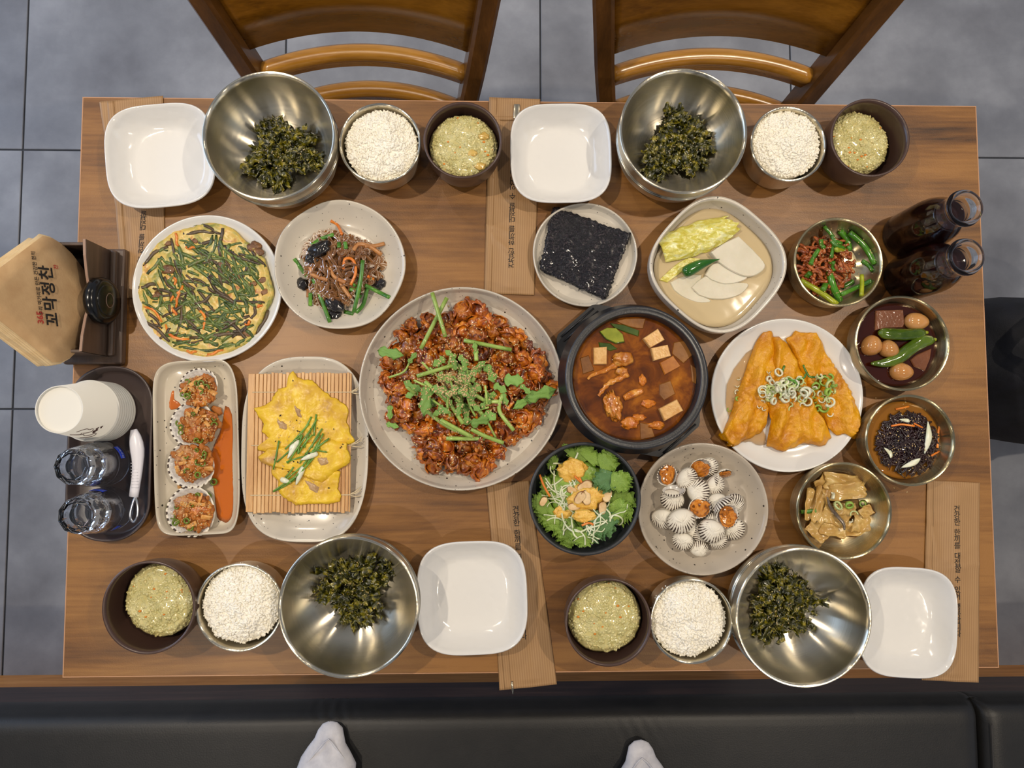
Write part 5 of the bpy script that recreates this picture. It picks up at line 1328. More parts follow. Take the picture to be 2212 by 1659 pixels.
wob('shell', shift(blob(0.0105, 4, 0.35, 1.7, 3, (1.2, 0.9, 0.55), 0.2), P(*cs(690, 640), sz + 0.003)), m_crab, crab)
wob('joint', shift(blob(0.006, 9, 0.4, 2.0, 3, (1.2, 0.9, 0.7), 0.2), P(*cs(680, 770), sz + 0.002)), m_crab, crab)
for pts in ([(330, 850), (370, 810), (480, 770), (590, 715), (650, 690)], [(740, 790), (650, 845), (550, 890), (490, 950), (440, 1020)]):
    q = spl([P(*cs(x, y), sz + 0.0016) for x, y in pts], 5)
    wob('leg', tube(q, [0.0016 + 0.0028 * (i / (len(q) - 1)) * (1 + 0.3 * math.sin(i * 1.3)) if pts[0][0] == 330 else 0.0042 - 0.0018 * i / (len(q) - 1) + 0.0008 * math.sin(i * 1.6) for i in range(len(q))], 8, 0.7), m_crab, crab)
crab2 = thing('crab_piece', 'rough browned crab body piece near the salad side of the pot', 'crab', P(*cs(590, 1130), sz))
wob('shell', shift(tf(blob(0.0115, 14, 0.4, 2.2, 4, (0.85, 1.5, 0.55), 0.35), Matrix.Rotation(0.15, 4, 'Z')), P(*cs(590, 1120), sz + 0.002)), m_crab, crab2)
q = spl([P(*cs(x, y), sz + 0.002) for x, y in ((700, 1045), (790, 1000), (895, 965))], 5)
wob('leg', tube(q, [0.0035 + 0.0016 * math.sin(PI * i / (len(q) - 1)) for i in range(len(q))], 8, 0.6), m_crab, crab2)
m_shr = MN('orange_seafood', [(0.3, (176, 86, 10)), (0.7, (216, 134, 36))], scale=120, vary=0.1, bump=0.5, bscale=300, rough=0.15, coat=0.7)
for x, y, r, sc, lb in ((890, 860, 0.0055, (0.8, 1.3, 0.5), 'long orange seafood lump in the middle of the stew'), (950, 1100, 0.0062, (1.3, 0.8, 0.5), 'orange seafood lump beside the browned crab'), (850, 1240, 0.006, (1.4, 0.7, 0.4), 'orange seafood lump by the submerged radish near the rim'), (1030, 1320, 0.007, (1.4, 0.7, 0.35), 'flat orange seafood piece under the lone tofu cube'), (760, 1300, 0.009, (1.2, 0.8, 0.3), 'orange cooked piece below the browned crab')):
    p = P(*cs(x, y), sz + 0.001); tag(wob('seafood_lump', shift(blob(r, x, 0.4, 2.2, 3, sc, 0.3), p), m_shr), lb, 'seafood', 'orange seafood lumps in the stew')

# ================================================================== FRIED FISH FILLETS
cf = crop(1520, 680, 4.608)
m_fry = MN('golden_batter', [(0.3, (176, 104, 2)), (0.48, (212, 144, 4)), (0.64, (226, 164, 12)), (0.80, (176, 100, 12))], scale=30, detail=8, dist=0.6, bump=0.7, bscale=260, bdist=0.002, rough=0.42, coat=0.15, coatr=0.25)
g_f = Ground(); g_f.add(fish_plate); g_fp = Ground(); g_fp.add(fish_plate)
m_fsauce = M('amber_sauce', (206, 154, 52), rough=0.06, coat=0.8, alpha=0.34)
def star(pts, ctr, z, cr):
    """outline function about ctr from detail pixels"""
    c = P(*cr(*ctr), z); q = [P(*cr(*p), z) - c for p in pts]
    def rf(a):
        d = Vector((math.cos(a), math.sin(a))); best = 0.004
        for i in range(len(q)):
            p, e = q[i], q[(i + 1) % len(q)] - q[i]
            den = d.x * e.y - d.y * e.x
            if abs(den) < 1e-12: continue
            t = (p.x * e.y - p.y * e.x) / den; s = (p.x * d.y - p.y * d.x) / den
            if t > 0 and 0 <= s <= 1: best = max(best, t)
        return best
    return c, rf
def poly_slab(pts, ctr, z0, hfun, mat, cr, name, nr=30, na=160, parent=None, rag=0.03, seed=0, zt=None, lay=None):
    c, rf = star(pts, ctr, zt or z0 + 0.008, cr)
    r2 = lambda a: rf(a) * (1 + rag * nz((math.cos(a) * 6, math.sin(a) * 6, seed), 1.5, seed))
    V, Fc = disc(nr, na, r2, lambda q, a, x, y: hfun(q, a, x, y), 0.0)
    if lay: V = [v + Vector((0, 0, max(0, lay.z(v.x + c.x, v.y + c.y, TZ) + 0.0008 - z0))) for v in V]
    return wob(name, shift((V, Fc), (c.x, c.y, z0)), mat, parent)
tag(poly_slab([(230, 900), (240, 700), (310, 540), (440, 370), (520, 330), (420, 900), (620, 1130), (660, 1280), (560, 1310), (470, 1260), (350, 1280), (260, 1010)], (400, 800), TZ + 0.0056, lambda q, a, x, y: 0.0012, m_fsauce, cf, 'sauce_pool', 8, 90, None, 0.03, 0, None, g_fp), 'thin amber sauce pooled on the fish plate', 'sauce')
FIL = [([(830, 240), (920, 160), (1030, 180), (1110, 180), (1180, 260), (1230, 380), (1380, 590), (1470, 760), (1530, 1000), (1572, 1215), (1530, 1250), (1400, 1190), (1320, 1210), (1200, 1040), (1090, 870), (1010, 650), (940, 480), (880, 340)], (1200, 680), 0.0065, 0.0105, 'golden fried fillet on the side of the steel dishes'),
       ([(590, 175), (680, 170), (730, 240), (760, 350), (790, 480), (760, 640), (690, 800), (660, 950), (640, 1100), (600, 1170), (470, 1240), (350, 1290), (250, 1312), (150, 1205), (230, 1100), (290, 960), (330, 820), (400, 650), (460, 470), (520, 290)], (500, 760), 0.0065, 0.0115, 'golden fried fillet on the side of the stew pot'),
       ([(700, 215), (770, 205), (860, 300), (925, 400), (970, 520), (1040, 640), (1110, 870), (1210, 1040), (1305, 1230), (1240, 1305), (1050, 1285), (950, 1290), (840, 1368), (640, 1300), (690, 1060), (640, 900), (660, 760), (700, 640), (690, 480), (700, 330)], (870, 800), 0.010, 0.0125, 'folded golden fried fillet in the middle, overlapping the other two')]
for k, (pts, ctr, z0, h, lb) in enumerate(FIL):
    def hf(q, a, x, y, h=h, k=k):
        e = 1 - max(0, (q - 0.72) / 0.28) ** 2.2
        return 0.002 + h * e * (0.8 + 0.25 * nz((x, y, k), 38, k)) + 0.0035 * nz((x, y, k), 75, k + 3) * e + 0.0012 * nz((x, y, 0), 220, k) + 0.003 * e * math.sin((x * (1.0 if k != 2 else 1.6) - y * 0.3) * 210 + k * 2 + 3 * nz((x, y, 2), 30, k)) * (0.4 + 0.6 * (nz((x, y, 9), 22, k) > -0.1))
    o = poly_slab(pts, ctr, TZ + z0, hf, m_fry, cf, 'fried_fillet', 44, 190, None, 0.05, k, TZ + z0 + 0.008, g_fp)
    tag(o, lb, 'fish fillet', 'fried fish fillets'); g_f.add(o)
def ring_mesh(r, t, hgt, arc_=2 * PI, n=16):
    V, Fc = [], []; full = arc_ > 6.2; m = n if full else n + 1
    for k in range(m):
        a = arc_ * k / n; c, s = math.cos(a), math.sin(a)
        for rr, z in ((r, 0), (r, hgt), (r - t, hgt), (r - t, 0)): V.append(Vector((rr * c, rr * s, z)))
    for k in range(n):
        j = (k + 1) % m
        for i in range(4): Fc.append((k * 4 + i, k * 4 + (i + 1) % 4, j * 4 + (i + 1) % 4, j * 4 + i))
    if not full: Fc += [(0, 1, 2, 3), tuple((m - 1) * 4 + i for i in (3, 2, 1, 0))]
    return V, Fc
m_gon = MN('scallion_green', [(0.3, (112, 158, 48)), (0.7, (168, 200, 96))], scale=90, vary=0.12, rough=0.3, coat=0.4, sss=0.2)
ring_ms = [[mesh('scallion_ring', *ring_mesh(1, th, hh, ar), mt) for th, hh, ar in ((0.28, 0.5, 6.29), (0.35, 0.8, 6.29), (0.3, 0.6, 3.6), (0.3, 0.7, 2.2))] for mt in (m_white_on, m_pale_on, m_gon)]
rr_ = random.Random(77)
def scallion(x, y, r, g, label, group, mi=None, lift=0.0006, kind=None, cat='scallion'):
    z = g.z(x, y) + lift
    o = inst('scallion_ring', ring_ms[mi if mi is not None else rr_.choice((0, 0, 1, 1, 2))][kind if kind is not None else rr_.choice((0, 0, 1, 2, 2, 3))], (x, y, z + r * 0.25), (rr_.uniform(-0.7, 0.7), rr_.uniform(-0.7, 0.7), rr_.uniform(0, 6.28)), r)
    tag(o, label, cat, group); return o
n = 0
while n < 84:
    u = rr_.gauss(0, 0.5)
    cx, cy = 930 + 360 * max(-1, min(1, rr_.uniform(-1, 1))), 780 + rr_.gauss(0, 70) - 40 * 0
    if cx > 1000: cy -= 25
    p = P(*cf(cx, cy), TZ + 0.022); q = P(*cf(cx, cy), g_f.z(p.x, p.y))
    mi = 2 if (cx > 1080 and rr_.random() < 0.45) else rr_.choice((0, 0, 1))
    o = scallion(q.x, q.y, rr_.uniform(0.0034, 0.0068), g_f, 'white sliced scallion ring heaped on the fried fillets' if mi == 0 else 'pale green sliced scallion ring heaped on the fried fillets' if mi == 1 else 'green sliced scallion ring heaped on the fried fillets', 'scallion rings on the fish', mi); n += 1
    if n % 2: g_f.add(o)
for x, y, r in ((325, 695, 0.0036), (325, 770, 0.0034), (345, 640, 0.0026), (310, 840, 0.003), (250, 940, 0.0032), (545, 915, 0.0028), (605, 935, 0.003), (1250, 990, 0.004), (655, 600, 0.002), (640, 565, 0.0024), (1250, 880, 0.003)):
    p = P(*cf(x, y), TZ + 0.012); q = P(*cf(x, y), g_f.z(p.x, p.y)); scallion(q.x, q.y, r, g_f, 'stray scallion ring away from the heap on the fish plate', 'scallion rings on the fish', 2 if y > 800 and x < 400 else 0)
def on(g, cr, x, y, up, zg=0.02):
    p = P(*cr(x, y), TZ + zg); z = g.z(p.x, p.y); q = P(*cr(x, y), z + up); q.z = g.z(q.x, q.y) + up; return q
for pts in ([(985, 500), (1010, 570), (1070, 620), (1210, 605)], [(820, 640), (900, 660), (930, 710)], [(990, 590), (980, 630), (900, 655)], [(805, 505), (770, 595)]):
    q = [on(g_f, cf, x, y, 0.0015) for x, y in pts]; top = max(p.z for p in q)
    for p in q: p.z = max(p.z, top - 0.003)
    tag(wob('scallion_leaf', tube(spl(q, 5), 0.0014, 6, 0.45), m_chive), 'thin green scallion leaf curled over the fried fillets', 'scallion', 'scallion leaves on the fish')

# ================================================================== SALAD
ca = crop(1120, 940, 3.95)
g_s = Ground(); g_s.add(salad_bowl)
m_let = MN('frilly_lettuce', [(0.3, (92, 132, 38)), (0.55, (142, 176, 66)), (0.75, (196, 214, 124))], scale=60, detail=5, vary=0.14, bump=0.4, bscale=200, rough=0.35, sss=0.15, coat=0.25)
m_kale = MN('dark_kale', [(0.3, (66, 108, 58)), (0.7, (108, 150, 88))], scale=60, vary=0.08, bump=0.4, bscale=200, rough=0.35, sss=0.12, coat=0.25)
m_shred = MN('shredded_cabbage', [(0.3, (206, 212, 164)), (0.7, (234, 236, 208))], scale=60, vary=0.06, rough=0.3, sss=0.3, coat=0.3)
m_dress = MN('mango_dressing', [(0.3, (222, 168, 60)), (0.6, (238, 196, 96)), (0.8, (240, 210, 130))], scale=90, detail=5, bump=0.7, bscale=320, bdist=0.002, rough=0.2, coat=0.5, sss=0.3)
m_almond = MN('almond_slice', [(0.3, (206, 166, 112)), (0.7, (234, 206, 160))], scale=120, vary=0.06, rough=0.5, sss=0.2)
m_almskin = M('almond_skin', (134, 72, 34), rough=0.6)
sc_ = P(*ca(560, 520), TZ + 0.03)
bed = wob('salad_bed', shift(disc(20, 80, lambda a: 0.050 + 0.003 * math.sin(5 * a), lambda q, a, x, y: 0.030 + 0.012 * (1 - q * q) + 0.004 * nz((x, y, 0), 70) - 0.012 * max(0, q - 0.8) / 0.2, 0.013), (sc_.x - 0.001, sc_.y, TZ)), m_let)
tag(bed, 'chopped lettuce mounded at the bottom of the black salad bowl', 'lettuce', kind='stuff'); g_s.add(bed)
def frill(L, W, seed, frl=0.16):
    q = random.Random(seed); ph = q.uniform(0, 6)
    def fn(u, v):
        w = W * (0.25 + 0.75 * math.sin(PI * min(1, 0.12 + u * 0.82)) ** 0.7)
        e = abs(v - 0.5) * 2; edge = max(e ** 3, max(0, u - 0.55) / 0.45) ** 2
        y = (v - 0.5) * w * (1 + 0.10 * math.sin(u * 21 + ph) + 0.05 * math.sin(u * 47 + 2 * ph)); x = L * u * (1 + (0.07 * math.sin(v * 17 + ph) + 0.035 * math.sin(v * 43 + ph)) * u)
        z = 0.10 * W * math.cos((v - 0.5) * 3) + frl * W * edge * (math.sin(u * 24 + v * 30 + ph) + 0.5 * math.sin(u * 51 - v * 47 + ph)) + 0.05 * W * math.sin(u * 9 + v * 7 + ph)
        return (x, y, z + 0.12 * L * math.sin(u * 2.6))
    return sheet(64, 40, fn, 0.0006)
LET = [(560, 230, 500, 90, 150, 0), (580, 210, 660, 130, 150, 0), (680, 240, 840, 200, 130, 0), (760, 300, 700, 480, 130, 1), (770, 380, 950, 400, 120, 0), (800, 480, 970, 640, 150, 0), (800, 560, 930, 740, 140, 0), (640, 640, 720, 870, 200, 1), (500, 760, 330, 900, 170, 0), (560, 800, 480, 910, 140, 0), (330, 650, 210, 790, 150, 0), (260, 560, 120, 640, 140, 0), (280, 430, 190, 440, 120, 0), (420, 160, 470, 110, 110, 0), (330, 250, 260, 220, 90, 0), (820, 640, 860, 700, 120, 0)]
fr_ms = {}
for k, (x0, y0, x1, y1, w, mi) in enumerate(LET):
    a, b = P(*ca(x0, y0), TZ + 0.038), P(*ca(x1, y1), TZ + 0.040); d = b - a; L = d.length
    key = (k % 4, mi)
    if key not in fr_ms: fr_ms[key] = mesh('lettuce_leaf', *frill(1, 0.9, k), m_kale if mi else m_let)
    o = inst('lettuce_leaf', fr_ms[key], (a.x, a.y, max(g_s.z(a.x, a.y), TZ + 0.032) + (0.007 if (x0, y0) == (640, 640) else 0.001)), (RND.uniform(-0.25, 0.25), RND.uniform(-0.1, 0.15), math.atan2(d.y, d.x)), (L, S(w / 3.95, TZ + 0.04) * 1.7, L * 0.8))
    tag(o, 'smooth blue-green kale leaf laid over the salad dressing' if (x0, y0) == (640, 640) else 'dark lobed kale leaf near the salad bowl wall' if mi else 'frilly green lettuce leaf in the salad bowl, towards the ' + ['cockle plate', 'stew pot', 'stew pot', 'serving plate', 'paper sleeve', 'paper sleeve', 'porridge cup', 'cockle plate'][int(((math.degrees(math.atan2(540 - y1, x1 - 560)) + 382.5) % 360) // 45)], 'lettuce', 'salad leaves')
    g_s.add(o)
rs2 = random.Random(8)
for k in range(54):
    a = rs2.uniform(0, 6.28); r = rs2.uniform(0.012, 0.052)
    if k < 26: a = rs2.uniform(3.9, 5.6); r = rs2.uniform(0.035, 0.056)
    elif k < 48: a = rs2.uniform(1.9, 3.6); r = rs2.uniform(0.018, 0.05)
    x, y = sc_.x + r * math.cos(a), sc_.y + r * math.sin(a); hd = rs2.uniform(0, 6.28); pts = []; tu = rs2.gauss(0, 0.28)
    for i in range(7):
        z = g_s.z(x, y); pts.append(Vector((x, y, max(TZ + 0.028, z + 0.0012))))
        hd += tu + rs2.gauss(0, 0.2); x += 0.0052 * math.cos(hd); y += 0.0052 * math.sin(hd)
        if math.hypot(x - sc_.x, y - sc_.y) > 0.058: break
    if len(pts) < 3: continue
    for i in range(1, len(pts)): pts[i].z = max(pts[i].z, pts[i - 1].z - 0.004)
    o = wob('cabbage_shred', tube(spl(pts, 3), rs2.uniform(0.0006, 0.0013), 5, 0.5), m_shred)
    tag(o, 'thin pale cabbage shred in the green salad, towards the ' + ['cockle plate', 'stew pot', 'stew pot', 'serving plate', 'paper sleeve', 'paper sleeve', 'porridge cup', 'cockle plate'][int(((math.degrees(math.atan2(o.location.y - sc_.y, o.location.x - sc_.x)) + 382.5) % 360) // 45)], 'cabbage', 'cabbage shreds in the salad')
for k, (x, y, r, sc, lb) in enumerate(((470, 300, 0.0145, (1.25, 0.95, 0.45), 'yellow fruit dressing dollop nearest the stew pot on the salad'), (590, 540, 0.0175, (1.3, 1.0, 0.42), 'large yellow fruit dressing dollop under the almonds'), (390, 670, 0.0115, (1.1, 0.9, 0.4), 'small yellow fruit dressing dollop beside the big one'), (560, 690, 0.010, (1.4, 0.8, 0.35), 'yellow fruit dressing dollop beside the kale leaf'))):
    q = on(g_s, ca, x, y, 0.0, 0.045); V, Fc = blob(r, k, 0.35, 1.8, 4, sc, 0.15); V = [v + v.normalized() * 0.0009 * nz(v, 400, k) for v in V]
    o = tag(wob('salad_dressing', shift((V, Fc), q), m_dress), lb, 'dressing', 'dressing dollops on the salad'); g_s.add(o)
for k in range(22):
    x, y = rs2.gauss(520, 110), rs2.gauss(500, 130); q = on(g_s, ca, x, y, 0.0, 0.045)
    pass
alm = [(560, 440, 0.5, 1.25), (580, 540, 1.7, 1.15), (520, 540, 0.9, 1.1), (470, 610, 0.2, 1.0), (755, 520, 1.3, 1.1), (705, 620, 1.4, 1.0), (210, 570, 1.0, 0.8), (460, 470, 2.8, 0.8)]
for k, (x, y, rz, s) in enumerate(alm):
    q = on(g_s, ca, x, y, 0.0014, 0.05)
    t = thing('almond_slice', ('almond slice on the yellow dressing dollop' if k in (0, 1, 2, 3, 7) else 'almond slice standing by the kale leaf' if k in (4, 5) else 'almond slice near the rim of the salad bowl'), 'almond', q, 'almond slices on the salad', rz)
    V, Fc = disc(4, 28, lambda a: 0.0080 * s * (1 - 0.42 * (math.sin(a) ** 2)) * (1 + 0.12 * math.cos(a)), lambda q_, a, x, y: 0.0009 - 0.0003 * q_, -0.0003)
    ob('kernel', tf((V, Fc), Matrix.Rotation(RND.uniform(-0.4, 0.4), 4, 'X') @ Matrix.Rotation(0.15, 4, 'Y')), m_almond, t)
    ob('skin_edge', tube([Vector((0.0080 * s * 1.0 * (1 - 0.42 * math.sin(a) ** 2) * (1 + 0.12 * math.cos(a)) * math.cos(a), 0.0080 * s * (1 - 0.42 * math.sin(a) ** 2) * (1 + 0.12 * math.cos(a)) * math.sin(a), 0.0003)) for a in [i * 0.35 for i in range(9)]], 0.0004, 5), m_almskin, t)
for pts in ([(178, 335), (215, 430), (265, 520)], [(525, 755), (600, 750), (640, 765)], [(480, 350), (530, 400)], [(520, 360), (545, 420)]):
    q = [on(g_s, ca, x, y, 0.002, 0.05) for x, y in pts]
    for p in q: p.z = max(p.z, TZ + 0.040)
    tag(wob('carrot_strip', tube(spl(q, 4), 0.0016, 6, 0.6), m_carrot), 'long orange carrot strip at the salad bowl wall' if pts[0][0] == 178 else 'short orange carrot strip in the salad dressing', 'carrot', 'carrot strips in the salad')

# ================================================================== COCKLES IN THE SHELL
def shell_mat(name, inside=False):
    m = bpy.data.materials.new(name); t = NT(m); tc = t.n('ShaderNodeTexCoord')
    if inside:
        no = t.n('ShaderNodeTexNoise', Scale=3.0, Detail=3); t.l(tc.outputs['Object'], no.inputs[0])
        t.l(t.ramp(no.outputs[0], [(0.3, lin((196, 192, 188))), (0.7, lin((226, 224, 220)))]), t.b.inputs['Base Color']); setp(t.b, rough=0.2, coat=0.4); return m
    sx = t.n('ShaderNodeSeparateXYZ'); t.l(tc.outputs['Object'], sx.inputs[0])
    ax = t.n('ShaderNodeMath', operation='ADD'); ax.inputs[1].default_value = 0.95; t.l(sx.outputs[0], ax.inputs[0])
    at = t.n('ShaderNodeMath', operation='ARCTAN2'); t.l(sx.outputs[1], at.inputs[0]); t.l(ax.outputs[0], at.inputs[1])
    mu = t.n('ShaderNodeMath', operation='MULTIPLY'); mu.inputs[1].default_value = 46.0; t.l(at.outputs[0], mu.inputs[0])
    si = t.n('ShaderNodeMath', operation='SINE'); t.l(mu.outputs[0], si.inputs[0])
    # the dark skin survives in the grooves, towards the free edge, in patches
    oi = t.n('ShaderNodeObjectInfo'); va = t.n('ShaderNodeVectorMath', operation='ADD'); cb = t.n('ShaderNodeCombineXYZ'); m10 = t.n('ShaderNodeMath', operation='MULTIPLY'); m10.inputs[1].default_value = 40
    t.l(oi.outputs['Random'], m10.inputs[0]); t.l(m10.outputs[0], cb.inputs[0]); t.l(tc.outputs['Object'], va.inputs[0]); t.l(cb.outputs[0], va.inputs[1])
    no = t.n('ShaderNodeTexNoise', Scale=2.6, Detail=4); t.l(va.outputs[0], no.inputs[0])
    le = t.n('ShaderNodeMath', operation='MULTIPLY_ADD'); t.l(ax.outputs[0], le.inputs[0]); le.inputs[1].default_value = 0.34; le.inputs[2].default_value = -0.52
    yy = t.n('ShaderNodeMath', operation='ABSOLUTE'); t.l(sx.outputs[1], yy.inputs[0])
    y2 = t.n('ShaderNodeMath', operation='MULTIPLY_ADD'); t.l(yy.outputs[0], y2.inputs[0]); y2.inputs[1].default_value = 0.25; t.l(le.outputs[0], y2.inputs[2])
    ad = t.n('ShaderNodeMath', operation='ADD'); t.l(no.outputs[0], ad.inputs[0]); t.l(y2.outputs[0], ad.inputs[1])
    s2 = t.n('ShaderNodeMath', operation='MULTIPLY_ADD'); t.l(si.outputs[0], s2.inputs[0]); s2.inputs[1].default_value = -0.30; t.l(ad.outputs[0], s2.inputs[2])
    t.l(t.ramp(s2.outputs[0], [(0.54, lin((232, 226, 212))), (0.66, lin((214, 203, 186))), (0.73, lin((84, 60, 48))), (0.9, lin((48, 34, 28)))]), t.b.inputs['Base Color'])
    setp(t.b, rough=0.5); return m
m_shell, m_shin = shell_mat('cockle_shell'), shell_mat('shell_inside', True)
m_cmeat = MN('orange_cockle_meat', [(0.36, (112, 62, 18)), (0.5, (200, 118, 26)), (0.68, (216, 150, 64))], scale=1.6, detail=3, dist=2.0, vary=0.1, rough=0.16, coat=0.6, sss=0.1)
def valve(nr=10, na=150):
    """unit half shell, dome up, umbo at -x, free edge scalloped by its ribs"""
    V, Fc = [], []; idx = []
    def pt(q, a, off):
        r = q; c, s = math.cos(a), math.sin(a)
        x = r * c * (1.0 if c > 0 else 0.92); y = r * s * (1.06 - 0.10 * c * 0.5)
        ang = math.atan2(y, x + 0.95); rib = math.sin(ang * 46) * 0.036 * min(1, max(0, (x + 0.95) / 0.7))
        z = 0.66 * max(0, 1 - q ** 2.3) ** 0.62 * (1 + 0.25 * max(0, -x) * (1 - abs(y))) + rib * (0.4 + 0.6 * q)
        if q > 0.99: x *= 1 + rib * 0.45; y *= 1 + rib * 0.45
        return Vector((x, y, z)) * (1 - off * 0.07) - Vector((0, 0, off * 0.045 * (1 - q)))
    for off in (0, 1):
        base = len(V); V.append(pt(0, 0, off))
        for i in range(1, nr + 1):
            for k in range(na): V.append(pt((i / nr) ** 0.8, 2 * PI * k / na, off))
        for k in range(na):
            j = (k + 1) % na; f = (base, base + 1 + k, base + 1 + j); Fc.append(f if not off else f[::-1]); idx.append(off)
            for i in range(nr - 1):
                b = base + 1 + i * na; f = (b + k, b + na + k, b + na + j, b + j); Fc.append(f if not off else f[::-1]); idx.append(off)
    n1 = 1 + nr * na
    for k in range(na):
        j = (k + 1) % na; a = 1 + (nr - 1) * na; Fc.append((a + k, n1 + a + k, n1 + a + j, a + j)); idx.append(0)
    me = mesh('valve', V, Fc, [m_shell, m_shin]); me.polygons.foreach_set('material_index', idx); return me
valve_me = valve()
meat_me = mesh('meat', *blob(1.0, 2, 0.3, 1.1, 4, (0.78, 0.62, 0.34), 0.22), m_cmeat)
def cockle(px, py, r, ang, kind, label, group, zc, tilt=(0, 0), cr=ca, opn=1.9, z_abs=None):
    """ang: image direction (degrees, clockwise from right) in which the free edge points"""
    w = P(*cr(px, py), TZ + zc); R_ = 1.10 * S(r / (3.95 if cr is ca else 1), TZ + zc)
    t = thing('cockle', label, 'cockle', (w.x, w.y, TZ + zc), group)
    t.rotation_euler = (tilt[0], tilt[1], -math.radians(ang))
    if kind == 'closed':
        inst('valve', valve_me, (0, 0, 0), (0, 0, 0), (R_, R_, R_ * 0.92), t)
        inst('valve', valve_me, (0, 0, 0), (PI, 0, 0), (R_, R_, R_ * 0.92), t)
    else:
        inst('valve', valve_me, (0, 0, 0), (PI, 0, 0), (R_, R_, R_ * 0.85), t)
        inst('meat', meat_me, (0.04 * R_, 0, -0.02 * R_), (0, 0, 0.2), (R_ * 1.1, R_ * 1.25, R_ * 0.5), t)
        if kind == 'open': inst('valve', valve_me, (-0.92 * R_ + 0.92 * R_ * math.cos(opn), 0, 0.92 * R_ * math.sin(opn)), (0, -opn, 0), (R_, R_, R_ * 0.85), t)
    return t
GC = 'cockles on the taupe plate'
COCK = [(1435, 370, 86, 25, 'closed', 0.027, (0.2, 0.1), 'plump closed cockle with dark dashes along its free edge'), (1530, 475, 92, -20, 'closed', 0.030, (-0.2, -0.15), 'closed white cockle in the middle of the pile'), (1675, 430, 80, 35, 'closed', 0.024, (0, 0.25), 'closed cockle with fine dark ribs beside the small side-open one'),
        (1310, 550, 88, 110, 'closed', 0.024, (0.1, 0.15), 'round closed cockle with ribs dark only at the edge, facing the salad'), (1235, 710, 88, 70, 'closed', 0.018, (0.6, 0.2), 'tilted smooth white cockle at the salad side of the pile'), (1385, 730, 106, 75, 'closed', 0.030, (0.05, 0.2), 'largest closed cockle with dark ribs over its whole shell'),
        (1690, 570, 78, 85, 'closed', 0.028, (0, 0.2), 'closed grey-white cockle with a worn smooth top'), (1645, 815, 98, 115, 'closed', 0.030, (0.1, 0.25), 'chalky white cockle with a dark fringed edge'), (1700, 900, 70, 60, 'closed', 0.018, (0.4, 0.2), 'small pale cockle peeking out under the chalky one'),
        (1550, 840, 74, 160, 'closed', 0.018, (-0.2, 0.1), 'smooth cream cockle wedged beneath the chalky one'), (1400, 900, 78, 100, 'closed', 0.022, (0.3, 0.3), 'dark-ribbed cockle lying in front of the largest one'), (1538, 965, 70, -70, 'closed', 0.018, (0, -0.2), 'white speckled cockle lying at the front of the pile'),
        (1615, 270, 80, 40, 'closed', 0.018, (0.5, 0.1), 'ribbed cockle behind the open one at the back of the pile'), (1830, 590, 92, -30, 'closed', 0.018, (0.5, 0), 'dark-edged cockle lying behind the wide open one'), (1830, 800, 90, 50, 'closed', 0.018, (0.4, 0.1), 'white cockle with short dark ribs under the wide open one'),
        (1550, 285, 84, 30, 'half', 0.026, (0.5, 0.1), 'open cockle with orange meat at the back of the pile'), (1272, 345, 84, -100, 'open', 0.022, (0.2, -0.1), 'open cockle with orange meat at the back corner towards the salad'), (1545, 620, 92, 20, 'half', 0.034, (0.35, 0.1), 'open cockle with dark orange meat in the centre of the pile'),
        (1785, 690, 92, 55, 'open', 0.032, (-0.15, 0.1), 'wide open cockle with curled orange meat'), (1755, 335, 64, 0, 'open', 0.018, (1.0, 0.1), 'small side-open cockle set apart from the pile'), (1665, 725, 66, -60, 'closed', 0.022, (0.2, 0), 'small beige cockle tucked between the centre ones'), (1470, 800, 70, 200, 'closed', 0.016, (0, 0), 'cockle mostly hidden at the bottom of the pile')]
for x, y, r, an, kd, zc, tl, lb in COCK: cockle(x, y, r, an, kd, lb, GC, zc, tl)
# ================================================================== SEASONED HALF-SHELL COCKLES
cx6 = crop(310, 760, 3.858)
g_t = Ground(); g_t.add(cockle_tray)
m_oil = M('red_oil', (204, 104, 10), rough=0.05, coat=0.7, alpha=0.86)
tag(poly_slab(arc([(650, 455), (690, 450), (722, 520), (728, 700), (724, 900), (730, 1150), (728, 1340), (700, 1410), (650, 1425), (600, 1400), (585, 1300), (560, 1100), (520, 950), (560, 800), (630, 640)], 4), (650, 1000), TZ + 0.0046, lambda q, a, x, y: 0.0012 - 0.0006 * q ** 6, m_oil, cx6, 'oil_pool', 8, 100, None, 0.04, 2), 'orange seasoning oil pooled along the rectangular plate', 'sauce')
tag(poly_slab(arc([(215, 318), (240, 330), (235, 390), (275, 420), (290, 455), (250, 475), (200, 478), (192, 420)], 4), (225, 420), TZ + 0.0046, lambda q, a, x, y: 0.0012 - 0.0006 * q ** 6, m_oil, cx6, 'oil_pool', 6, 50, None, 0.05, 4), 'small orange oil spot beside the first seasoned cockle', 'sauce')
m_season = MN('chili_seasoning', [(0.3, (140, 62, 12)), (0.5, (186, 106, 30)), (0.65, (210, 146, 62)), (0.8, (160, 66, 16))], scale=130, detail=5, vary=0.15, dist=0.6, bump=0.4, bscale=350, rough=0.18, coat=0.6, sss=0.15)
m_cgreen = MN('chili_green', [(0.3, (66, 96, 14)), (0.7, (126, 146, 36))], scale=90, vary=0.15, rough=0.16, coat=0.6, sss=0.1)
SEAS = [(462, 300, 170, 205, 'seasoned cockle in half shell at the end of the plate towards the pancake'), (415, 610, 200, 170, 'seasoned cockle in half shell second along, with sliced green chili'), (400, 940, 205, 150, 'seasoned cockle in half shell third along, rich in minced garlic'), (400, 1330, 215, 165, 'seasoned cockle in half shell at the end of the plate towards the rice')]
rq = random.Random(31)
bit_ms = [mesh('garnish', *blob(1, s, 0.35, 1.8, 2, (1.3, 0.9, 0.5), 0.25), m_season) for s in range(4)]
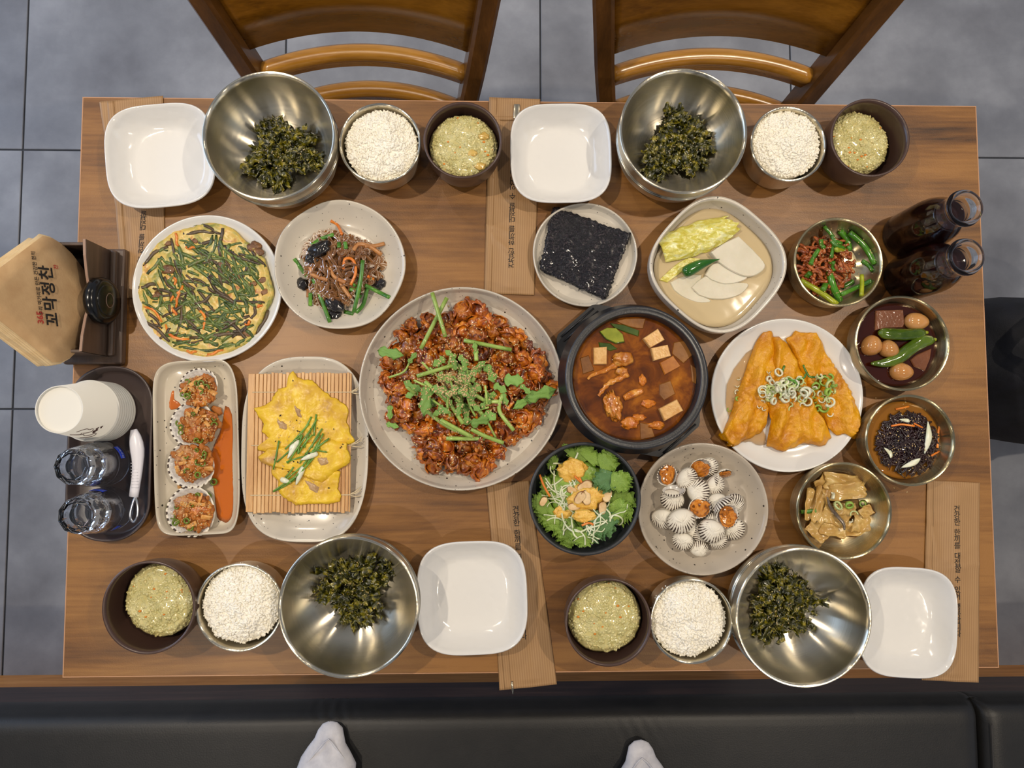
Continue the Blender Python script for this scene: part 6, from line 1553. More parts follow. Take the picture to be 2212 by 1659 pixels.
grn_ms = [mesh('chili_ring', *ring_mesh(1, 0.4, 0.6, ar), m_cgreen) for ar in (6.29, 3.5)]
on_ms = mesh('onion_bit', *bevbox(-1, 1, -0.45, 0.45, -0.14, 0.14, 0.1, 1), MN('seasoned_onion', [(0.3, (206, 138, 62)), (0.7, (228, 178, 108))], scale=2.0, vary=0.1, rough=0.15, coat=0.6, sss=0.3))
meat2 = mesh('cockle_meat', *blob(1, 6, 0.4, 1.5, 3, (1.1, 0.9, 0.4), 0.35), MN('steamed_cockle_meat', [(0.3, (150, 92, 50)), (0.55, (196, 140, 88)), (0.75, (214, 170, 128))], scale=2.6, dist=1.0, rough=0.15, coat=0.6, sss=0.2))
seeds_pts = []
for k, (x, y, r, an, lb) in enumerate(SEAS):
    w = P(*cx6(x, y), TZ + 0.016); R_ = S(r / 3.858, TZ + 0.016)
    t = thing('seasoned_half_shell', lb, 'cockle', (w.x, w.y, TZ + 0.0165), 'seasoned half-shell cockles', -math.radians(an))
    ca_, sa_ = math.cos(math.radians(an)), math.sin(math.radians(an))
    ox, oy = ((0.10, -0.16), (0.30, -0.06), (0.12, 0.06), (0.10, -0.04))[k]
    def lp(wx, wy):            # offset along the table turned into the shell's own frame; the topping sits off centre
        wx, wy = wx + ox * R_, wy + oy * R_; return wx * ca_ - wy * sa_, wx * sa_ + wy * ca_
    inst('valve', valve_me, (0, 0, 0), (PI, 0, 0), (R_ * 0.96, R_ * 0.92, R_ * 0.40), t)
    X, Y = lp(0, 0)
    ob('sauce_mound', shift(blob(R_ * 0.72, k, 0.25, 1.6, 4, (1.0, 0.95, 0.22), 0.2), (X, Y, 0.0012)), m_season, t)
    X, Y = lp(-0.3 * R_, 0.3 * R_)
    inst('cockle_meat', meat2, (X, Y, 0.002), (0, 0, 0.4 + k), (R_ * 0.4, R_ * 0.4, R_ * 0.4), t)
    def put(nm, me, n, q0, q1, s0, s1, lift):
        for i in range(n):
            a = rq.uniform(0, 6.28); q = q0 + (q1 - q0) * math.sqrt(rq.random()); X, Y = lp(q * R_ * math.cos(a), q * R_ * math.sin(a) * 0.92)
            inst(nm, me[i % len(me)], (X, Y, 0.0018 + lift + 0.0050 * (1 - q * q)), (rq.uniform(-0.6, 0.6), rq.uniform(-0.6, 0.6), rq.uniform(0, 6.28)), rq.uniform(s0, s1), t)
    put('seasoning', bit_ms, 26, 0, 0.86, 0.0022, 0.0050, 0.0)
    put('chili_ring', grn_ms, 8, 0.1, 0.8, 0.0028, 0.0046, 0.003)
    put('onion_bit', [on_ms], 7, 0.0, 0.75, 0.0036, 0.0068, 0.0028)
    pl = []
    for i in range(110):
        a = rq.uniform(0, 6.28); q = math.sqrt(rq.random()) * 0.75
        X, Y = lp(q * R_ * math.cos(a), q * R_ * math.sin(a)); pl.append(Vector((X, Y, 0.0066 + 0.0050 * (1 - q * q))))
    so_ = seeds('sesame_seeds', pl, m_sesame, None, 0.0013, seed=k); so_.parent = t
# loose bits of seasoning on the plate
for x, y, mi in ((615, 490, 0), (590, 540, 1), (520, 420, 2), (300, 1100, 2), (330, 1090, 2), (440, 510, 2), (470, 1200, 1), (540, 1200, 1), (400, 1150, 1), (590, 1080, 1), (230, 1290, 1)):
    q = on(g_t, cx6, x, y, 0.003, 0.01)
    o = inst('seasoning_bit', (bit_ms[0], grn_ms[0], on_ms)[mi], q, (0.2, 0.1, x), (0.0062, 0.0048, 0.0062)[mi])
    tag(o, ('red seasoning lump spilled on the rectangular plate', 'green chili ring spilled between the half shells', 'orange onion piece spilled between the half shells')[mi], 'garnish', 'spilled seasoning on the rectangular plate')

# ================================================================== EGG CREPE ON A BAMBOO MAT
m_bam = wood('bamboo_slat', [(0.3, (186, 136, 84)), (0.55, (212, 166, 110)), (0.8, (228, 188, 136))], 1, 9.0, 0.45, 0.1, 0.05, 10)
m_cord = M('cotton_cord', (214, 196, 160), rough=0.9)
mA, mB, mC, mD = (P(x, y, TZ + 0.023) for x, y in ((536, 806), (760, 806), (765, 1108), (535, 1108)))
mat_ = thing('bamboo_mat', 'bamboo slat mat across the speckled oval plate', 'mat', ((mA.x + mB.x) / 2, (mA.y + mD.y) / 2, TZ + 0.0205))
wid = (mB.x - mA.x); hgt_ = (mA.y - mD.y); x = -wid / 2; k = 0
while x < wid / 2 - 0.001:
    w = 0.0092 if k == 0 else (0.0042 + 0.0011 * ((k * 7) % 5) / 4)
    w = min(w, wid / 2 - x)
    ob('slat', bevbox(x + 0.0003, x + w - 0.0003, -hgt_ / 2 + RND.uniform(-0.0012, 0.0012), hgt_ / 2 + RND.uniform(-0.0012, 0.0012), 0.0, 0.0026, 0.0005, 1), m_bam, mat_, smooth=False)
    x += w; k += 1
for v in (0.362, -0.02, -0.375):
    pts = [Vector((-wid / 2 + 0.006 + i * (wid - 0.006) / 60, v * hgt_, 0.0029 + 0.0004 * math.sin(i * 2.1))) for i in range(61)]
    ob('cord', tube(pts, 0.0007, 5), m_cord, mat_)
    for s in (-0.002, 0.002, 0.004):
        ob('cord_end', tube([Vector((wid / 2, v * hgt_ + s * 0.3, 0.0028)), Vector((wid / 2 + 0.006, v * hgt_ + s, 0.003)), Vector((wid / 2 + 0.013, v * hgt_ + s * 2.0 + 0.002, 0.0005))], 0.0007, 5), m_cord, mat_)
g_e = Ground()
for ch in mat_.children: g_e.add(ch)
m_egg = MN('egg_crepe', [(0.3, (178, 134, 72)), (0.40, (212, 166, 44)), (0.56, (232, 194, 40)), (0.8, (222, 166, 52))], scale=34, detail=6, dist=0.6, bump=0.55, bscale=170, bdist=0.0016, rough=0.42, coat=0.12, coatr=0.25)
m_egg2 = MN('crepe_filling', [(0.3, (158, 124, 86)), (0.7, (196, 160, 112))], scale=60, bump=0.4, bscale=200, rough=0.3, coat=0.3, sss=0.1)
m_gonl = MN('fresh_chive', [(0.3, (70, 122, 30)), (0.7, (124, 168, 66))], scale=60, vary=0.2, rough=0.3, coat=0.3)
crepe = thing('egg_crepe', 'yellow folded egg crepe on the bamboo mat', 'crepe', P(*cx6(1350, 750), TZ + 0.0235))
EG = [([(1250, 150), (1275, 215), (1400, 240), (1520, 340), (1700, 450), (1690, 560), (1730, 690), (1760, 740), (1700, 775), (1560, 780), (1480, 880), (1300, 900), (1120, 880), (1050, 850), (950, 820), (950, 770), (1040, 720), (980, 660), (1000, 600), (900, 470), (980, 460), (1050, 420), (1120, 310), (1190, 290), (1200, 200)], (1320, 560), 0.0028, 0.0046, m_egg, 'large sheet'),
      ([(960, 880), (1040, 800), (1300, 760), (1560, 720), (1690, 760), (1730, 920), (1700, 945), (1620, 980), (1500, 1100), (1380, 1060), (1250, 1000), (1080, 960), (980, 920)], (1340, 920), 0.0052, 0.0050, m_egg, 'lower fold'),
      ([(1060, 960), (1200, 900), (1350, 940), (1480, 960), (1640, 1000), (1620, 1140), (1650, 1200), (1640, 1250), (1540, 1270), (1400, 1270), (1270, 1280), (1170, 1220), (1110, 1150), (1120, 1080), (1070, 1030)], (1340, 1150), 0.0028, 0.0044, m_egg, 'bottom flap')]
for k, (pts, ctr, z0, h, mt, lb) in enumerate(EG):
    hf = lambda q, a, x, y, h=h, k=k: 0.0008 + h * (1 - max(0, (q - 0.8) / 0.2) ** 2) * (0.75 + 0.35 * nz((x, y, k), 40, k + 9)) + 0.0012 * nz((x, y, 0), 110, k) + 0.0008 * abs(nz((x, y, 0), 260, k))
    o = poly_slab(pts, ctr, TZ + 0.0205 + z0, hf, mt, cx6, 'crepe_sheet', 36, 170, crepe, 0.05, k + 3, TZ + 0.026)
    g_e.add(o)
for pts, ctr in (([(1090, 480), (1110, 560), (1220, 610), (1220, 660), (1130, 650), (1095, 570)], (1150, 600)), ([(1240, 420), (1290, 470), (1330, 560), (1280, 540)], (1285, 490)), ([(1330, 1060), (1420, 1080), (1500, 1130), (1460, 1200), (1380, 1150)], (1410, 1120)), ([(1440, 880), (1540, 870), (1560, 930), (1470, 960)], (1500, 910))):
    c = on(g_e, cx6, ctr[0], ctr[1], 0, 0.027)
    o = poly_slab(pts, ctr, c.z - 0.0012, lambda q, a, x, y: 0.0024 - 0.0022 * q ** 3 + 0.0004 * nz((x, y, 0), 200), m_egg2, cx6, 'filling', 6, 40, crepe, 0.1, 5, c.z)
BL = [((1400, 540), (1290, 720)), ((1440, 520), (1420, 700)), ((1440, 560), (1340, 800)), ((1490, 640), (1400, 800)), ((1470, 690), (1300, 930)), ((1550, 720), (1430, 800)), ((1500, 680), (1360, 940)), ((1540, 730), (1380, 870)), ((1380, 600), (1220, 780)), ((1330, 700), (1180, 810)), ((1310, 720), (1110, 920)), ((1130, 740), (1085, 980)), ((1300, 800), (1210, 860)), ((1340, 870), (1190, 920)), ((1420, 880), (1240, 1060)), ((1380, 930), (1200, 1100)), ((1340, 940), (1170, 1080)), ((1320, 1010), (1090, 1160)), ((1270, 1050), (1085, 1165)), ((1470, 800), (1350, 850)), ((1410, 690), (1290, 850)), ((1320, 690), (1290, 850)), ((1440, 820), (1530, 835)), ((1460, 750), (1240, 1080)), ((1400, 640), (1200, 930)), ((1250, 960), (1150, 1080))]
for a, b in BL:
    m_ = ((a[0] + b[0]) / 2 + RND.uniform(-12, 12), (a[1] + b[1]) / 2 + RND.uniform(-8, 8))
    q = [on(g_e, cx6, x, y, 0.0016, 0.028) for x, y in (a, m_, b)]; top = max(p.z for p in q)
    for p in q: p.z = max(p.z, top - 0.002)
    o = wob('chive', tube(spl(q, 4), [0.0011] * 9, 6, 0.6), m_gonl); tag(o, 'fine green chive strand heaped on the egg crepe' if a != (1130, 740) else 'lone green chive strand beside the heap on the egg crepe', 'chive', 'chives on the egg crepe')
    g_e.add(o)
for a, b in (((1290, 735), (1200, 890)), ((1450, 845), (1315, 900)), ((1330, 960), (1270, 1110)), ((1145, 1060), (1220, 1090)), ((1260, 760), (1215, 840))):
    q = [on(g_e, cx6, x, y, 0.0018, 0.028) for x, y in (a, b)]
    s = spl([q[0], (q[0] + q[1]) / 2 + Vector((0, 0, 0.001)), q[1]], 4)
    tag(wob('scallion_white', tube(s, [0.0026, 0.0034, 0.0036, 0.0036, 0.0034, 0.003, 0.0024, 0.0016, 0.0006], 8, 0.6), m_white_on), 'white scallion sliver on the egg crepe', 'scallion', 'white scallion slivers on the crepe')
seeds('sesame_seeds', [on(g_e, cx6, RND.gauss(1350, 130), RND.gauss(780, 160), 0.0006, 0.027) for _ in range(60)], m_sesame, None, 0.0013, 'pale sesame seeds on the egg crepe', 'sesame')
seeds('black_sesame_seeds', [on(g_e, cx6, x, y, 0.0006, 0.027) for x, y in ((1245, 240), (1140, 530), (1275, 570), (1285, 660), (1300, 665), (1395, 640), (1360, 690), (1350, 720), (1585, 645), (1100, 745), (1160, 975), (1205, 1000), (1090, 900), (1250, 915), (1285, 920), (1440, 850), (1545, 1135), (1450, 635), (1355, 865), (1380, 845), (1650, 790), (1640, 800), (1660, 770))], m_bsesame, None, 0.0017, 'black sesame seeds scattered on the egg crepe', 'sesame')

# ================================================================== GARLIC STEMS WITH SPICY DRIED FISH
cg = crop(1700, 460, 7.213)
g_g = Ground(); g_g.add([o for o in SIDEC and [c for c in bpy.data.objects if c.name.startswith('side_dish_bowl')][0].children][0])
gc, gR = SIDEC[0]
m_spicy = MN('spicy_dried_fish', [(0.3, (98, 38, 12)), (0.5, (148, 70, 24)), (0.7, (188, 110, 46))], scale=140, detail=5, vary=0.2, bump=0.5, bscale=330, rough=0.22, coat=0.6, sss=0.1)
m_gst = MN('garlic_stem', [(0.3, (44, 98, 18)), (0.7, (82, 142, 36))], scale=60, vary=0.2, rough=0.18, coat=0.6, sss=0.1)
m_gsty = MN('pale_garlic_stem', [(0.3, (126, 142, 14)), (0.7, (170, 176, 40))], scale=60, vary=0.1, rough=0.18, coat=0.6, sss=0.15)
rg = random.Random(17); parts = []
for k in range(130):
    a = rg.uniform(0, 6.28); r = math.sqrt(rg.random()) * 0.036; x, y = gc.x - 0.006 + r * math.cos(a), gc.y + 0.001 + r * math.sin(a); hd = rg.gauss(0.3, 0.9); L = rg.uniform(0.010, 0.026); ph = rg.uniform(0, 6)
    z = TZ + 0.011 + 0.020 * max(0, 1 - (r / 0.043) ** 2) * rg.uniform(0.25, 1)
    pts = [Vector((x + L * (i / 6 - 0.5) * math.cos(hd) + 0.002 * math.sin(i + ph), y + L * (i / 6 - 0.5) * math.sin(hd) + 0.002 * math.cos(i * 1.3 + ph), z + 0.0015 * math.sin(i * 1.1 + ph))) for i in range(7)]
    parts.append(tube(spl(pts, 2), [rg.uniform(0.0014, 0.0027) for _ in range(13)], 6, 0.7))
fishshred = wob('spicy_fish_shreds', join(parts), m_spicy); tag(fishshred, 'glossy red-brown shredded dried fish in the steel dish', 'dried fish', kind='stuff'); g_g.add(fishshred)
GS = [((560, 220), (690, 700), 0, 50), ((790, 300), (1010, 570), 0, 85), ((960, 310), (1290, 830), 0, 80), ((590, 780), (830, 1370), 0, 95), ((210, 1050), (780, 1430), 1, 78), ((480, 580), (370, 800), 0, 60), ((850, 1270), (1270, 1070), 2, 62), ((1090, 1000), (1240, 1260), 1, 58), ((660, 450), (860, 560), 0, 55), ((1140, 760), (1270, 930), 0, 60), ((640, 390), (840, 480), 0, 60), ((770, 550), (800, 610), 1, 65), ((300, 1000), (330, 950), 0, 70), ((560, 1110), (560, 1200), 0, 80), ((690, 780), (740, 900), 0, 50), ((500, 430), (570, 540), 0, 60), ((940, 1130), (1020, 1060), 2, 60)]
for k, (a, b, mi, w) in enumerate(GS):
    q = [on(g_g, cg, x, y, 0.0022, 0.03) for x, y in (a, ((a[0] + b[0]) / 2, (a[1] + b[1]) / 2), b)]
    top = max(p.z for p in q)
    for p in q: p.z = max(p.z, top - (0.004 if k in (0, 1, 2, 3, 5, 8, 9, 10) else 0.009))
    o = wob('garlic_stem', tube(spl(q, 4), 1.2 * S(w / 7.213 / 2, TZ + 0.02), 10, 0.95), (m_gst, m_gsty, m_gst)[mi])
    tag(o, ('dark green', 'yellow-green', 'olive')[mi] + (' long' if math.hypot(a[0] - b[0], a[1] - b[1]) > 330 else ' short') + ' garlic stem in the spicy dried fish, towards the ' + ['dark bottles', 'dark bottles', 'porridge cup', 'rice bowl', 'radish kimchi', 'fish plate', 'fish plate', 'quail eggs'][int(((math.degrees(math.atan2(800 - a[1] / 2 - b[1] / 2, a[0] / 2 + b[0] / 2 - 800)) + 382.5) % 360) // 45)] if k != 3 else 'thickest green garlic stem lying across the spicy dried fish', 'garlic stem', 'garlic stems in the steel dish'); g_g.add(o)
seeds('sesame_seeds', [on(g_g, cg, RND.gauss(800, 230), RND.gauss(720, 240), 0.0005, 0.025) for _ in range(95)], m_sesame, None, 0.0014, 'sesame seeds on the garlic stems and dried fish', 'sesame')

# ================================================================== QUAIL EGGS IN SOY
ce = crop(1690, 400, 3.607)
ec, eR = SIDEC[1]; ez = TZ + 0.024
m_soy = M('soy_broth', (62, 22, 10), rough=0.04, coat=0.8, trans=0.25, ior=1.33)
broth('soy_broth', ec, lambda a: eR * 0.905, ez, m_soy, 'dark red-brown soy broth in the quail egg dish')
m_qegg = MN('soy_quail_egg', [(0.3, (178, 120, 62)), (0.7, (200, 146, 86))], scale=14, vary=0.12, rough=0.14, coat=0.6, sss=0.3)
m_srad = MN('soy_radish', [(0.3, (104, 62, 40)), (0.7, (126, 80, 54))], scale=30, vary=0.04, bump=0.2, bscale=300, rough=0.14, coat=0.6, sss=0.2)
m_spep = MN('braised_pepper', [(0.3, (52, 76, 12)), (0.7, (90, 114, 26))], scale=40, vary=0.05, bump=0.35, bscale=90, bdist=0.002, rough=0.12, coat=0.7)
for x, y, rx, ry, an, lb in ((1050, 1060, 96, 70, 0.1, 'pale quail egg next to the radish block in soy'), (700, 1248, 76, 84, 0.4, 'brown quail egg at the wall of the soy dish by the fish plate'), (835, 1275, 78, 70, 0.5, 'pointed brown quail egg between another egg and the pepper'), (932, 1452, 92, 72, 0.1, 'darkest quail egg alone below the peppers')):
    w = P(*ce(x, y), ez + 0.006); a, b = S(rx / 3.607, ez), S(ry / 3.607, ez)
    V, Fc = blob(1, 0, 0, 1, 3); V = [Matrix.Rotation(-an, 3, 'Z') @ Vector((v.x * a * (1 + 0.08 * v.x), v.y * b * (1 - 0.08 * v.x), v.z * b)) for v in V]
    tag(wob('quail_egg', shift((V, Fc), (w.x, w.y, ez + 0.003)), m_qegg), lb, 'egg', 'quail eggs in soy')
tag(slab([(730, 975), (945, 970), (955, 1080), (940, 1110), (800, 1115), (725, 1130)], ez - 0.002, ez + 0.003, m_srad, ce, name='soy_radish', bulge=0.0), 'square brown soy radish block beside the pale egg', 'radish', 'soy radish blocks')
tag(slab([(1050, 1320), (1165, 1270), (1155, 1350), (1115, 1447), (1030, 1415), (1000, 1360)], ez - 0.002, ez + 0.0026, m_srad, ce, name='soy_radish', bulge=0.0), 'brown soy radish wedge under the long green pepper', 'radish', 'soy radish blocks')
for pts, rad, lb in (([(745, 1150), (850, 1160), (960, 1165), (1060, 1155), (1115, 1150)], [0.0022, 0.0062, 0.0074, 0.0078, 0.0078, 0.0076, 0.0076, 0.0078, 0.0078, 0.0076, 0.0074, 0.0072, 0.007, 0.0066, 0.006, 0.005, 0.003], 'blunt green braised pepper across the middle of the soy dish'), ([(690, 1390), (800, 1385), (900, 1350), (990, 1280), (1090, 1220), (1180, 1205)], [0.0014, 0.003, 0.0042, 0.005, 0.0058, 0.0064, 0.007, 0.0074, 0.0078, 0.0082, 0.0086, 0.0086, 0.0084, 0.0082, 0.0084, 0.0086, 0.0084, 0.0078, 0.007, 0.0058, 0.0036], 'long green braised pepper lying over the radish wedge')):
    q = spl([P(*ce(x, y), ez + 0.006) for x, y in pts], 4)
    o = thing('braised_pepper', lb, 'pepper', q[0], 'braised green peppers')
    V, Fc = tube(q, rad, 14, 0.72); V = [v + Vector((0, 0, 0.0012 * nz(v, 180, 2))) for v in V]
    wob('flesh', (V, Fc), m_spep, o)
    e = q[-1]; wob('stalk', tube([e - Vector((0.002, 0, 0)), e + Vector((0.003, 0.0005, 0))], [0.003, 0.002], 8), m_gsty, o)

# ================================================================== DARK SEAWEED SALAD
cw = crop(1690, 830, 4.146)
wc, wR = SIDEC[2]; wz = TZ + 0.021
m_vin = M('amber_vinegar_broth', (168, 112, 36), rough=0.05, coat=0.7, trans=0.35, ior=1.33)
broth('vinegar_broth', wc, lambda a: wR * 0.88, wz, m_vin, 'amber broth around the dark seaweed')
m_sw = MN('dark_seaweed', [(0.3, (18, 8, 10)), (0.6, (44, 18, 20)), (0.8, (28, 34, 18))], scale=60, rough=0.14, coat=0.7)
rw = random.Random(3); parts = []
sc0 = P(*cw(1110, 530), wz)
for k in range(210):
    a = rw.uniform(0, 6.28); r = math.sqrt(rw.random()) * 0.038; x, y = r * math.cos(a), r * math.sin(a); hd = rw.uniform(0, 6.28); tu = rw.gauss(0, 0.35); pts = []
    for i in range(9):
        rr0 = math.hypot(x, y); pts.append(Vector((x, y, 0.001 + max(0, 0.011 * (1 - (rr0 / 0.046) ** 2)) * rw.uniform(0.5, 1))))
        tu += rw.gauss(0, 0.2); hd += tu
        if rr0 > 0.040: hd = math.atan2(-y, -x) + rw.gauss(0, 0.8)
        x += 0.004 * math.cos(hd); y += 0.004 * math.sin(hd)
    parts.append(tube(spl(pts, 2), rw.uniform(0.0006, 0.0014), 5, 0.7))
parts.append(disc(8, 30, lambda a: 0.033 + 0.004 * math.sin(4 * a), lambda q, a, x, y: 0.0095 * (1 - q * q) + 0.001 * nz((x, y, 0), 150), -0.002))
sea = wob('seaweed_tangle', shift(join(parts), (sc0.x, sc0.y, wz)), m_sw); tag(sea, 'tangle of glossy dark seaweed strands in the steel dish', 'seaweed', kind='stuff')
g_w = Ground(); g_w.add(sea)
def wz_(x, y, up):
    p = P(*cw(x, y), wz + 0.006); z = g_w.z(p.x, p.y, wz); q = P(*cw(x, y), z); q.z = max(wz, g_w.z(q.x, q.y, wz)) + up; return q
for pts, r in (([(970, 375), (1060, 360), (1180, 375)], 0.0014), ([(1170, 350), (1255, 390)], 0.0013), ([(1010, 225), (1130, 200)], 0.0015), ([(1405, 370), (1400, 460), (1385, 570)], 0.0016), ([(1330, 640), (1400, 600)], 0.0014)):
    tag(wob('carrot_strip', tube(spl([wz_(x, y, 0.0012) for x, y in pts], 4), r, 6, 0.6), m_carrot), 'thin orange carrot strip on the dark seaweed', 'carrot', 'carrot strips on the seaweed')
for (a, b, w, lb) in (((1295, 335), (1265, 620), 0.0042, 'long white onion sliver on the dark seaweed'), ((1060, 745), (1225, 665), 0.0038, 'short white onion sliver at the front of the seaweed'), ((1040, 315), (1130, 335), 0.0026, 'small white onion sliver behind the carrot strips'), ((905, 570), (965, 660), 0.0030, 'yellowish onion sliver on the seaweed towards the fish plate')):
    q = [wz_(*a, 0.002), wz_((a[0] + b[0]) / 2 + 18, (a[1] + b[1]) / 2, 0.003), wz_(*b, 0.002)]; s = spl(q, 5)
    tag(wob('onion_sliver', tube(s, [w * max(0.12, math.sin(PI * (i + 0.4) / len(s))) for i in range(len(s))], 8, 0.35), m_white_on), lb, 'onion', 'white slivers on the seaweed')
seeds('sesame_seeds', [wz_(RND.gauss(1110, 160), RND.gauss(520, 160), 0.0005) for _ in range(110)], m_sesame, None, 0.0013, 'sesame seeds on the dark seaweed', 'sesame')

# ================================================================== PALE SIMMERED KIMCHI
kc_, kR = SIDEC[3]; m_sk = MN('simmered_kimchi', [(0.3, (172, 130, 64)), (0.55, (202, 166, 98)), (0.8, (226, 198, 138))], scale=36, detail=5, vary=0.08, bump=0.35, bscale=140, bdist=0.0016, rough=0.2, coat=0.5, sss=0.25, sssr=0.004)
m_kb = M('kimchi_juice', (186, 148, 92), rough=0.05, trans=0.7, ior=1.33, coat=0.3)
broth('kimchi_juice', kc_, lambda a: kR * 0.60, TZ + 0.0085, m_kb, 'shallow clear juice under the pale simmered kimchi')
SK = [(560, 880, 330, 130, 0.1, 0.018), (400, 900, 160, 150, 0.9, 0.016), (285, 1080, 130, 240, 0.15, 0.015), (350, 1080, 120, 280, 0.2, 0.019), (580, 960, 300, 130, -0.1, 0.021), (480, 1180, 220, 140, 0.3, 0.019), (720, 1240, 150, 170, 0.2, 0.016), (620, 1290, 300, 120, 0.05, 0.013), (750, 1140, 110, 80, -0.5, 0.018), (330, 1310, 180, 150, 0.8, 0.014), (560, 1120, 180, 100, 0.0, 0.022), (460, 1290, 200, 130, 0.2, 0.017)]
g_k = Ground(); g_k.add([c for c in bpy.data.objects if c.name.startswith('side_dish_bowl')][3].children[0])
for k, (x, y, lx, ly, an, z) in enumerate(SK):
    w = P(*cw(x, y), TZ + z); a, b = 1.12 * S(lx / 4.146, TZ + z), 1.12 * S(ly / 4.146, TZ + z)
    def fn(u, v, a=a, b=b, k=k):
        return ((u - 0.5) * a * (1 + 0.15 * nz((v * 3, k, 0), 1.2)), (v - 0.5) * b * (1 + 0.18 * nz((u * 3, k, 4), 1.2)), 0.004 * nz((u * 2.4, v * 2.4, k), 1.0, k) + 0.0022 * nz((u * 6, v * 5, k), 1.0, k + 3) + 0.0016 * math.sin(u * 9 + k) * math.sin(v * 5))
    V, Fc = sheet(18, 14, fn, 0.0010)
    o = wob('kimchi_leaf', shift(tf((V, Fc), Matrix.Rotation(-an, 4, 'Z')), (w.x, w.y, TZ + z)), m_sk)
    tag(o, ('wide translucent kimchi leaf', 'crumpled kimchi leaf', 'long folded kimchi stalk')[k % 3] + (' by the wall of the steel dish' if k in (2, 3, 9) else ' in the middle of the steel dish' if k in (4, 10, 5, 11) else ' on the open side of the steel dish'), 'kimchi', 'pale kimchi pieces'); g_k.add(o)
m_skin = MN('fish_skin', [(0.3, (52, 44, 40)), (0.7, (126, 110, 94))], scale=120, rough=0.15, coat=0.6)
q = [on(g_k, cw, x, y, 0.002, 0.025) for x, y in ((385, 1005), (420, 1090), (480, 1170), (530, 1240), (535, 1300))]
for p in q: p.z = max(p.z, TZ + 0.024)
tag(wob('dried_fish', tube(spl(q, 4), [0.0012 + 0.0014 * math.sin(PI * i / 16) for i in range(17)], 8, 0.6), m_skin), 'thin dark dried fish lying on the pale kimchi', 'dried fish')
for x, y, r, mi, kd, lb in ((485, 1090, 0.0062, 1, 0, 'large pale scallion ring on the simmered kimchi'), (590, 1070, 0.0052, 2, 1, 'bright green scallion chunk on the simmered kimchi'), (710, 1070, 0.0042, 2, 1, 'small dark green scallion chunk at the kimchi edge'), (640, 1165, 0.0050, 1, 2, 'yellow-green scallion slice below the chunks'), (600, 1210, 0.0036, 0, 3, 'white scallion bit on the simmered kimchi'), (420, 1000, 0.0055, 0, 3, 'white scallion bit beside the dark fish')):
    c = on(g_k, cw, x, y, 0.001, 0.025); scallion(c.x, c.y, r, g_k, lb, 'scallions on the simmered kimchi', mi, 0.0012, kd)
q = [on(g_k, cw, x, y, 0.001, 0.02) for x, y in ((175, 1145), (240, 1140), (305, 1130))]
tag(wob('green_onion', tube(spl(q, 4), 0.0028, 8, 0.5), m_chive), 'green onion slice at the wall of the kimchi dish', 'green onion')

# ================================================================== RICE, PORRIDGE, SEAWEED FLAKES
m_rice = MN('cooked_rice', [(0.3, (246, 240, 222)), (0.7, (254, 250, 240))], scale=40, rough=0.35)
grainV, grainF = ico(1)
def grains(R_, zfun, n, seed, l=0.0031, w=0.00125, sink=0.0):
    q = random.Random(seed); V, Fc = [], []
    for k in range(n):
        a = q.uniform(0, 6.28); r = math.sqrt(q.random()) * R_; x, y = r * math.cos(a), r * math.sin(a)
        Mx = mat_lrs((x, y, zfun(x, y) + q.uniform(-0.0006, 0.0006) - sink), (q.uniform(-0.4, 0.4), q.uniform(-0.4, 0.4), q.uniform(0, 6.28)), (l * q.uniform(0.8, 1.1), w * q.uniform(0.85, 1.15), w))
        b = len(V); V += [Mx @ v for v in grainV]; Fc += [tuple(i + b for i in f) for f in grainF]
    return V, Fc
for k, (c, R_) in enumerate(RICEC):
    off = [(0.001, -0.001), (-0.001, 0.002), (0.001, 0.003), (-0.003, 0.002)][k]
    def zf(x, y, k=k): 
        r = math.hypot(x, y) / R_
        return 0.047 + 0.013 * (1 - r * r) + 0.0045 * nz((x, y, 0), 50, k) + 0.0014 * nz((x, y, 0), 130, k) - 0.006 * max(0, r - 0.8) / 0.2
    Rr = R_ * 0.90
    V, Fc = join([grains(Rr, zf, 1400, k, 0.0035, 0.0014), disc(10, 40, lambda a: Rr, lambda q, a, x, y: zf(x, y) - 0.0002, 0.02)])
    o = ob('steamed_rice', (V, Fc), m_rice, None, loc=(c.x + off[0], c.y + off[1], TZ))
    tag(o, ['fluffy white steamed rice in the bowl behind the glass noodles', 'white steamed rice in the bowl near the dark bottles', 'lumpy white steamed rice in the bowl before the seasoned cockles', 'lumpy white steamed rice in the bowl in front of the cockle plate'][k], 'rice', kind='stuff')
m_porr = MN('abalone_porridge', [(0.3, (190, 178, 112)), (0.55, (214, 201, 140)), (0.8, (230, 220, 168))], scale=60, detail=5, bump=0.25, bscale=260, bdist=0.0012, rough=0.14, coat=0.6, coatr=0.08, sss=0.25)
m_cbit = M('carrot_bit', (226, 138, 40), rough=0.2, coat=0.5)
m_abal = MN('abalone_slice', [(0.3, (196, 158, 72)), (0.7, (222, 190, 110))], scale=60, rough=0.2, coat=0.5, sss=0.2)
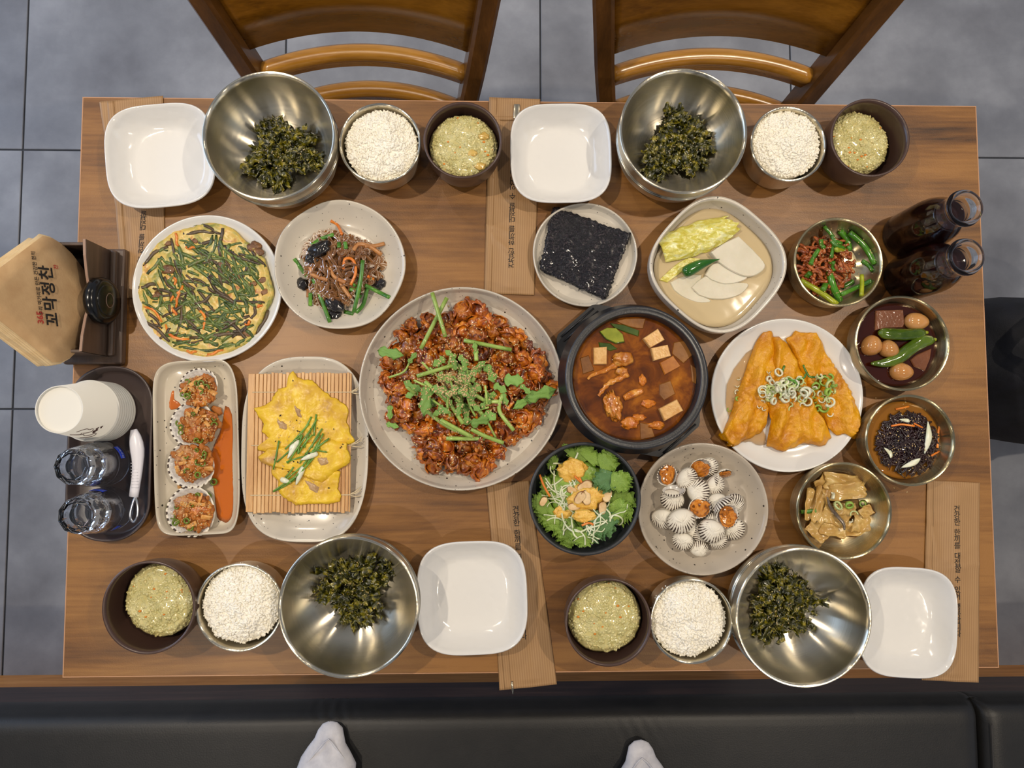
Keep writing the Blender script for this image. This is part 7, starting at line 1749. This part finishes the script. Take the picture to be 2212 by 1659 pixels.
for k, (c, R_) in enumerate(CUPC):
    z0 = [0.049, 0.040, 0.042, 0.046][k]
    # the porridge lies off centre, away from the lit inner wall it slid from
    rad = [R_ * 0.89, R_ * 0.84, R_ * 0.83, R_ * 0.87][k]; off = [(0.0, -0.003), (-0.004, 0.003), (0.005, 0.004), (-0.002, 0.003)][k]
    def zf(x, y, k=k):
        r = math.hypot(x, y) / rad
        return z0 + 0.005 * (1 - r * r) + 0.0028 * nz((x, y, 0), 70, k) + 0.0014 * nz((x, y, 0), 170, k) - 0.006 * max(0, r - 0.82) / 0.18
    outl = lambda a, k=k: rad * (1 + 0.02 * math.sin(3 * a + k) + 0.02 * nz((math.cos(a) * 3, math.sin(a) * 3, k), 2))
    V, Fc = join([grains(rad * 0.95, zf, 620, 50 + k, 0.0036, 0.0020, 0.0012), disc(26, 90, outl, lambda q, a, x, y: zf(x, y), z0 - 0.007)])
    o = ob('rice_porridge', (V, Fc), m_porr, None, loc=(c.x + off[0], c.y + off[1], TZ))
    tag(o, ['thick yellow-green porridge with carrot flecks and abalone in the cup by the paper sleeve', 'thick pale porridge in the cup near the dark bottles', 'thick yellow-green porridge in the cup by the tray', 'loose greenish porridge in the cup in front of the salad'][k], 'porridge', kind='stuff')
    q = random.Random(k + 5); parts = []
    for i in range(12):
        a = q.uniform(0, 6.28); r = math.sqrt(q.random()) * rad * 0.9; x, y = r * math.cos(a), r * math.sin(a)
        parts.append(shift(blob(q.uniform(0.0009, 0.0019), i, 0.2, 2, 1, (1.2, 0.9, 0.6)), (x, y, zf(x, y) + 0.0006)))
    cbits = ob('carrot_flecks', join(parts), m_cbit, o); cbits['kind'] = 'stuff'
    if k == 0:
        for x, y, r in ((0.026, 0.012, 0.0055), (0.012, -0.010, 0.005), (0.021, -0.026, 0.006)):
            ob('abalone_slice', shift(blob(r, int(x * 999), 0.35, 1.8, 3, (1.2, 0.8, 0.35), 0.3), (x, y, zf(x, y) + 0.001)), m_abal, o)
m_flake = bpy.data.materials.new('seasoned_laver_flakes'); _t = NT(m_flake); _tc = _t.n('ShaderNodeTexCoord'); _no = _t.n('ShaderNodeTexNoise', Scale=150.0, Detail=5); _t.l(_tc.outputs['Object'], _no.inputs[0])
_t.l(_t.ramp(_no.outputs[0], [(0.32, lin((24, 30, 10))), (0.48, lin((64, 66, 14))), (0.62, lin((130, 122, 20))), (0.78, lin((184, 166, 30)))]), _t.b.inputs['Base Color']); setp(_t.b, rough=0.2, coat=0.5, coatr=0.15, trans=0.25)
_bp = _t.n('ShaderNodeBump', Strength=0.8, Distance=0.002); _t.l(_no.outputs[0], _bp.inputs['Height']); _t.l(_bp.outputs[0], _t.b.inputs['Normal'])
FL = [(612, 325, 0), (1466, 312, 1), (765, 1275, 2), (1697, 1308, 3)]
for px, py, k in FL:
    c = BIGC[k]; w = P(px, py, TZ + 0.030); q = random.Random(60 + k); parts = []
    Rr = S(80, TZ + 0.03)
    ang0 = q.uniform(0, 6)
    for i in range(200):
        a = q.uniform(0, 6.28); lim = Rr * (0.8 + 0.22 * math.sin(3 * a + ang0) + 0.14 * math.sin(5 * a + 2 * ang0)); r = math.sqrt(q.random()) * lim
        s = q.uniform(0.007, 0.016); ph = q.uniform(0, 6); asp = q.uniform(0.45, 1.0)
        if i < 30: r = lim * q.uniform(0.85, 1.12); asp = 0.34; s = q.uniform(0.014, 0.024) if i > 9 else q.uniform(0.024, 0.036)
        zc = 0.010 + 0.022 * max(0, 1 - (r / (Rr * 1.05)) ** 2) * q.uniform(0.35, 1.0) + 0.5 * max(0, math.hypot(w.x + r * math.cos(a) - c.x, w.y + r * math.sin(a) - c.y)) ** 2 * 9
        def fn(u, v, s=s, ph=ph, asp=asp):
            e = 1 + 0.45 * math.sin(u * 13 + ph) + 0.25 * math.sin(u * 23 + 2 * ph)
            return ((u - 0.5) * s * (1 + 0.2 * math.sin(v * 8 + ph)), (v - 0.5) * s * asp * e, 0.16 * s * math.sin(u * 7 + ph) + 0.14 * s * math.cos(v * 8 + ph * 2))
        V, Fc = sheet(9, 4, fn, 0.0003)
        ori = (q.uniform(-0.7, 0.7), q.uniform(-0.7, 0.7), q.uniform(0, 6.28)) if i >= 30 else (q.uniform(-0.5, 0.5), q.uniform(-0.5, 0.2), a)
        parts.append(tf((V, Fc), mat_lrs((r * math.cos(a), r * math.sin(a), zc), ori)))
    o = ob('laver_flakes', join(parts), m_flake, None, loc=(w.x, w.y, TZ))
    tag(o, ['shredded green laver flakes with long loose tufts in the bowl behind the glass noodles', 'shredded dark laver flakes in the bowl behind the water kimchi', 'dense shredded laver flakes in the bowl in front of the egg crepe', 'bushy shredded laver flakes in the bowl beside the cockle plate'][k], 'laver flakes', kind='stuff')
    gg = Ground(); gg.add(o); pl = []
    for i in range(60):
        x, y = w.x + q.gauss(0, 0.018), w.y + q.gauss(0, 0.018); z = gg.z(x, y, 0)
        if z > TZ: pl.append(Vector((x, y, z + 0.0004)))
    seeds('sesame_seeds', pl, m_sesame, o, 0.0013, seed=k)
